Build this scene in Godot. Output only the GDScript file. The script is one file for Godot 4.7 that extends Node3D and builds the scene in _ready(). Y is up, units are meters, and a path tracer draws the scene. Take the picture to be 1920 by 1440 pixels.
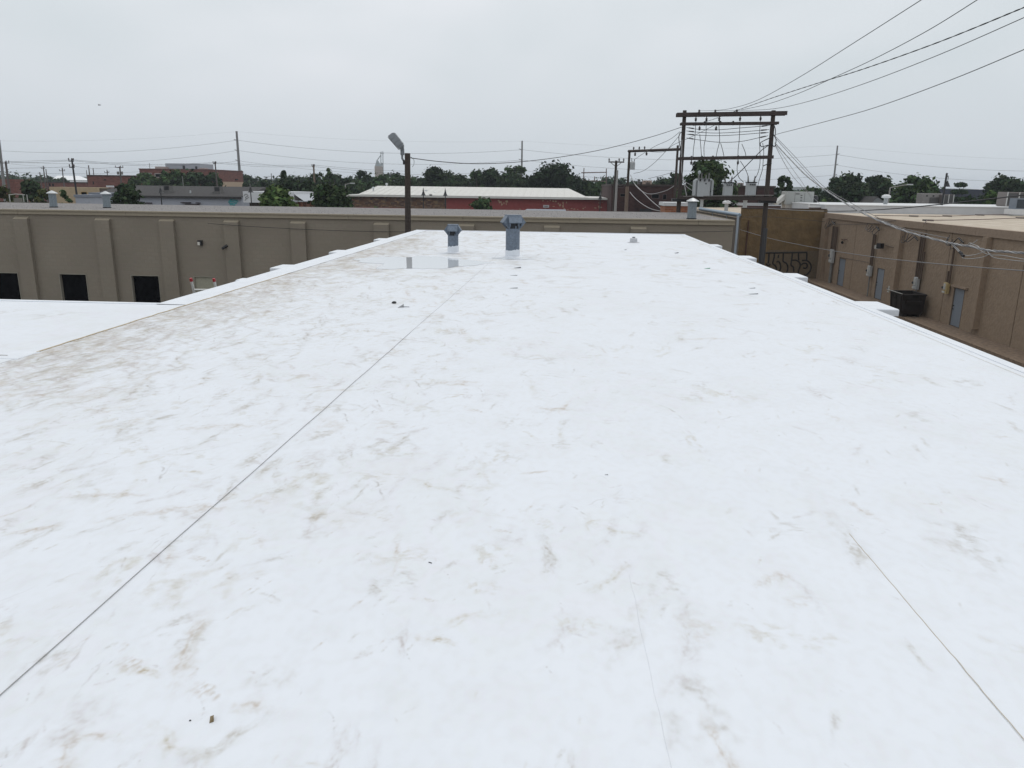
extends Node3D
# A white membrane roof seen from its near end, the lot and the low town beyond it. Ground is y = 0, the roof's long axis runs along -z.

var rng := RandomNumberGenerator.new()
var used := {}
var mats := {}

# ---------------------------------------------------------------- mesh builder
class M:
	var v := PackedVector3Array()
	var n := PackedVector3Array()
	var u := PackedVector2Array()
	var c := PackedColorArray()
	var coloured := false
	func tri(a: Vector3, b: Vector3, d: Vector3):
		var nn := (d - a).cross(b - a).normalized()
		v.append_array([a, b, d]); n.append_array([nn, nn, nn]); u.append_array([Vector2.ZERO, Vector2.ZERO, Vector2.ZERO])
	func quad(a: Vector3, b: Vector3, d: Vector3, e: Vector3):
		var nn := (d - a).cross(b - a).normalized()
		v.append_array([a, b, d, a, d, e]); n.append_array([nn, nn, nn, nn, nn, nn])
		u.append_array([Vector2(0, 0), Vector2(1, 0), Vector2(1, 1), Vector2(0, 0), Vector2(1, 1), Vector2(0, 1)])
	func box(p: Vector3, q: Vector3, b := Basis(), o := Vector3.ZERO):   # from corner p to corner q, turned by b about o
		var k := []
		for i in 8:
			k.append(o + b * (Vector3(q.x if i & 1 else p.x, q.y if i & 2 else p.y, q.z if i & 4 else p.z) - o))
		quad(k[4], k[6], k[7], k[5]); quad(k[1], k[3], k[2], k[0])
		quad(k[0], k[2], k[6], k[4]); quad(k[5], k[7], k[3], k[1])
		quad(k[2], k[3], k[7], k[6]); quad(k[4], k[5], k[1], k[0])
	func cbox(c0: Vector3, s: Vector3, b := Basis()):
		box(c0 - s / 2, c0 + s / 2, b, c0)
	func bevel(p: Vector3, q: Vector3, e: float):   # a box whose upright and top edges are chamfered
		var lo := [Vector2(p.x + e, p.z), Vector2(q.x - e, p.z), Vector2(q.x, p.z + e), Vector2(q.x, q.z - e), Vector2(q.x - e, q.z), Vector2(p.x + e, q.z), Vector2(p.x, q.z - e), Vector2(p.x, p.z + e)]
		var mid := Vector2((p.x + q.x) / 2, (p.z + q.z) / 2)
		var top := []
		for i in 8:
			var a: Vector2 = lo[i]
			top.append(Vector2(a.x - signf(a.x - mid.x) * e, a.y - signf(a.y - mid.y) * e))
		for i in 8:
			var a: Vector2 = lo[i]
			var b2: Vector2 = lo[(i + 1) % 8]
			var ta: Vector2 = top[i]
			var tb: Vector2 = top[(i + 1) % 8]
			quad(Vector3(a.x, p.y, a.y), Vector3(a.x, q.y - e, a.y), Vector3(b2.x, q.y - e, b2.y), Vector3(b2.x, p.y, b2.y))
			quad(Vector3(a.x, q.y - e, a.y), Vector3(ta.x, q.y, ta.y), Vector3(tb.x, q.y, tb.y), Vector3(b2.x, q.y - e, b2.y))
			tri(Vector3(mid.x, q.y, mid.y), Vector3(tb.x, q.y, tb.y), Vector3(ta.x, q.y, ta.y))
	func facet(p: Array, nn: Array):   # four corners with their own normals, wound so that its front faces along them
		var o := [0, 1, 2, 0, 2, 3]
		if (p[2] - p[0]).cross(p[1] - p[0]).dot(nn[0] + nn[1] + nn[2]) + (p[3] - p[0]).cross(p[2] - p[0]).dot(nn[3] + nn[0]) < 0.0: o = [0, 2, 1, 0, 3, 2]
		for i in o:
			v.append(p[i]); n.append(nn[i]); u.append(Vector2.ZERO)
	func tube(pts: Array, r0: float, r1 := -1.0, sides := 6, caps := true):
		if r1 < 0.0: r1 = r0
		var rings := []
		var norms := []
		var last := pts.size() - 1
		var up := Vector3.ZERO
		for i in pts.size():
			var d: Vector3 = (pts[mini(i + 1, last)] - pts[maxi(i - 1, 0)]).normalized()
			if up == Vector3.ZERO:
				up = (Vector3.RIGHT if absf(d.y) > 0.8 else Vector3.UP)
			var s := d.cross(up).normalized()
			up = s.cross(d).normalized()
			var rr: float = lerpf(r0, r1, float(i) / maxf(1.0, last))
			var ring := []
			var nr := []
			for k in sides:
				var a := TAU * k / sides
				var nn := s * cos(a) + up * sin(a)
				nr.append(nn); ring.append(pts[i] + nn * rr)
			rings.append(ring); norms.append(nr)
		for i in last:
			for k in sides:
				var l := (k + 1) % sides
				facet([rings[i][k], rings[i + 1][k], rings[i + 1][l], rings[i][l]], [norms[i][k], norms[i + 1][k], norms[i + 1][l], norms[i][l]])
		if caps:
			for k in range(1, sides - 1):
				tri(rings[0][0], rings[0][k], rings[0][k + 1])
				tri(rings[last][0], rings[last][k + 1], rings[last][k])
	func lathe(o: Vector3, prof: Array, sides := 16):   # prof: Vector2(radius, height)
		for i in prof.size() - 1:
			var a: Vector2 = prof[i]
			var b: Vector2 = prof[i + 1]
			var t := (b - a).normalized()
			for k in sides:
				var a0 := TAU * k / sides
				var a1 := TAU * (k + 1) / sides
				var e0 := Vector3(cos(a0), 0, sin(a0))
				var e1 := Vector3(cos(a1), 0, sin(a1))
				var n0 := (e0 * t.y - Vector3.UP * t.x).normalized()
				var n1 := (e1 * t.y - Vector3.UP * t.x).normalized()
				var p := [o + e0 * a.x + Vector3.UP * a.y, o + e0 * b.x + Vector3.UP * b.y, o + e1 * b.x + Vector3.UP * b.y, o + e1 * a.x + Vector3.UP * a.y]
				facet(p, [n0, n0, n1, n1])
	func grid(x0: float, x1: float, z0: float, z1: float, nx: int, nz: int, h: Callable, uv0: Vector2, uvs: Vector2):
		for i in nx:
			for j in nz:
				var k := []
				var kn := []
				for q in [[0, 0], [1, 0], [1, 1], [0, 1]]:
					var xx := lerpf(x0, x1, float(i + q[0]) / nx)
					var zz := lerpf(z0, z1, float(j + q[1]) / nz)
					k.append(Vector3(xx, h.call(xx, zz), zz))
					var e := 0.02
					kn.append(Vector3(h.call(xx - e, zz) - h.call(xx + e, zz), 2 * e, h.call(xx, zz - e) - h.call(xx, zz + e)).normalized())
				for q in [0, 1, 2, 0, 2, 3]:
					v.append(k[q]); n.append(kn[q]); u.append(Vector2((k[q].x - uv0.x) / uvs.x, (k[q].z - uv0.y) / uvs.y))
	func mesh(off := Vector3.ZERO) -> ArrayMesh:
		var w := PackedVector3Array()
		w.resize(v.size())
		for i in v.size(): w[i] = v[i] - off
		var a := []
		a.resize(Mesh.ARRAY_MAX)
		a[Mesh.ARRAY_VERTEX] = w; a[Mesh.ARRAY_NORMAL] = n; a[Mesh.ARRAY_TEX_UV] = u
		if coloured: a[Mesh.ARRAY_COLOR] = c
		var m := ArrayMesh.new()
		m.add_surface_from_arrays(Mesh.PRIMITIVE_TRIANGLES, a)
		return m

# ---------------------------------------------------------------- objects
func numbered(s: String) -> String:
	var k: int = used.get(s, 0)
	used[s] = k + 1
	return s if k == 0 else "%s_%03d" % [s, k]

func tag(o: Node, label: String, category: String, group := ""):
	o.set_meta("label", label); o.set_meta("category", category)
	if group != "": o.set_meta("group", group)

func thing(called: String, label: String, category: String, at := Vector3.ZERO, group := "") -> Node3D:
	var o := Node3D.new()
	o.name = numbered(called); add_child(o); o.position = at
	tag(o, label, category, group)
	return o

func origin(o: Node) -> Vector3:
	var p := Vector3.ZERO
	while o != self:
		p += (o as Node3D).position
		o = o.get_parent()
	return p

func part(parent: Node, called: String, m: M, mat: Material) -> MeshInstance3D:   # m is in world coordinates
	var o := MeshInstance3D.new()
	o.name = called
	o.mesh = m.mesh(origin(parent)); o.material_override = mat
	parent.add_child(o, true)
	return o

func solo(called: String, m: M, mat: Material, label: String, category: String, at := Vector3.ZERO, group := "") -> MeshInstance3D:
	var o := MeshInstance3D.new()
	o.name = numbered(called); add_child(o); o.position = at
	o.mesh = m.mesh(at); o.material_override = mat
	tag(o, label, category, group)
	return o

func ground_piece(called: String, m: M, mat: Material):
	var o := MeshInstance3D.new()
	o.name = called; o.mesh = m.mesh(); o.material_override = mat
	o.set_meta("kind", "structure"); add_child(o)

func copy(src: Node3D, called: String, at: Vector3, turn: float, label: String, group: String) -> Node3D:
	var o: Node3D = src.duplicate()
	o.name = numbered(called); add_child(o)
	o.position = at; o.rotation.y = turn
	o.set_meta("label", label); o.set_meta("group", group)
	return o

func bx(p: Vector3, q: Vector3) -> M:
	var m := M.new(); m.box(p, q); return m

func tb(pts: Array, r0: float, r1 := -1.0, sides := 6) -> M:
	var m := M.new(); m.tube(pts, r0, r1, sides); return m

func smooth(p: Array, k := 6) -> Array:   # Catmull-Rom through the points
	var out := []
	for i in p.size() - 1:
		var a: Vector3 = p[maxi(i - 1, 0)]
		var b: Vector3 = p[i]
		var c: Vector3 = p[i + 1]
		var d: Vector3 = p[mini(i + 2, p.size() - 1)]
		for j in k:
			out.append(b.cubic_interpolate(c, a, d, float(j) / k))
	out.append(p[-1])
	return out

func sag(a: Vector3, b: Vector3, s: float, k := 14) -> Array:
	var out := []
	for i in k + 1:
		var t := float(i) / k
		out.append(a.lerp(b, t) - Vector3.UP * s * 4.0 * t * (1.0 - t))
	return out

# ---------------------------------------------------------------- materials
func lin(r: float, g: float, b: float) -> Color:
	return Color(r, g, b).linear_to_srgb()

func noise_tex(c0: Color, c1: Color, freq: float, oct := 4, sd := 1, size := 256, kind := FastNoiseLite.TYPE_SIMPLEX_SMOOTH) -> NoiseTexture2D:
	var f := FastNoiseLite.new()
	f.seed = sd; f.frequency = freq; f.fractal_octaves = oct; f.noise_type = kind
	var t := NoiseTexture2D.new()
	t.width = size; t.height = size; t.seamless = true; t.noise = f
	var g := Gradient.new()
	g.set_color(0, c0); g.set_color(1, c1)
	t.color_ramp = g
	return t

var tones := {}
var bumps := {}
func bump_tex(freq: float) -> NoiseTexture2D:
	if not bumps.has(freq):
		var f := FastNoiseLite.new()
		f.seed = 5; f.frequency = freq; f.fractal_octaves = 4
		var t := NoiseTexture2D.new()
		t.width = 256; t.height = 256; t.seamless = true; t.as_normal_map = true; t.bump_strength = 4.0; t.noise = f
		bumps[freq] = t
	return bumps[freq]

# linear base colour, how far it wanders, metres that one tile of the pattern covers, roughness, metal, relief
func mat(key: String, col: Vector3, vary := 0.15, tile := 2.0, rough := 0.85, metal := 0.0, relief := 0.0, freq := 0.02) -> StandardMaterial3D:
	if mats.has(key): return mats[key]
	var m := StandardMaterial3D.new()
	m.resource_name = key
	m.roughness = rough; m.metallic = metal
	if vary > 0.0:
		var v := snappedf(vary, 0.05) if vary > 0.06 else 0.05
		var tone := "%.2f/%.3f" % [v, freq]
		if not tones.has(tone):
			var lo := (1.0 - v) / (1.0 + v)
			tones[tone] = noise_tex(lin(lo, lo, lo), Color.WHITE, freq, 5, int(v * 100))
		m.albedo_texture = tones[tone]
		m.albedo_color = lin(col.x * (1 + v), col.y * (1 + v), col.z * (1 + v))
		m.uv1_triplanar = true; m.uv1_world_triplanar = true; m.uv1_scale = Vector3.ONE / tile
	else:
		m.albedo_color = lin(col.x, col.y, col.z)
	if relief > 0.0:
		m.normal_enabled = true; m.normal_scale = relief; m.normal_texture = bump_tex(0.05)
		m.uv1_triplanar = true; m.uv1_world_triplanar = true; m.uv1_scale = Vector3.ONE / tile
	mats[key] = m
	return m

# coursed masonry too far off to build unit by unit: tone from unit to unit and a fine relief of joints
func masonry(key: String, cols: Array, joint: Vector3, unit := Vector2(0.2, 0.067), px := Vector2i(16, 6), relief := 0.6, sd := 3, rubble := false, spread := 0.18) -> StandardMaterial3D:
	if mats.has(key): return mats[key]
	var r := RandomNumberGenerator.new()
	r.seed = sd
	var nu := 14; var nv := 36
	if rubble: nu = 12; nv = 20
	var w := nu * px.x; var h := nv * px.y
	var im := Image.create(w, h, false, Image.FORMAT_RGB8)
	var hm := Image.create(w, h, false, Image.FORMAT_RGB8)
	im.fill(lin(joint.x, joint.y, joint.z)); hm.fill(Color(0.3, 0.3, 0.3))
	for j in nv:
		var x := -(j % 2) * px.x / 2
		while x < w:
			var len := px.x
			if rubble: len = r.randi_range(px.x / 2, px.x * 2)
			var c: Vector3 = cols[r.randi() % cols.size()] * (1.0 + 0.045 * sin(TAU * x / w) * sin(TAU * j / nv * 2.0 + 1.0) + 0.03 * sin(TAU * 2.0 * x / w + 2.0 + TAU * j / nv)) * r.randf_range(1.0 - spread, 1.0 + spread)
			for o in [0, w]:
				im.fill_rect(Rect2i(x + o, j * px.y, len - 1, px.y - 1), lin(c.x, c.y, c.z))
				hm.fill_rect(Rect2i(x + o, j * px.y, len - 1, px.y - 1), Color.WHITE * r.randf_range(0.8, 1.0))
			x += len
	var m := StandardMaterial3D.new()
	m.resource_name = key
	m.roughness = 0.9
	m.albedo_texture = ImageTexture.create_from_image(im)
	hm.bump_map_to_normal_map(2.0)
	m.normal_enabled = true; m.normal_scale = relief; m.normal_texture = ImageTexture.create_from_image(hm)
	m.uv1_triplanar = true; m.uv1_world_triplanar = true
	m.uv1_scale = Vector3(1.0 / (nu * unit.x), 1.0 / (nv * unit.y), 1.0 / (nu * unit.x))
	mats[key] = m
	return m

func leafy(key: String, c: Vector3) -> StandardMaterial3D:
	if mats.has(key): return mats[key]
	var m := StandardMaterial3D.new()
	m.resource_name = key
	m.roughness = 0.9; m.metallic_specular = 0.2
	m.vertex_color_use_as_albedo = true
	m.cull_mode = BaseMaterial3D.CULL_DISABLED
	m.backlight_enabled = true; m.backlight = lin(c.x * 0.5, c.y * 0.6, c.z * 0.3)
	mats[key] = m
	return m

# ---------------------------------------------------------------- the membrane's dirt: scuffs, boot prints, smears and specks
func stamp(kind: int, w: int, h: int, turn: float, tint: Color, strength: float, sd: int) -> Image:
	var im := Image.create(w, h, false, Image.FORMAT_RGBA8)
	var fine := FastNoiseLite.new()
	fine.seed = sd; fine.frequency = 0.16; fine.fractal_octaves = 4
	var slow := FastNoiseLite.new()
	slow.seed = sd + 7; slow.frequency = 0.035; slow.fractal_octaves = 3
	var ct := cos(turn); var st := sin(turn)
	var bend := sin(sd * 1.7) * 0.5
	for y in h:
		for x in w:
			var p := Vector2((x + 0.5) / w * 2 - 1, (y + 0.5) / h * 2 - 1)
			var q := Vector2(p.x * ct + p.y * st, -p.x * st + p.y * ct)
			var wx := slow.get_noise_2d(x, y); var wy := slow.get_noise_2d(x + 300.0, y)
			var gr := clampf(fine.get_noise_2d(x, y) * 1.5 + 0.5, 0, 1)
			var pat := clampf(wx * 2.0 + 0.55, 0, 1)
			var a := 0.0
			var edge := clampf((1.0 - p.length()) * 4.0, 0, 1)
			if kind == 0:      # drag smear
				q.y += bend * q.x * q.x * 0.3 + wy * 0.16
				a = exp(-q.y * q.y * 75) * exp(-q.x * q.x * 2.0) * (0.3 + 0.7 * clampf(fine.get_noise_2d(q.x * 12 + sd, q.y * 55) * 1.6 + 0.5, 0, 1)) * (0.4 + 0.6 * gr) * (0.3 + 0.7 * pat)
			elif kind == 1:    # worn boot print: sole, heel and what is left of the tread
				var q2 := q + Vector2(wx, wy) * 0.05
				var sole := clampf((1.0 - Vector2((q2.x - 0.25) / 0.6, q2.y / 0.28).length()) * 5, 0, 1) + clampf((1.0 - Vector2((q2.x + 0.62) / 0.24, q2.y / 0.24).length()) * 4, 0, 1)
				var bars := 0.65 + 0.35 * sin(TAU * (q2.x * 6.5 + absf(q2.y) * 1.2))
				a = clampf(sole, 0, 1) * bars * pat * gr
			elif kind == 3:    # soft stain with a denser heart
				var q3 := q + Vector2(wx, wy) * 0.7
				var l := Vector2(q3.x, q3.y * 1.8).length_squared()
				a = (exp(-l * 5) * 0.5 + exp(-l * 28) * 0.3) * (0.35 + 0.65 * gr)
			elif kind == 4:    # hair-thin scratch
				var l := q.y - bend * 0.4 * q.x * q.x + wy * 0.12
				a = clampf(1.0 - absf(l) * h * 0.4, 0, 1) * clampf(1.0 - absf(q.x) * 1.1, 0, 1) * pat
			else:              # faint wipe, broad and broken
				q.y += bend * q.x * q.x * 0.8 + wy * 0.5
				a = exp(-q.y * q.y * 9) * exp(-q.x * q.x * 1.8) * pat * pat * (0.5 + 0.5 * gr)
			im.set_pixel(x, y, Color(tint.r, tint.g, tint.b, clampf(a * edge * strength, 0, 1)))
	return im

var stamps := []
func make_stamps():
	var tints := [Color(0.61, 0.54, 0.41), Color(0.57, 0.53, 0.46), Color(0.62, 0.54, 0.45), Color(0.51, 0.47, 0.40), Color(0.59, 0.53, 0.40), Color(0.59, 0.53, 0.50)]
	for i in 96:
		var kind: int = [0, 0, 5, 0, 3, 0, 4, 0, 5, 1, 0, 3][i % 12]
		var s: int = [96, 76, 110, 56, 84, 120, 80, 44, 84, 58, 66, 54][i % 12]
		var str: float = [0.55, 0.6, 0.26, 0.65, 0.36, 0.5, 0.5, 0.6, 0.28, 0.32, 0.55, 0.4][i % 12]
		var turn := PI / 2 + rng.randfn(0.0, 0.75)      # most run along the roof, the way people walk it
		var tint: Color = tints[rng.randi() % tints.size()]
		if kind == 4: tint = Color(0.42, 0.38, 0.34)
		stamps.append({"kind": kind, "im": stamp(kind, s, s, turn, tint, str * rng.randf_range(0.45, 1.15), i * 13 + 3)})

# the dirt of one stretch of roof, x0..x1 by z0..z1; it lies thickest on the left, where the crew walked
func dirt(x0: float, x1: float, z0: float, z1: float, w: int, h: int, count: int, streaky: bool) -> ImageTexture:
	var im := Image.create(w, h, false, Image.FORMAT_RGBA8)
	im.fill(lin(0.735, 0.765, 0.812))
	var sx := w / (x1 - x0); var sz := h / (z1 - z0)
	# a thin film of dust that comes and goes over metres and another over hands
	for q in [[0.006, 0.035, 11], [0.03, 0.035, 12], [0.15, 0.045, 14]]:
		var f := FastNoiseLite.new()
		f.seed = q[2]; f.frequency = q[0]; f.fractal_octaves = 4
		var g: Image = f.get_image(w / 2, h / 2, false, false, false)
		g.convert(Image.FORMAT_L8)
		g.resize(w, h, Image.INTERPOLATE_BILINEAR)
		var d: PackedByteArray = g.get_data()
		var o := PackedByteArray()
		o.resize(w * h * 4)
		var lut := PackedByteArray()
		for i in 256: lut.append(int(clampf((i - 118) / 90.0, 0, 1) * q[1] * 255))
		for i in w * h:
			o[i * 4] = 160; o[i * 4 + 1] = 148; o[i * 4 + 2] = 124; o[i * 4 + 3] = lut[d[i]]
		var film := Image.create_from_data(w, h, false, Image.FORMAT_RGBA8, o)
		im.blend_rect(film, Rect2i(0, 0, w, h), Vector2i.ZERO)
	for i in count:
		var xx := x0 + (x1 - x0) * pow(rng.randf(), 1.35)
		var zz := rng.randf_range(z0, z1)
		var s: Dictionary = stamps[rng.randi() % stamps.size()]
		if rng.randf() < smoothstep(-1.8, 1.0, xx) * 0.8: continue
		var src: Image = s.im
		var p := Vector2i(int((xx - x0) * sx) - src.get_width() / 2, int((zz - z0) * sz) - src.get_height() / 2)
		if not streaky and rng.randf() < 0.7:
			src = src.duplicate()
			src.resize(int(src.get_width() * rng.randf_range(0.35, 0.9)), int(src.get_height() * rng.randf_range(0.3, 0.75)))
		if streaky and rng.randf() < 0.5:
			src = src.duplicate()
			src.resize(int(src.get_width() * rng.randf_range(0.8, 1.6)), int(src.get_height() * rng.randf_range(0.35, 0.6)))
		im.blend_rect(src, Rect2i(Vector2i.ZERO, src.get_size()), p)
	for i in int(count * 1.3):   # small crisp scuffs and nicks
		var xx := x0 + (x1 - x0) * pow(rng.randf(), 1.5)
		if rng.randf() < smoothstep(-1.8, 1.2, xx) * 0.6: continue
		var src: Image = stamps[[0, 3, 6, 7, 10, 12, 15, 18, 19, 22, 24, 27, 30, 31][rng.randi() % 14]].im.duplicate()
		var k := rng.randf_range(0.14, 0.34)
		src.resize(maxi(5, int(src.get_width() * k)), maxi(5, int(src.get_height() * k * (0.45 if streaky else 0.75))), Image.INTERPOLATE_TRILINEAR)
		im.blend_rect(src, Rect2i(Vector2i.ZERO, src.get_size()), Vector2i(int((xx - x0) * sx), int(rng.randf() * h)))
	# the yellowish silt along the left fold, where water stood
	if streaky or x0 < -5.0:
		for i in int(count * 0.35):
			var s: Dictionary = stamps[[0, 1, 3, 4, 7, 11, 13, 15, 16][rng.randi() % 9]]
			var xx := x0 + absf(rng.randfn(0, 0.75))
			var zz := rng.randf_range(maxf(z0, -24.0), minf(z1, -5.0))
			im.blend_rect(s.im, Rect2i(Vector2i.ZERO, s.im.get_size()), Vector2i(int((xx - x0) * sx) - 40, int((zz - z0) * sz) - 40))
	for i in int(count * 0.008):          # grit, in little showers of unlike grains
		var c := Vector2(rng.randi_range(30, w - 30), rng.randi_range(30, h - 30))
		for k in rng.randi_range(1, 9):
			var p := Vector2i(c + Vector2(rng.randfn(), rng.randfn()) * 14.0).clamp(Vector2i.ONE, Vector2i(w - 3, h - 3))
			var t := rng.randf_range(0.42, 0.76)
			im.set_pixelv(p, Color(t, t * 0.97, t * 0.91))
			if rng.randf() < 0.2: im.set_pixelv(p + Vector2i(1, 0), Color(t, t * 0.97, t * 0.91))
	im.convert(Image.FORMAT_RGB8)
	im.generate_mipmaps()
	return ImageTexture.create_from_image(im)

func membrane(key: String, tex: Texture2D) -> StandardMaterial3D:
	var m := StandardMaterial3D.new()
	m.resource_name = key
	m.albedo_texture = tex; m.roughness = 0.55; m.metallic_specular = 0.4
	mats[key] = m
	return m

# ---------------------------------------------------------------- vegetation
# a crown of leaf-sized faces gathered in clumps; kind 0 broad, 1 loose, 2 conifer, 3 shrub, 4 tiered
func crown(at: Vector3, h: float, w: float, kind: int, col: Vector3, leaf: float, count: int, sd: int) -> M:
	var r := RandomNumberGenerator.new()
	r.seed = sd
	var m := M.new()
	m.coloured = true
	var base: float = at.y + h * [0.16, 0.2, 0.06, 0.02, 0.2][kind]
	var mid: float = (base + at.y + h) / 2
	var hy: float = (at.y + h - base) / 2
	var clumps := []
	var nb: int = [80, 62, 60, 44, 36][kind]
	for i in nb:
		var p: Vector3
		var cr: float
		if kind == 2:
			var t := pow(float(i) / nb, 0.8)
			var a := i * 2.4
			var rad := w * 0.46 * (1.0 - t) * r.randf_range(0.55, 1.1)
			p = Vector3(at.x + cos(a) * rad, base + t * (at.y + h - base) * 0.97, at.z + sin(a) * rad)
			cr = w * lerpf(0.17, 0.07, t)
		elif kind == 4:
			var tier := i % 6
			var a := r.randf() * TAU
			var rad := w * 0.5 * lerpf(1.0, 0.35, tier / 5.0) * sqrt(r.randf())
			p = Vector3(at.x + cos(a) * rad, base + (tier + 0.3) / 6.0 * (at.y + h - base), at.z + sin(a) * rad)
			cr = w * 0.15
		else:
			var a := r.randf() * TAU
			var ty := r.randf_range(0.02, 1.0) if kind != 3 else r.randf()
			var prof := pow(maxf(0.0, 1.0 - pow(absf(ty - 0.42) / 0.6, 2.4)), 0.55)
			var k := sqrt(r.randf_range(0.12, 1.0)) * 1.0
			cr = w * (r.randf_range(0.07, 0.15) if kind != 1 else r.randf_range(0.05, 0.09))
			p = Vector3(at.x + cos(a) * (w * 0.5 - cr * 0.75) * prof * k, base + cr * 0.5 + ty * (at.y + h - base - cr * 1.2), at.z + sin(a) * (w * 0.5 - cr) * prof * k)
		clumps.append([p, cr, r.randf_range(0.72, 1.3)])
	for i in int(count * 1.7):
		var cl: Array = clumps[r.randi() % nb]
		var dir := Vector3(r.randfn(), r.randfn() * 0.9, r.randfn()).normalized()
		var rad: float = cl[1] * (0.25 + 0.62 * minf(absf(r.randfn()), 1.9))
		var p: Vector3 = cl[0] + dir * rad * Vector3(1, 0.45 if kind == 4 else 0.85, 1)
		if p.y < at.y + 0.1: continue
		var nrm := (dir + Vector3(r.randfn(), r.randfn(), r.randfn()) * 0.55 + Vector3.UP * 0.35).normalized()
		var s := nrm.cross(Vector3(r.randfn(), r.randfn(), r.randfn())).normalized() * leaf * r.randf_range(0.6, 1.25)
		var t := nrm.cross(s) * r.randf_range(0.45, 0.8)
		m.v.append_array([p - s, p + t, p + s, p - s, p + s, p - t])
		m.n.append_array([nrm, nrm, nrm, nrm, nrm, nrm])
		var b: float = cl[2] * r.randf_range(0.75, 1.3)
		var warm := r.randf_range(0.85, 1.2)
		var cc := Color(col.x * b * warm, col.y * b, col.z * b)
		for j in 6:
			m.u.append(Vector2.ZERO); m.c.append(cc)
	return m

func tree(called: String, at: Vector3, h: float, w: float, kind: int, col: Vector3, leaf: float, count: int, label: String, category := "tree", group := ""):
	var sd: int = label.hash() % 100000
	if kind < 2: w *= 1.28
	if at.z < -105.0: leaf *= 0.8; count = int(count * 1.5)
	else: leaf *= 0.82; count = int(count * 1.4)
	var o := thing(called, label, category, at, group)
	var r := RandomNumberGenerator.new()
	r.seed = sd
	var m := M.new()
	var tr := clampf(h * 0.022, 0.04, 0.28)
	if kind == 3:
		for k in 5:
			var a := TAU * k / 5 + r.randf()
			m.tube([at, at + Vector3(cos(a) * w * 0.12, h * 0.3, sin(a) * w * 0.12), at + Vector3(cos(a) * w * 0.28, h * 0.7, sin(a) * w * 0.28)], tr, tr * 0.3, 5)
		part(o, "stem", m, mat("bark", Vector3(0.06, 0.045, 0.035), 0.3, 0.5))
	else:
		m.tube([at, at + Vector3(r.randfn() * 0.1, h * 0.3, 0), at + Vector3(r.randfn() * 0.2, h * 0.62, r.randfn() * 0.1), at + Vector3(0, h * 0.93, 0)], tr, tr * 0.2, 7)
		part(o, "trunk", m, mat("bark", Vector3(0.06, 0.045, 0.035), 0.3, 0.5))
		for k in 4:
			var a := TAU * k / 4 + r.randf()
			var lm := M.new()
			var s := at + Vector3.UP * h * (0.28 + 0.1 * k)
			lm.tube([s, s + Vector3(cos(a) * w * 0.2, h * 0.12, sin(a) * w * 0.2), s + Vector3(cos(a) * w * 0.36, h * 0.3, sin(a) * w * 0.36) * (0.8 if kind == 2 else 1.0)], tr * 0.45, tr * 0.12, 5)
			part(o, "limb", lm, mat("bark", Vector3.ZERO))
	part(o, "crown", crown(at, h, w, kind, col, leaf, count, sd), leafy("leaf", col))

# ---------------------------------------------------------------- poles and wires
func wood() -> StandardMaterial3D: return mat("pole_wood", Vector3(0.052, 0.040, 0.034), 0.35, 0.6, 0.9)
func steel() -> StandardMaterial3D: return mat("pole_steel", Vector3(0.22, 0.22, 0.22), 0.12, 1.0, 0.6, 0.3)
func iron() -> StandardMaterial3D: return mat("black_iron", Vector3(0.012, 0.012, 0.014), 0.0, 1.0, 0.5)
func porcelain() -> StandardMaterial3D: return mat("insulator_brown", Vector3(0.05, 0.04, 0.04), 0.0, 1.0, 0.3)

func insulator(o: Node, at: Vector3, up := 1.0, s := 1.0):
	var m := M.new()
	m.lathe(at, [Vector2(0.0, 0.3 * up * s), Vector2(0.05 * s, 0.29 * up * s), Vector2(0.085 * s, 0.22 * up * s), Vector2(0.05 * s, 0.2 * up * s), Vector2(0.1 * s, 0.12 * up * s), Vector2(0.05 * s, 0.1 * up * s), Vector2(0.03 * s, 0.0)], 8)
	part(o, "insulator", m, porcelain())

# a pole whose arms are [metres below the top, half length, turn]
func pole(called: String, label: String, top: Vector3, foot: Vector3, r0: float, material: Material, arms: Array, category := "utility pole", group := "") -> Node3D:
	foot.y = 0.0
	var o := thing(called, label, category, foot, group)
	part(o, "pole", tb([foot, foot.lerp(top, 0.5), top], r0, r0 * 0.6, 8), material)
	for a in arms:
		var c: Vector3 = top - Vector3.UP * a[0]
		var d := Vector3(cos(a[2]), 0, sin(a[2]))
		var m := M.new()
		m.cbox(c + Vector3(0, 0, r0), Vector3(a[1] * 2, 0.12, 0.1), Basis(Vector3.UP, -a[2]))
		part(o, "crossarm", m, material)
		for s in [-0.92, 0.35, 0.92]:
			insulator(o, c + d * a[1] * s + Vector3(0, 0.05, r0))
	return o

func wire(label: String, pts: Array, r: float, m: Material, group := "", called := "overhead_wire"):
	solo(called, tb(pts, r, r, 5), m, label, "cable" if called != "overhead_wire" else "wire", pts[0], group)

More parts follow.
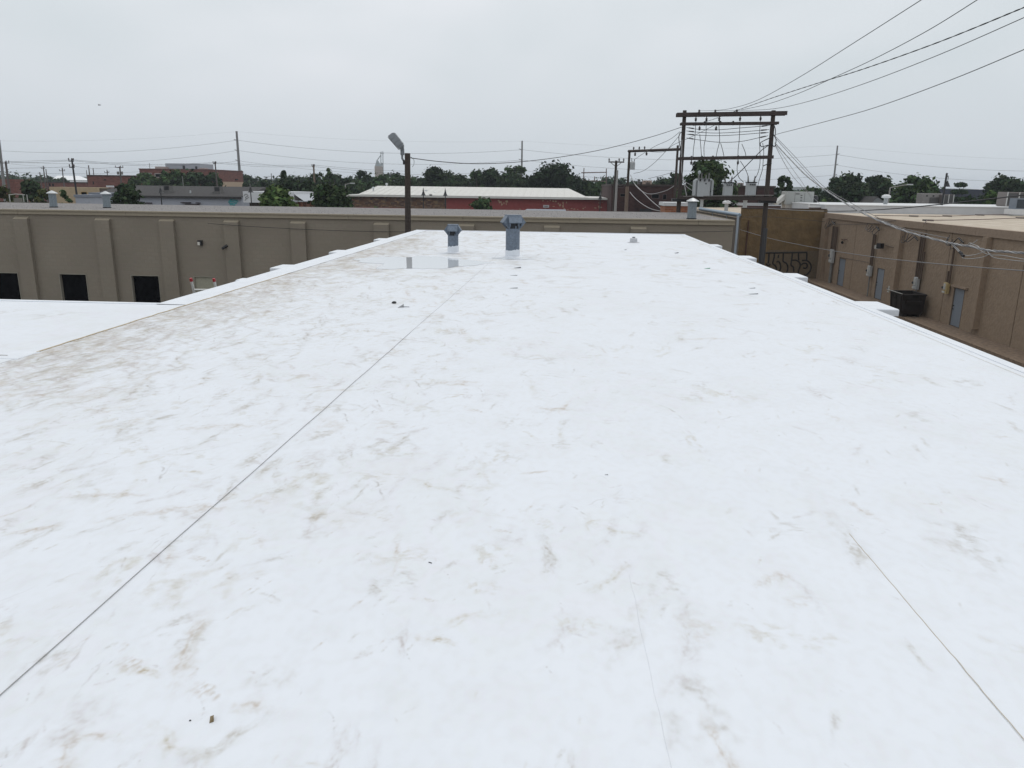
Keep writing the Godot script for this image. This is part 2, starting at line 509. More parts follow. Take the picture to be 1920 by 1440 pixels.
# ================================================================ the scene
func _ready():
	rng.seed = 20240517
	var cam := Camera3D.new()
	cam.name = "camera"
	cam.fov = 53.13; cam.near = 0.1; cam.far = 6000.0
	cam.basis = Basis(Vector3.UP, deg_to_rad(3.66)) * Basis(Vector3.RIGHT, deg_to_rad(-14.4)) * Basis(Vector3.BACK, deg_to_rad(0.75))
	cam.position = Vector3(0, 7.3, 0)
	add_child(cam)
	cam.current = true

	var env := Environment.new()
	env.background_mode = Environment.BG_SKY
	var sky := Sky.new()
	sky.sky_material = overcast()
	env.sky = sky
	env.tonemap_mode = Environment.TONE_MAPPER_LINEAR
	env.tonemap_exposure = 1.0
	env.sdfgi_enabled = true; env.ssao_enabled = true; env.ssil_enabled = true
	env.fog_enabled = true; env.fog_density = 0.0003; env.fog_light_color = Color(0.80, 0.83, 0.87)
	var we := WorldEnvironment.new()
	we.name = "world_environment"
	we.environment = env
	add_child(we)
	var sun := DirectionalLight3D.new()
	sun.name = "sun"
	sun.light_energy = 0.25; sun.light_angular_distance = 24.0; sun.light_color = Color(1.0, 0.98, 0.95)
	sun.rotation_degrees = Vector3(-62, 160, 0)
	sun.shadow_enabled = true
	add_child(sun)

	make_stamps()
	setting()
	white_roof()
	long_building()
	stucco_buildings()
	far_buildings()
	trees()
	power()
	roof_things()
	lot_things()

func overcast() -> PanoramaSkyMaterial:
	var w := 768; var h := 384
	var im := Image.create(w, h, false, Image.FORMAT_RGBF)
	var f := FastNoiseLite.new()
	f.seed = 4; f.frequency = 1.1; f.fractal_octaves = 4
	var hor := Vector3(0.635, 0.685, 0.73)
	var mid := Vector3(0.735, 0.78, 0.82)
	var top := Vector3(0.86, 0.89, 0.92)
	for j in h:
		var el := PI * (0.5 - (j + 0.5) / h)
		for i in w:
			var az := TAU * (i + 0.5) / w
			var s := sin(el)
			var c := hor.lerp(mid, smoothstep(0.0, 0.2, s)).lerp(top, smoothstep(0.15, 0.75, s))
			if el < 0.0:
				c = hor * 0.6
			else:
				var d := Vector3(cos(az) * cos(el), s * 2.2, sin(az) * cos(el))
				var k := f.get_noise_3dv(d * 1.6) * 0.16 * smoothstep(0.0, 0.18, s)
				c *= 1.0 + k
				c.x *= 1.0 + k * 0.35
			im.set_pixel(i, j, Color(c.x, c.y, c.z))
	var m := PanoramaSkyMaterial.new()
	m.panorama = ImageTexture.create_from_image(im)
	return m

# ---------------------------------------------------------------- ground
func setting():
	ground_piece("ground", bx(Vector3(-1700, -0.5, -1700), Vector3(1700, 0, 60)), mat("ground", Vector3(0.12, 0.105, 0.085), 0.3, 9.0, 0.95, 0.0, 0.5))
	var m := M.new()
	m.quad(Vector3(4.4, 0.006, -66), Vector3(20.2, 0.006, -66), Vector3(20.2, 0.006, 4), Vector3(4.4, 0.006, 4))
	ground_piece("parking_lot", m, mat("old_asphalt", Vector3(0.14, 0.115, 0.09), 0.3, 4.0, 0.95, 0.0, 0.5))
	ground_piece("pavement", bx(Vector3(19.9, 0.0, -65.9), Vector3(21.6, 0.2, -6)), mat("dirty_concrete", Vector3(0.21, 0.152, 0.108), 0.35, 1.6, 0.95, 0.0, 0.5))
	var hm := M.new()
	var f := FastNoiseLite.new()
	f.seed = 9; f.frequency = 0.0011; f.fractal_octaves = 3
	var last := Vector3.ZERO
	for i in 61:
		var x := -1560.0 + i * 52.0
		var p := Vector3(x, 13.0 + 8.0 * f.get_noise_1d(x * 1.6) + 2.0 * f.get_noise_1d(x * 6.0), -1560 + absf(x) * 0.25)
		if i > 0:
			hm.quad(Vector3(last.x, -1, last.z + 260), last, p, Vector3(p.x, -1, p.z + 260))
			hm.quad(Vector3(p.x, -1, p.z - 200), p, last, Vector3(last.x, -1, last.z - 200))
		last = p
	ground_piece("hills", hm, mat("wooded_hill", Vector3(0.05, 0.065, 0.045), 0.3, 60.0, 1.0))

# ---------------------------------------------------------------- the white roof and the building under it
func white_roof():
	var o := thing("white_roof_building", "low building under the white membrane roof in the foreground, with a left wing", "building")
	var wallm := mat("painted_block", Vector3(0.24, 0.22, 0.19), 0.1, 2.0)
	var b := M.new()
	b.box(Vector3(-5.38, 0, -28.5), Vector3(4.3, 5.55, 4))
	b.box(Vector3(-22, 0, -9.85), Vector3(-5.385, 5.55, 4))
	part(o, "wall", b, wallm)
	var near := membrane("membrane_near", dirt(-5.03, 4.25, -13.0, 1.6, 1800, 2048, 4200, false))
	var far := membrane("membrane_far", dirt(-5.03, 4.25, -28.5, -13.0, 1024, 1200, 1900, true))
	var wing := membrane("membrane_wing", dirt(-16.0, -5.03, -9.95, 1.6, 1024, 1024, 130, false))
	var clean := mat("membrane_clean", Vector3(0.725, 0.755, 0.80), 0.02, 1.5, 0.5)
	var seal := mat("seam_edge", Vector3(0.32, 0.31, 0.305), 0.25, 0.4, 0.8)
	var silt := mat("silty_edge", Vector3(0.50, 0.42, 0.30), 0.25, 0.4, 0.9)
	var f := FastNoiseLite.new()
	f.seed = 21; f.frequency = 0.35; f.fractal_octaves = 3
	var g := FastNoiseLite.new()
	g.seed = 23; g.frequency = 0.09
	var dents := [[Vector3(0.729, 5.700, -2.000), 0.22, 0.03, 0.008], [Vector3(0.525, 5.700, -1.996), 0.25, 0.02, 0.004], [Vector3(1.247, 5.700, -2.465), 0.3, 0.03, 0.005], [Vector3(-1.125, 5.700, -1.820), 0.3, 0.025, 0.005], [Vector3(0.128, 5.700, -2.569), 0.25, 0.02, 0.003], [Vector3(-0.781, 5.700, -2.012), 0.3, 0.03, 0.004], [Vector3(0.495, 5.700, -2.400), 0.2, 0.02, 0.004], [Vector3(-0.281, 5.700, -1.912), 0.3, 0.025, 0.004]]
	var wob := func(x: float, z: float) -> float: return 5.7 + (0.004 * f.get_noise_2d(x * 1.6, z) + 0.006 * g.get_noise_2d(x, z)) * lerpf(0.22, 1.0, smoothstep(-14.5, -11.5, z)) + (ridge(dents, x, z) if z > -4.2 else 0.0)
	var cols := [-5.03, -1.68, 1.42, 4.25]
	for i in 3:
		var up := 0.003 if i == 1 else 0.0
		var hh := func(x: float, z: float) -> float: return wob.call(x, z) + up
		var m := M.new()
		m.grid(cols[i], cols[i + 1] + (0.06 if i == 0 else 0.0), -13.0, -4.0, 20, 36, hh, Vector2(-5.03, -13.0), Vector2(9.28, 14.6))
		m.grid(cols[i], cols[i + 1] + (0.06 if i == 0 else 0.0), -4.0, 1.6, 60, 140, hh, Vector2(-5.03, -13.0), Vector2(9.28, 14.6))
		part(o, "membrane_sheet", m, near)
		m = M.new()
		m.grid(cols[i], cols[i + 1] + (0.06 if i == 0 else 0.0), -28.5, -13.0, 12, 30, hh, Vector2(-5.03, -28.5), Vector2(9.28, 15.5))
		part(o, "membrane_sheet", m, far)
	var wm := M.new()
	var wh := func(x: float, z: float) -> float: return 5.701 + 0.006 * g.get_noise_2d(x, z)
	wm.grid(-16.0, -5.03, -9.95, 1.6, 20, 20, wh, Vector2(-16, -9.95), Vector2(10.97, 11.55))
	wm.quad(Vector3(-22, 5.7, 1.6), Vector3(-22, 5.7, -9.95), Vector3(-16, 5.7, -9.95), Vector3(-16, 5.7, 1.6))
	part(o, "membrane_sheet", wm, wing)
	var back := M.new()
	back.quad(Vector3(-22, 5.699, 4), Vector3(-22, 5.699, 1.6), Vector3(4.37, 5.699, 1.6), Vector3(4.37, 5.699, 4))
	part(o, "membrane_sheet", back, clean)
	# seams: a bead along every lap
	var seam := func(x0: float, z0: float, x1: float, z1: float, r: float, m: Material, wander: float):
		var pts := []
		var n := 40
		for i in n + 1:
			var t := float(i) / n
			var x := lerpf(x0, x1, t) + wander * f.get_noise_2d(t * 60.0, x0 * 9.0)
			var z := lerpf(z0, z1, t)
			pts.append(Vector3(x, wob.call(x, z) + 0.0035, z))
		var q := M.new()
		q.tube(pts, r, r, 4)
		part(o, "seam", q, m)
	seam.call(-1.80, 1.5, -1.60, -15.5, 0.0021, seal, 0.006)
	seam.call(-1.60, -15.5, -1.62, -28.4, 0.003, mat("seam_pale", Vector3(0.55, 0.55, 0.55), 0.1, 1.0), 0.02)
	seam.call(1.43, -2.0, 1.41, -3.5, 0.0014, silt, 0.003)
	seam.call(1.43, 1.5, 1.43, -2.0, 0.0012, silt, 0.003)
	seam.call(0.42, 1.0, 0.32, -3.0, 0.0005, mat("seam_white", Vector3(0.72, 0.735, 0.76), 0.0, 1.0), 0.008)
	seam.call(-5.03, -6.9, -5.03, -14.0, 0.007, silt, 0.02)
	seam.call(-5.03, -14.0, -5.03, -28.4, 0.006, mat("seam_pale", Vector3.ZERO), 0.02)
	seam.call(-5.12, 1.5, -5.06, -6.4, 0.008, silt, 0.012)
	seam.call(-5.18, -6.72, -5.9, -6.72, 0.007, seal, 0.0)
	part(o, "patch", bx(Vector3(-5.24, 5.700, -6.92), Vector3(-5.0, 5.7055, -6.6)), clean)
	# flat edge strips and the drip edge at the far end
	var e := M.new()
	e.quad(Vector3(-5.45, 5.712, -9.95), Vector3(-5.45, 5.712, -28.62), Vector3(-5.03, 5.709, -28.62), Vector3(-5.03, 5.709, -9.95))
	e.quad(Vector3(-5.45, 5.712, -28.62), Vector3(-5.45, 5.712, -9.95), Vector3(-5.46, 5.55, -9.95), Vector3(-5.46, 5.55, -28.62))
	part(o, "edge_flashing", e, clean)
	e = M.new()
	e.box(Vector3(4.25, 5.55, -28.62), Vector3(4.37, 5.7075, 1.6))
	part(o, "edge_flashing", e, clean)
	seam.call(4.16, 1.5, 4.16, -28.4, 0.0018, mat("seam_cream", Vector3(0.68, 0.65, 0.57), 0.1, 0.5), 0.01)
	part(o, "edge_flashing", bx(Vector3(-5.45, 5.55, -28.66), Vector3(4.37, 5.716, -28.5)), clean)
	part(o, "edge_flashing", bx(Vector3(-22, 5.5, -10.05), Vector3(-5.455, 5.711, -9.95)), clean)
	# covered pilaster heads that stick out along both eaves
	for q in [[4.37, 4.72, -11.4, 0.78], [4.37, 4.66, -15.35, 0.7], [4.37, 4.66, -19.4, 0.7], [4.37, 4.62, -23.4, 0.7],
			[-5.72, -5.46, -15.1, 0.7], [-5.70, -5.46, -18.9, 0.7], [-5.72, -5.46, -23.5, 0.7], [-5.56, -5.46, -12.9, 0.3]]:
		part(o, "pilaster", bx(Vector3(q[0] + 0.03, 0, q[2] - q[3] / 2 + 0.04), Vector3(q[1] - 0.03, 5.612, q[2] + q[3] / 2 - 0.04)), wallm)
		var c := M.new()
		c.bevel(Vector3(q[0], 5.61, q[2] - q[3] / 2), Vector3(q[1], 5.706, q[2] + q[3] / 2), 0.012)
		part(o, "pilaster_cap", c, clean)

func ridge(dents: Array, x: float, z: float) -> float:   # small wrinkles in the sheet
	var s := 0.0
	for d in dents:
		var u: float = (x - d[0].x) / d[1]; var w: float = (z - d[0].z + 0.12 * u * u * d[1]) / d[2]
		if absf(u) < 2.0 and absf(w) < 3.0: s += d[3] * exp(-u * u * 1.5 - w * w)
	return s

# ---------------------------------------------------------------- things on the white roof
func vent(called: String, label: String, at: Vector3, r: float, hp: float, h: float, turn: float, boot: float):
	var o := thing(called, label, "roof vent", at)
	var galv := mat("galvanised_vent", Vector3(0.145, 0.178, 0.225), 0.3, 0.35, 0.5, 0.3)
	var white := mat("membrane_clean", Vector3.ZERO)
	var p := M.new()
	p.lathe(at, [Vector2(r, boot - 0.02), Vector2(r, hp - 0.02), Vector2(r * 0.9, h - 0.06), Vector2(0, h - 0.05)], 20)
	p.box(at + Vector3(-0.012, boot, r - 0.002), at + Vector3(0.012, hp, r + 0.006), Basis(Vector3.UP, 0.5), at)
	part(o, "pipe", p, galv)
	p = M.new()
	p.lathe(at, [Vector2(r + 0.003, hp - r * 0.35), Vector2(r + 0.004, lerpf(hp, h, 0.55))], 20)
	part(o, "shade_band", p, mat("vent_shade", Vector3(0.012, 0.014, 0.018), 0.0, 1.0, 0.7))  # near-black band round the pipe: the shade under the hoods, put into colour
	var bt := M.new()
	var nn := 36
	var rag := []
	for k in nn: rag.append(rng.randf_range(-0.006, 0.006) + (0.02 * rng.randf() if rng.randf() < 0.3 else 0.0) + 0.012 * sin(k * 0.35))
	for k in nn:      # the white boot, cut off raggedly at the top
		var a0 := TAU * k / nn; var a1 := TAU * (k + 1) / nn
		var e0 := Vector3(cos(a0), 0, sin(a0)); var e1 := Vector3(cos(a1), 0, sin(a1))
		var t0: float = boot + rag[k]; var t1: float = boot + rag[(k + 1) % nn]
		var rr := r + 0.007
		bt.quad(at + e0 * rr + Vector3.UP * 0.03, at + e0 * rr + Vector3.UP * t0, at + e1 * rr + Vector3.UP * t1, at + e1 * rr + Vector3.UP * 0.03)
		bt.quad(at + e0 * rr + Vector3.UP * t0, at + e0 * (r - 0.002) + Vector3.UP * t0, at + e1 * (r - 0.002) + Vector3.UP * t1, at + e1 * rr + Vector3.UP * t1)
		var fl := r * 1.5
		bt.quad(at + e0 * fl + Vector3.UP * 0.004, at + e0 * rr + Vector3.UP * 0.03, at + e1 * rr + Vector3.UP * 0.03, at + e1 * fl + Vector3.UP * 0.004)
	part(o, "boot", bt, white)
	# bonnet: a flat lid with four hooded scoops
	var a := r * 0.95
	var top := at.y + h
	var lid := M.new()
	lid.cbox(Vector3(at.x, top - 0.006, at.z), Vector3(a * 2.06, 0.016, a * 2.06), Basis(Vector3.UP, turn))
	part(o, "lid", lid, galv)
	for k in 4:
		var bs := Basis(Vector3.UP, turn + k * PI / 2)
		var w := func(x: float, y: float, z: float) -> Vector3: return Vector3(at.x, 0, at.z) + bs * Vector3(x, 0, z) + Vector3.UP * y
		var hm := at.y + lerpf(hp, h, 0.36); var hl := at.y + hp - r * 0.55
		var bb := r * 1.62
		var s := M.new()
		s.quad(w.call(-a, top - 0.014, a), w.call(a, top - 0.014, a), w.call(a * 0.98, hm, bb), w.call(-a * 0.98, hm, bb))
		s.quad(w.call(-a, hm, bb), w.call(a, hm, bb), w.call(a, hm - 0.02, bb + 0.003), w.call(-a, hm - 0.02, bb + 0.003))
		for q in [-1.0, 1.0]:
			s.quad(w.call(a * q, top - 0.014, a), w.call(a * q, hm, bb), w.call(a * 0.8 * q, hl, r * 0.72), w.call(a * 0.9 * q, hl + 0.03, r * 0.3))
		part(o, "scoop", s, galv)

func roof_things():
	var clean := mat("membrane_clean", Vector3.ZERO)
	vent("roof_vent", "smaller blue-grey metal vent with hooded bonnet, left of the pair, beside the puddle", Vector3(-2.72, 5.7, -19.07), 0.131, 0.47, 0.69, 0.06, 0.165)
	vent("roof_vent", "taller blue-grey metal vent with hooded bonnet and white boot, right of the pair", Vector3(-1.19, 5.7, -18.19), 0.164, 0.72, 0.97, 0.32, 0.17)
	var at := Vector3(2.12, 5.7, -23.91)
	var o := thing("roof_drain_stub", "small white covered pipe stub near the far right of the white roof", "pipe stub", at)
	var m := M.new()
	m.lathe(at, [Vector2(0.2, 0.004), Vector2(0.115, 0.02), Vector2(0.11, 0.12), Vector2(0.09, 0.135), Vector2(0.0, 0.14)], 14)
	part(o, "boot", m, mat("stub_grey", Vector3(0.5, 0.51, 0.53), 0.08, 0.5))
	m = M.new()
	m.lathe(at, [Vector2(0.045, 0.13), Vector2(0.045, 0.175), Vector2(0.0, 0.18)], 10)
	part(o, "cap", m, mat("stub_cap", Vector3(0.25, 0.26, 0.28), 0.1, 0.5))
	# standing water: a thin film with wandering edges
	var wet := StandardMaterial3D.new()
	wet.albedo_color = lin(0.66, 0.695, 0.735); wet.roughness = 0.01; wet.metallic_specular = 0.5
	for q in [[Vector3(-3.05, 5.7035, -16.6), 1.25, 1.42, 60, "puddle"], [Vector3(-1.15, 5.7065, -17.75), 0.42, 0.22, 24, "puddle_small"]]:
		var c: Vector3 = q[0]
		m = M.new()
		var f := FastNoiseLite.new()
		f.seed = 31; f.frequency = 0.3; f.fractal_octaves = 3
		var n: int = q[3]
		for k in n:
			var a0 := TAU * k / n; var a1 := TAU * (k + 1) / n
			var r0 := 1.0 + 0.6 * f.get_noise_2d(cos(a0) * 3, sin(a0) * 3); var r1 := 1.0 + 0.6 * f.get_noise_2d(cos(a1) * 3, sin(a1) * 3)
			m.tri(c, c + Vector3(cos(a0) * q[1] * r0, 0, sin(a0) * q[2] * r0), c + Vector3(cos(a1) * q[1] * r1, 0, sin(a1) * q[2] * r1))
		ground_piece(q[4], m, wet)
	# scraps left by the roofers
	var dark := mat("black_rubber", Vector3(0.012, 0.012, 0.014), 0.0, 1.0, 0.6)
	var grey := mat("grey_scrap", Vector3(0.24, 0.25, 0.26), 0.1, 0.3, 0.7)
	var s := Vector3(-2.339, 5.700, -10.542)
	m = M.new()
	m.bevel(s + Vector3(-0.03, 0.008, -0.03), s + Vector3(0.03, 0.03, 0.035), 0.012)
	solo("rubber_scrap", m, dark, "small black scrap of rubber lying on the white roof left of the long seam", "debris", s)
	s = Vector3(-2.146, 5.700, -10.225)
	m = M.new()
	m.tri(s + Vector3(-0.06, 0.006, 0.09), s + Vector3(0.0, 0.04, -0.04), s + Vector3(0.015, 0.008, 0.02))
	m.tri(s + Vector3(-0.06, 0.006, 0.09), s + Vector3(0.015, 0.008, 0.02), s + Vector3(0.06, 0.007, 0.0))
	m.quad(s + Vector3(-0.015, 0.007, 0.03), s + Vector3(-0.015, 0.018, 0.03), s + Vector3(0.09, 0.014, 0.02), s + Vector3(0.09, 0.006, 0.02))
	solo("membrane_offcut", m, grey, "curled grey offcut just right of the black rubber scrap", "debris", s)
	for q in [[Vector3(-0.924, 5.700, -15.654), 0.12, 0.05, 0.3, "grey torn scrap on the roof in front of the taller vent", grey], [Vector3(-0.790, 5.700, -12.442), 0.11, 0.025, 0.05, "thin grey sliver on the roof, nearest the viewer in line with the taller vent", grey],
			[Vector3(-0.911, 5.700, -14.292), 0.12, 0.02, -0.1, "thin grey sliver on the roof midway between the torn scrap and the nearest sliver", grey],
			[Vector3(2.993, 5.700, -16.301), 0.10, 0.03, 0.1, "bright green scrap near the right edge of the white roof", mat("green_scrap", Vector3(0.02, 0.25, 0.12), 0.0, 1.0)],
			[Vector3(2.889, 5.700, -20.159), 0.09, 0.05, 0.2, "small grey scrap at the far right of the roof beside the dotted footprints", grey], [Vector3(3.012, 5.700, -12.348), 0.13, 0.025, 0.1, "dark grey sliver near the right edge, the nearer of two", grey],
			[Vector3(3.170, 5.700, -13.104), 0.09, 0.02, 0.1, "dark grey sliver near the right edge, the farther of two", grey], [Vector3(1.641, 5.700, -20.912), 0.06, 0.035, 0.4, "tiny grey chip on the roof in front of the white pipe stub", grey],
			[Vector3(-0.541, 5.700, -3.026), 0.018, 0.004, -0.5, "dark splinter lying in a brown smear in the middle foreground", dark], [Vector3(-1.034, 5.700, -1.961), 0.012, 0.03, 0.3, "brown curled leaf bit at the bottom left of the roof", mat("dry_leaf", Vector3(0.2, 0.15, 0.08), 0.2, 0.05)],
			[Vector3(0.283, 5.700, -4.169), 0.016, 0.008, 0.0, "small dark chip on the roof right of centre", grey], [Vector3(-1.098, 5.700, -1.951), 0.006, 0.006, 0.0, "dark pellet on the roof left of the brown leaf bit", dark]]:
		m = M.new()
		var c: Vector3 = q[0]
		var b := Basis(Vector3.UP, q[3])
		var l: float = q[1] * 0.6; var w2: float = q[2] * 0.55
		m.quad(c + b * Vector3(-l, 0.006, -w2), c + b * Vector3(l * 0.7, 0.006 + w2 * 0.4, -w2 * 0.7), c + b * Vector3(l, 0.006 + w2, w2 * 0.6), c + b * Vector3(-l * 0.8, 0.006, w2))
		m.quad(c + b * Vector3(-l * 0.8, 0.006, w2), c + b * Vector3(l, 0.006 + w2, w2 * 0.6), c + b * Vector3(l, 0.005, w2 * 0.7), c + b * Vector3(-l * 0.8, 0.005, w2 * 1.1))
		solo("scrap", m, q[5], q[4], "debris", c)
	# ladder against the left eave
	var la := Vector3(-5.8, 0, -13.7)
	o = thing("extension_ladder", "pale aluminium ladder with red rail tips standing against the white roof's left edge", "ladder", la)
	var alu := mat("ladder_alu", Vector3(0.62, 0.62, 0.60), 0.06, 0.5, 0.4, 0.2)
	var tips := [Vector3(-5.931, 5.790, -11.950), Vector3(-5.624, 5.775, -12.100)]
	var feet := [Vector3(tips[0].x, 0, -13.6), Vector3(tips[1].x, 0, -13.75)]
	for i in 2:
		var t: Vector3 = tips[i]
		part(o, "rail", tb([feet[i], t], 0.023, 0.021, 6), alu)
		var dd: Vector3 = (t - feet[i]).normalized()
		part(o, "tip_cap", tb([t - dd * 0.02, t + dd * 0.03], 0.027, 0.022, 10), mat("red_plastic", Vector3(0.33, 0.03, 0.035), 0.0, 1.0, 0.4))
	for k in 20:
		var t := 0.972 - k * 0.048
		part(o, "rung", tb([feet[0].lerp(tips[0], t), feet[1].lerp(tips[1], t)], 0.016, 0.016, 6), alu)

# ---------------------------------------------------------------- the long taupe building across the lot
func window_in(parent: Node, x0: float, x1: float, y0: float, y1: float, z: float, fr: Material, pane: Material, deep := 0.16, called := "window") -> Node:   # facing +z
	var m := M.new()
	var t := 0.045
	m.box(Vector3(x0, y0, z - deep), Vector3(x0 + t, y1, z + 0.015)); m.box(Vector3(x1 - t, y0, z - deep), Vector3(x1, y1, z + 0.015))
	m.box(Vector3(x0 + t, y1 - t, z - deep), Vector3(x1 - t, y1, z + 0.012)); m.box(Vector3(x0 + t, y0, z - deep), Vector3(x1 - t, y0 + t, z + 0.012))
	var w := part(parent, called, m, fr)
	part(w, "pane", bx(Vector3(x0 + t, y0 + t, z - deep), Vector3(x1 - t, y1 - t, z - deep + 0.03)), pane)
	return w

func wall_with_holes(x0: float, x1: float, y0: float, y1: float, z0: float, z1: float, holes: Array) -> M:   # holes: [x0, x1, y0, y1], left to right
	var m := M.new()
	var x := x0
	for h in holes:
		m.box(Vector3(x, y0, z0), Vector3(h[0], y1, z1))
		m.box(Vector3(h[0], h[3], z0), Vector3(h[1], y1, z1))
		if h[2] > y0: m.box(Vector3(h[0], y0, z0), Vector3(h[1], h[2], z1))
		x = h[1]
	m.box(Vector3(x, y0, z0), Vector3(x1, y1, z1))
	return m

func dark_glass() -> StandardMaterial3D:
	var m := mat("dark_glass", Vector3(0.003, 0.003, 0.004), 0.0, 1.0, 0.6)
	m.metallic_specular = 0.12
	return m

func long_building():
	var o := thing("long_taupe_building", "long taupe painted brick building with pilasters and gravel roof, beyond the white roof", "building", Vector3(-15, 0, -41))
	var paint := masonry("painted_brick", [Vector3(0.245, 0.213, 0.170), Vector3(0.240, 0.209, 0.166)], Vector3(0.236, 0.205, 0.163), Vector2(0.42, 0.21), Vector2i(16, 8), 0.07, 5, false, 0.012)
	var light := mat("taupe_trim", Vector3(0.33, 0.285, 0.215), 0.06, 1.5)
	var z := -41.0
	var xr := 8.69
	var holes := [[-31.75, -30.25, 0.5, 2.33], [-27.9, -26.3, 0.5, 2.33], [-23.78, -22.15, 0.5, 2.33], [-20.2, -18.9, 0.5, 2.33]]
	part(o, "wall", wall_with_holes(-48, xr, 0, 5.55, z - 0.3, z, holes), paint)
	part(o, "side_wall", bx(Vector3(xr - 0.3, 0, -53.6), Vector3(xr, 5.55, z - 0.3)), paint)
	part(o, "rear_wall", bx(Vector3(-48, 0, -53.9), Vector3(xr, 5.55, -53.6)), paint)
	var fr := mat("window_frame_tan", Vector3(0.27, 0.25, 0.205), 0.05, 1.0)
	for i in 4:
		var h: Array = holes[i]
		var boarded: bool = i == 3
		var w := window_in(o, h[0], h[1], h[2], h[3], z, fr, mat("beige_board", Vector3(0.33, 0.32, 0.25), 0.08, 1.0) if boarded else dark_glass(), 0.1 if boarded else 0.22)
		if boarded: w.set_meta("label", "window closed with a beige board")
	for p in [-34.2, -29.55, -24.95, -21.37, -17.8, -14.15, -9.65, -5.12, -0.64, 3.85]:
		var m := M.new()
		m.box(Vector3(p - 0.4, 0, z), Vector3(p + 0.4, 5.27, z + 0.22))
		part(o, "pilaster", m, paint)
		m = M.new()
		m.quad(Vector3(p - 0.4, 5.272, z + 0.222), Vector3(p - 0.4, 5.38, z), Vector3(p + 0.4, 5.38, z), Vector3(p + 0.4, 5.272, z + 0.222))
		m.tri(Vector3(p - 0.4, 5.272, z), Vector3(p - 0.4, 5.38, z), Vector3(p - 0.4, 5.272, z + 0.222)); m.tri(Vector3(p + 0.4, 5.272, z), Vector3(p + 0.4, 5.272, z + 0.222), Vector3(p + 0.4, 5.38, z))
		part(o, "pilaster_cap", m, light)
	# two-step fascia in lengths
	var x := -48.0
	var k := 0
	while x < xr:
		var x2 := minf(x + 6.1, xr + 0.06)
		var f := M.new()
		f.box(Vector3(x, 5.53, z), Vector3(x2 - 0.015, 5.71, z + 0.10))
		f.box(Vector3(x, 5.712, z - 0.2), Vector3(x2 - 0.015, 5.78, z + 0.16))
		part(o, "fascia", f, light)
		x = x2; k += 1
	part(o, "fascia", bx(Vector3(xr, 5.53, -53.9), Vector3(xr + 0.06, 5.78, z - 0.202)), light)
	var gravel := mat("roof_gravel", Vector3(0.235, 0.222, 0.218), 0.45, 2.2, 0.95, 0.0, 0.8, 0.08)
	part(o, "gravel_roof", bx(Vector3(-48, 5.5, -53.9), Vector3(xr, 5.76, z - 0.2)), gravel)
	var st := M.new()
	var r := RandomNumberGenerator.new()
	r.seed = 3
	for i in 2600:
		var p := Vector3(r.randf_range(-42, xr - 0.2), 5.765, r.randf_range(-53.7, -41.4))
		var s := r.randf_range(0.015, 0.04)
		st.cbox(p, Vector3(s, s * 0.8, s), Basis(Vector3(r.randf(), r.randf(), r.randf() + 0.1).normalized(), r.randf() * 3))
	part(o, "loose_stones", st, mat("pale_stone", Vector3(0.32, 0.31, 0.31), 0.5, 0.3)).set_meta("kind", "stuff")
	# conical-capped pipes on that roof
	var lab := ["galvanised roof pipe with conical cap, leftmost of the three on the gravel roof", "galvanised roof pipe with conical cap, second from the left on the gravel roof", "galvanised roof pipe with conical cap at the gravel roof's right end, beside the gutter"]
	var px := [Vector3(-30.387, 5.760, -45.031), Vector3(-27.382, 5.760, -45.518), Vector3(6.708, 5.760, -42.066)]
	var first: Node3D
	for i in 3:
		if i == 0:
			var at: Vector3 = px[0]
			first = thing("capped_roof_pipe", lab[0], "roof vent", at, "conical-capped pipes on the gravel roof")
			var m := M.new()
			m.lathe(at, [Vector2(0.215, 0), Vector2(0.205, 0.78)], 14)
			part(first, "pipe", m, mat("galvanised_pipe", Vector3(0.20, 0.235, 0.26), 0.25, 0.5, 0.5, 0.3))
			m = M.new()
			m.lathe(at, [Vector2(0.235, 0), Vector2(0.235, 0.05), Vector2(0.21, 0.06)], 14)
			part(first, "collar", m, mat("dark_tar", Vector3(0.02, 0.02, 0.022), 0.0, 1.0, 0.7))
			m = M.new()
			m.lathe(at, [Vector2(0.2, 0.80), Vector2(0.305, 0.81), Vector2(0.30, 0.84), Vector2(0.1, 0.95), Vector2(0.0, 0.985)], 14)
			part(first, "cone_cap", m, mat("bright_zinc", Vector3(0.55, 0.57, 0.58), 0.1, 0.5, 0.4, 0.2))
		else:
			var c := copy(first, "capped_roof_pipe", px[i], i * 1.1, lab[i], "conical-capped pipes on the gravel roof")
			if i == 2: c.scale = Vector3(1.12, 1.12, 1.12)
	# guard frame at the far left of the roof
	var a := Vector3(-40.167, 5.760, -54.699)
	o = thing("guard_frame", "grey metal guard frame standing on the far left of the gravel roof", "railing", a)
	var pale := mat("pale_metal", Vector3(0.40, 0.40, 0.38), 0.1, 1.0, 0.6)
	for d in [0.0, 0.16, 1.05, 1.2]:
		part(o, "post", tb([a + Vector3(d, 0, 0.2 * sin(d * 9)), a + Vector3(d, 0.55, 0.2 * sin(d * 9))], 0.03), pale)
	part(o, "rail", tb([a + Vector3(0, 0.52, 0), a + Vector3(0.6, 0.58, 0.1), a + Vector3(1.2, 0.53, 0)], 0.03), pale)
	part(o, "hatch", bx(a + Vector3(0.35, 0, -0.3), a + Vector3(0.75, 0.28, 0.1)), mat("hatch_grey", Vector3(0.17, 0.16, 0.14), 0.1, 1.0))
	# fittings on its wall
	var l := Vector3(-19.636, 4.146, -40.900)
	o = thing("wall_light", "small white-lensed black light on the taupe wall above the ladder", "wall light", l)
	part(o, "housing", bx(l + Vector3(-0.1, -0.13, -0.1), l + Vector3(0.12, 0.14, 0.06)), iron())
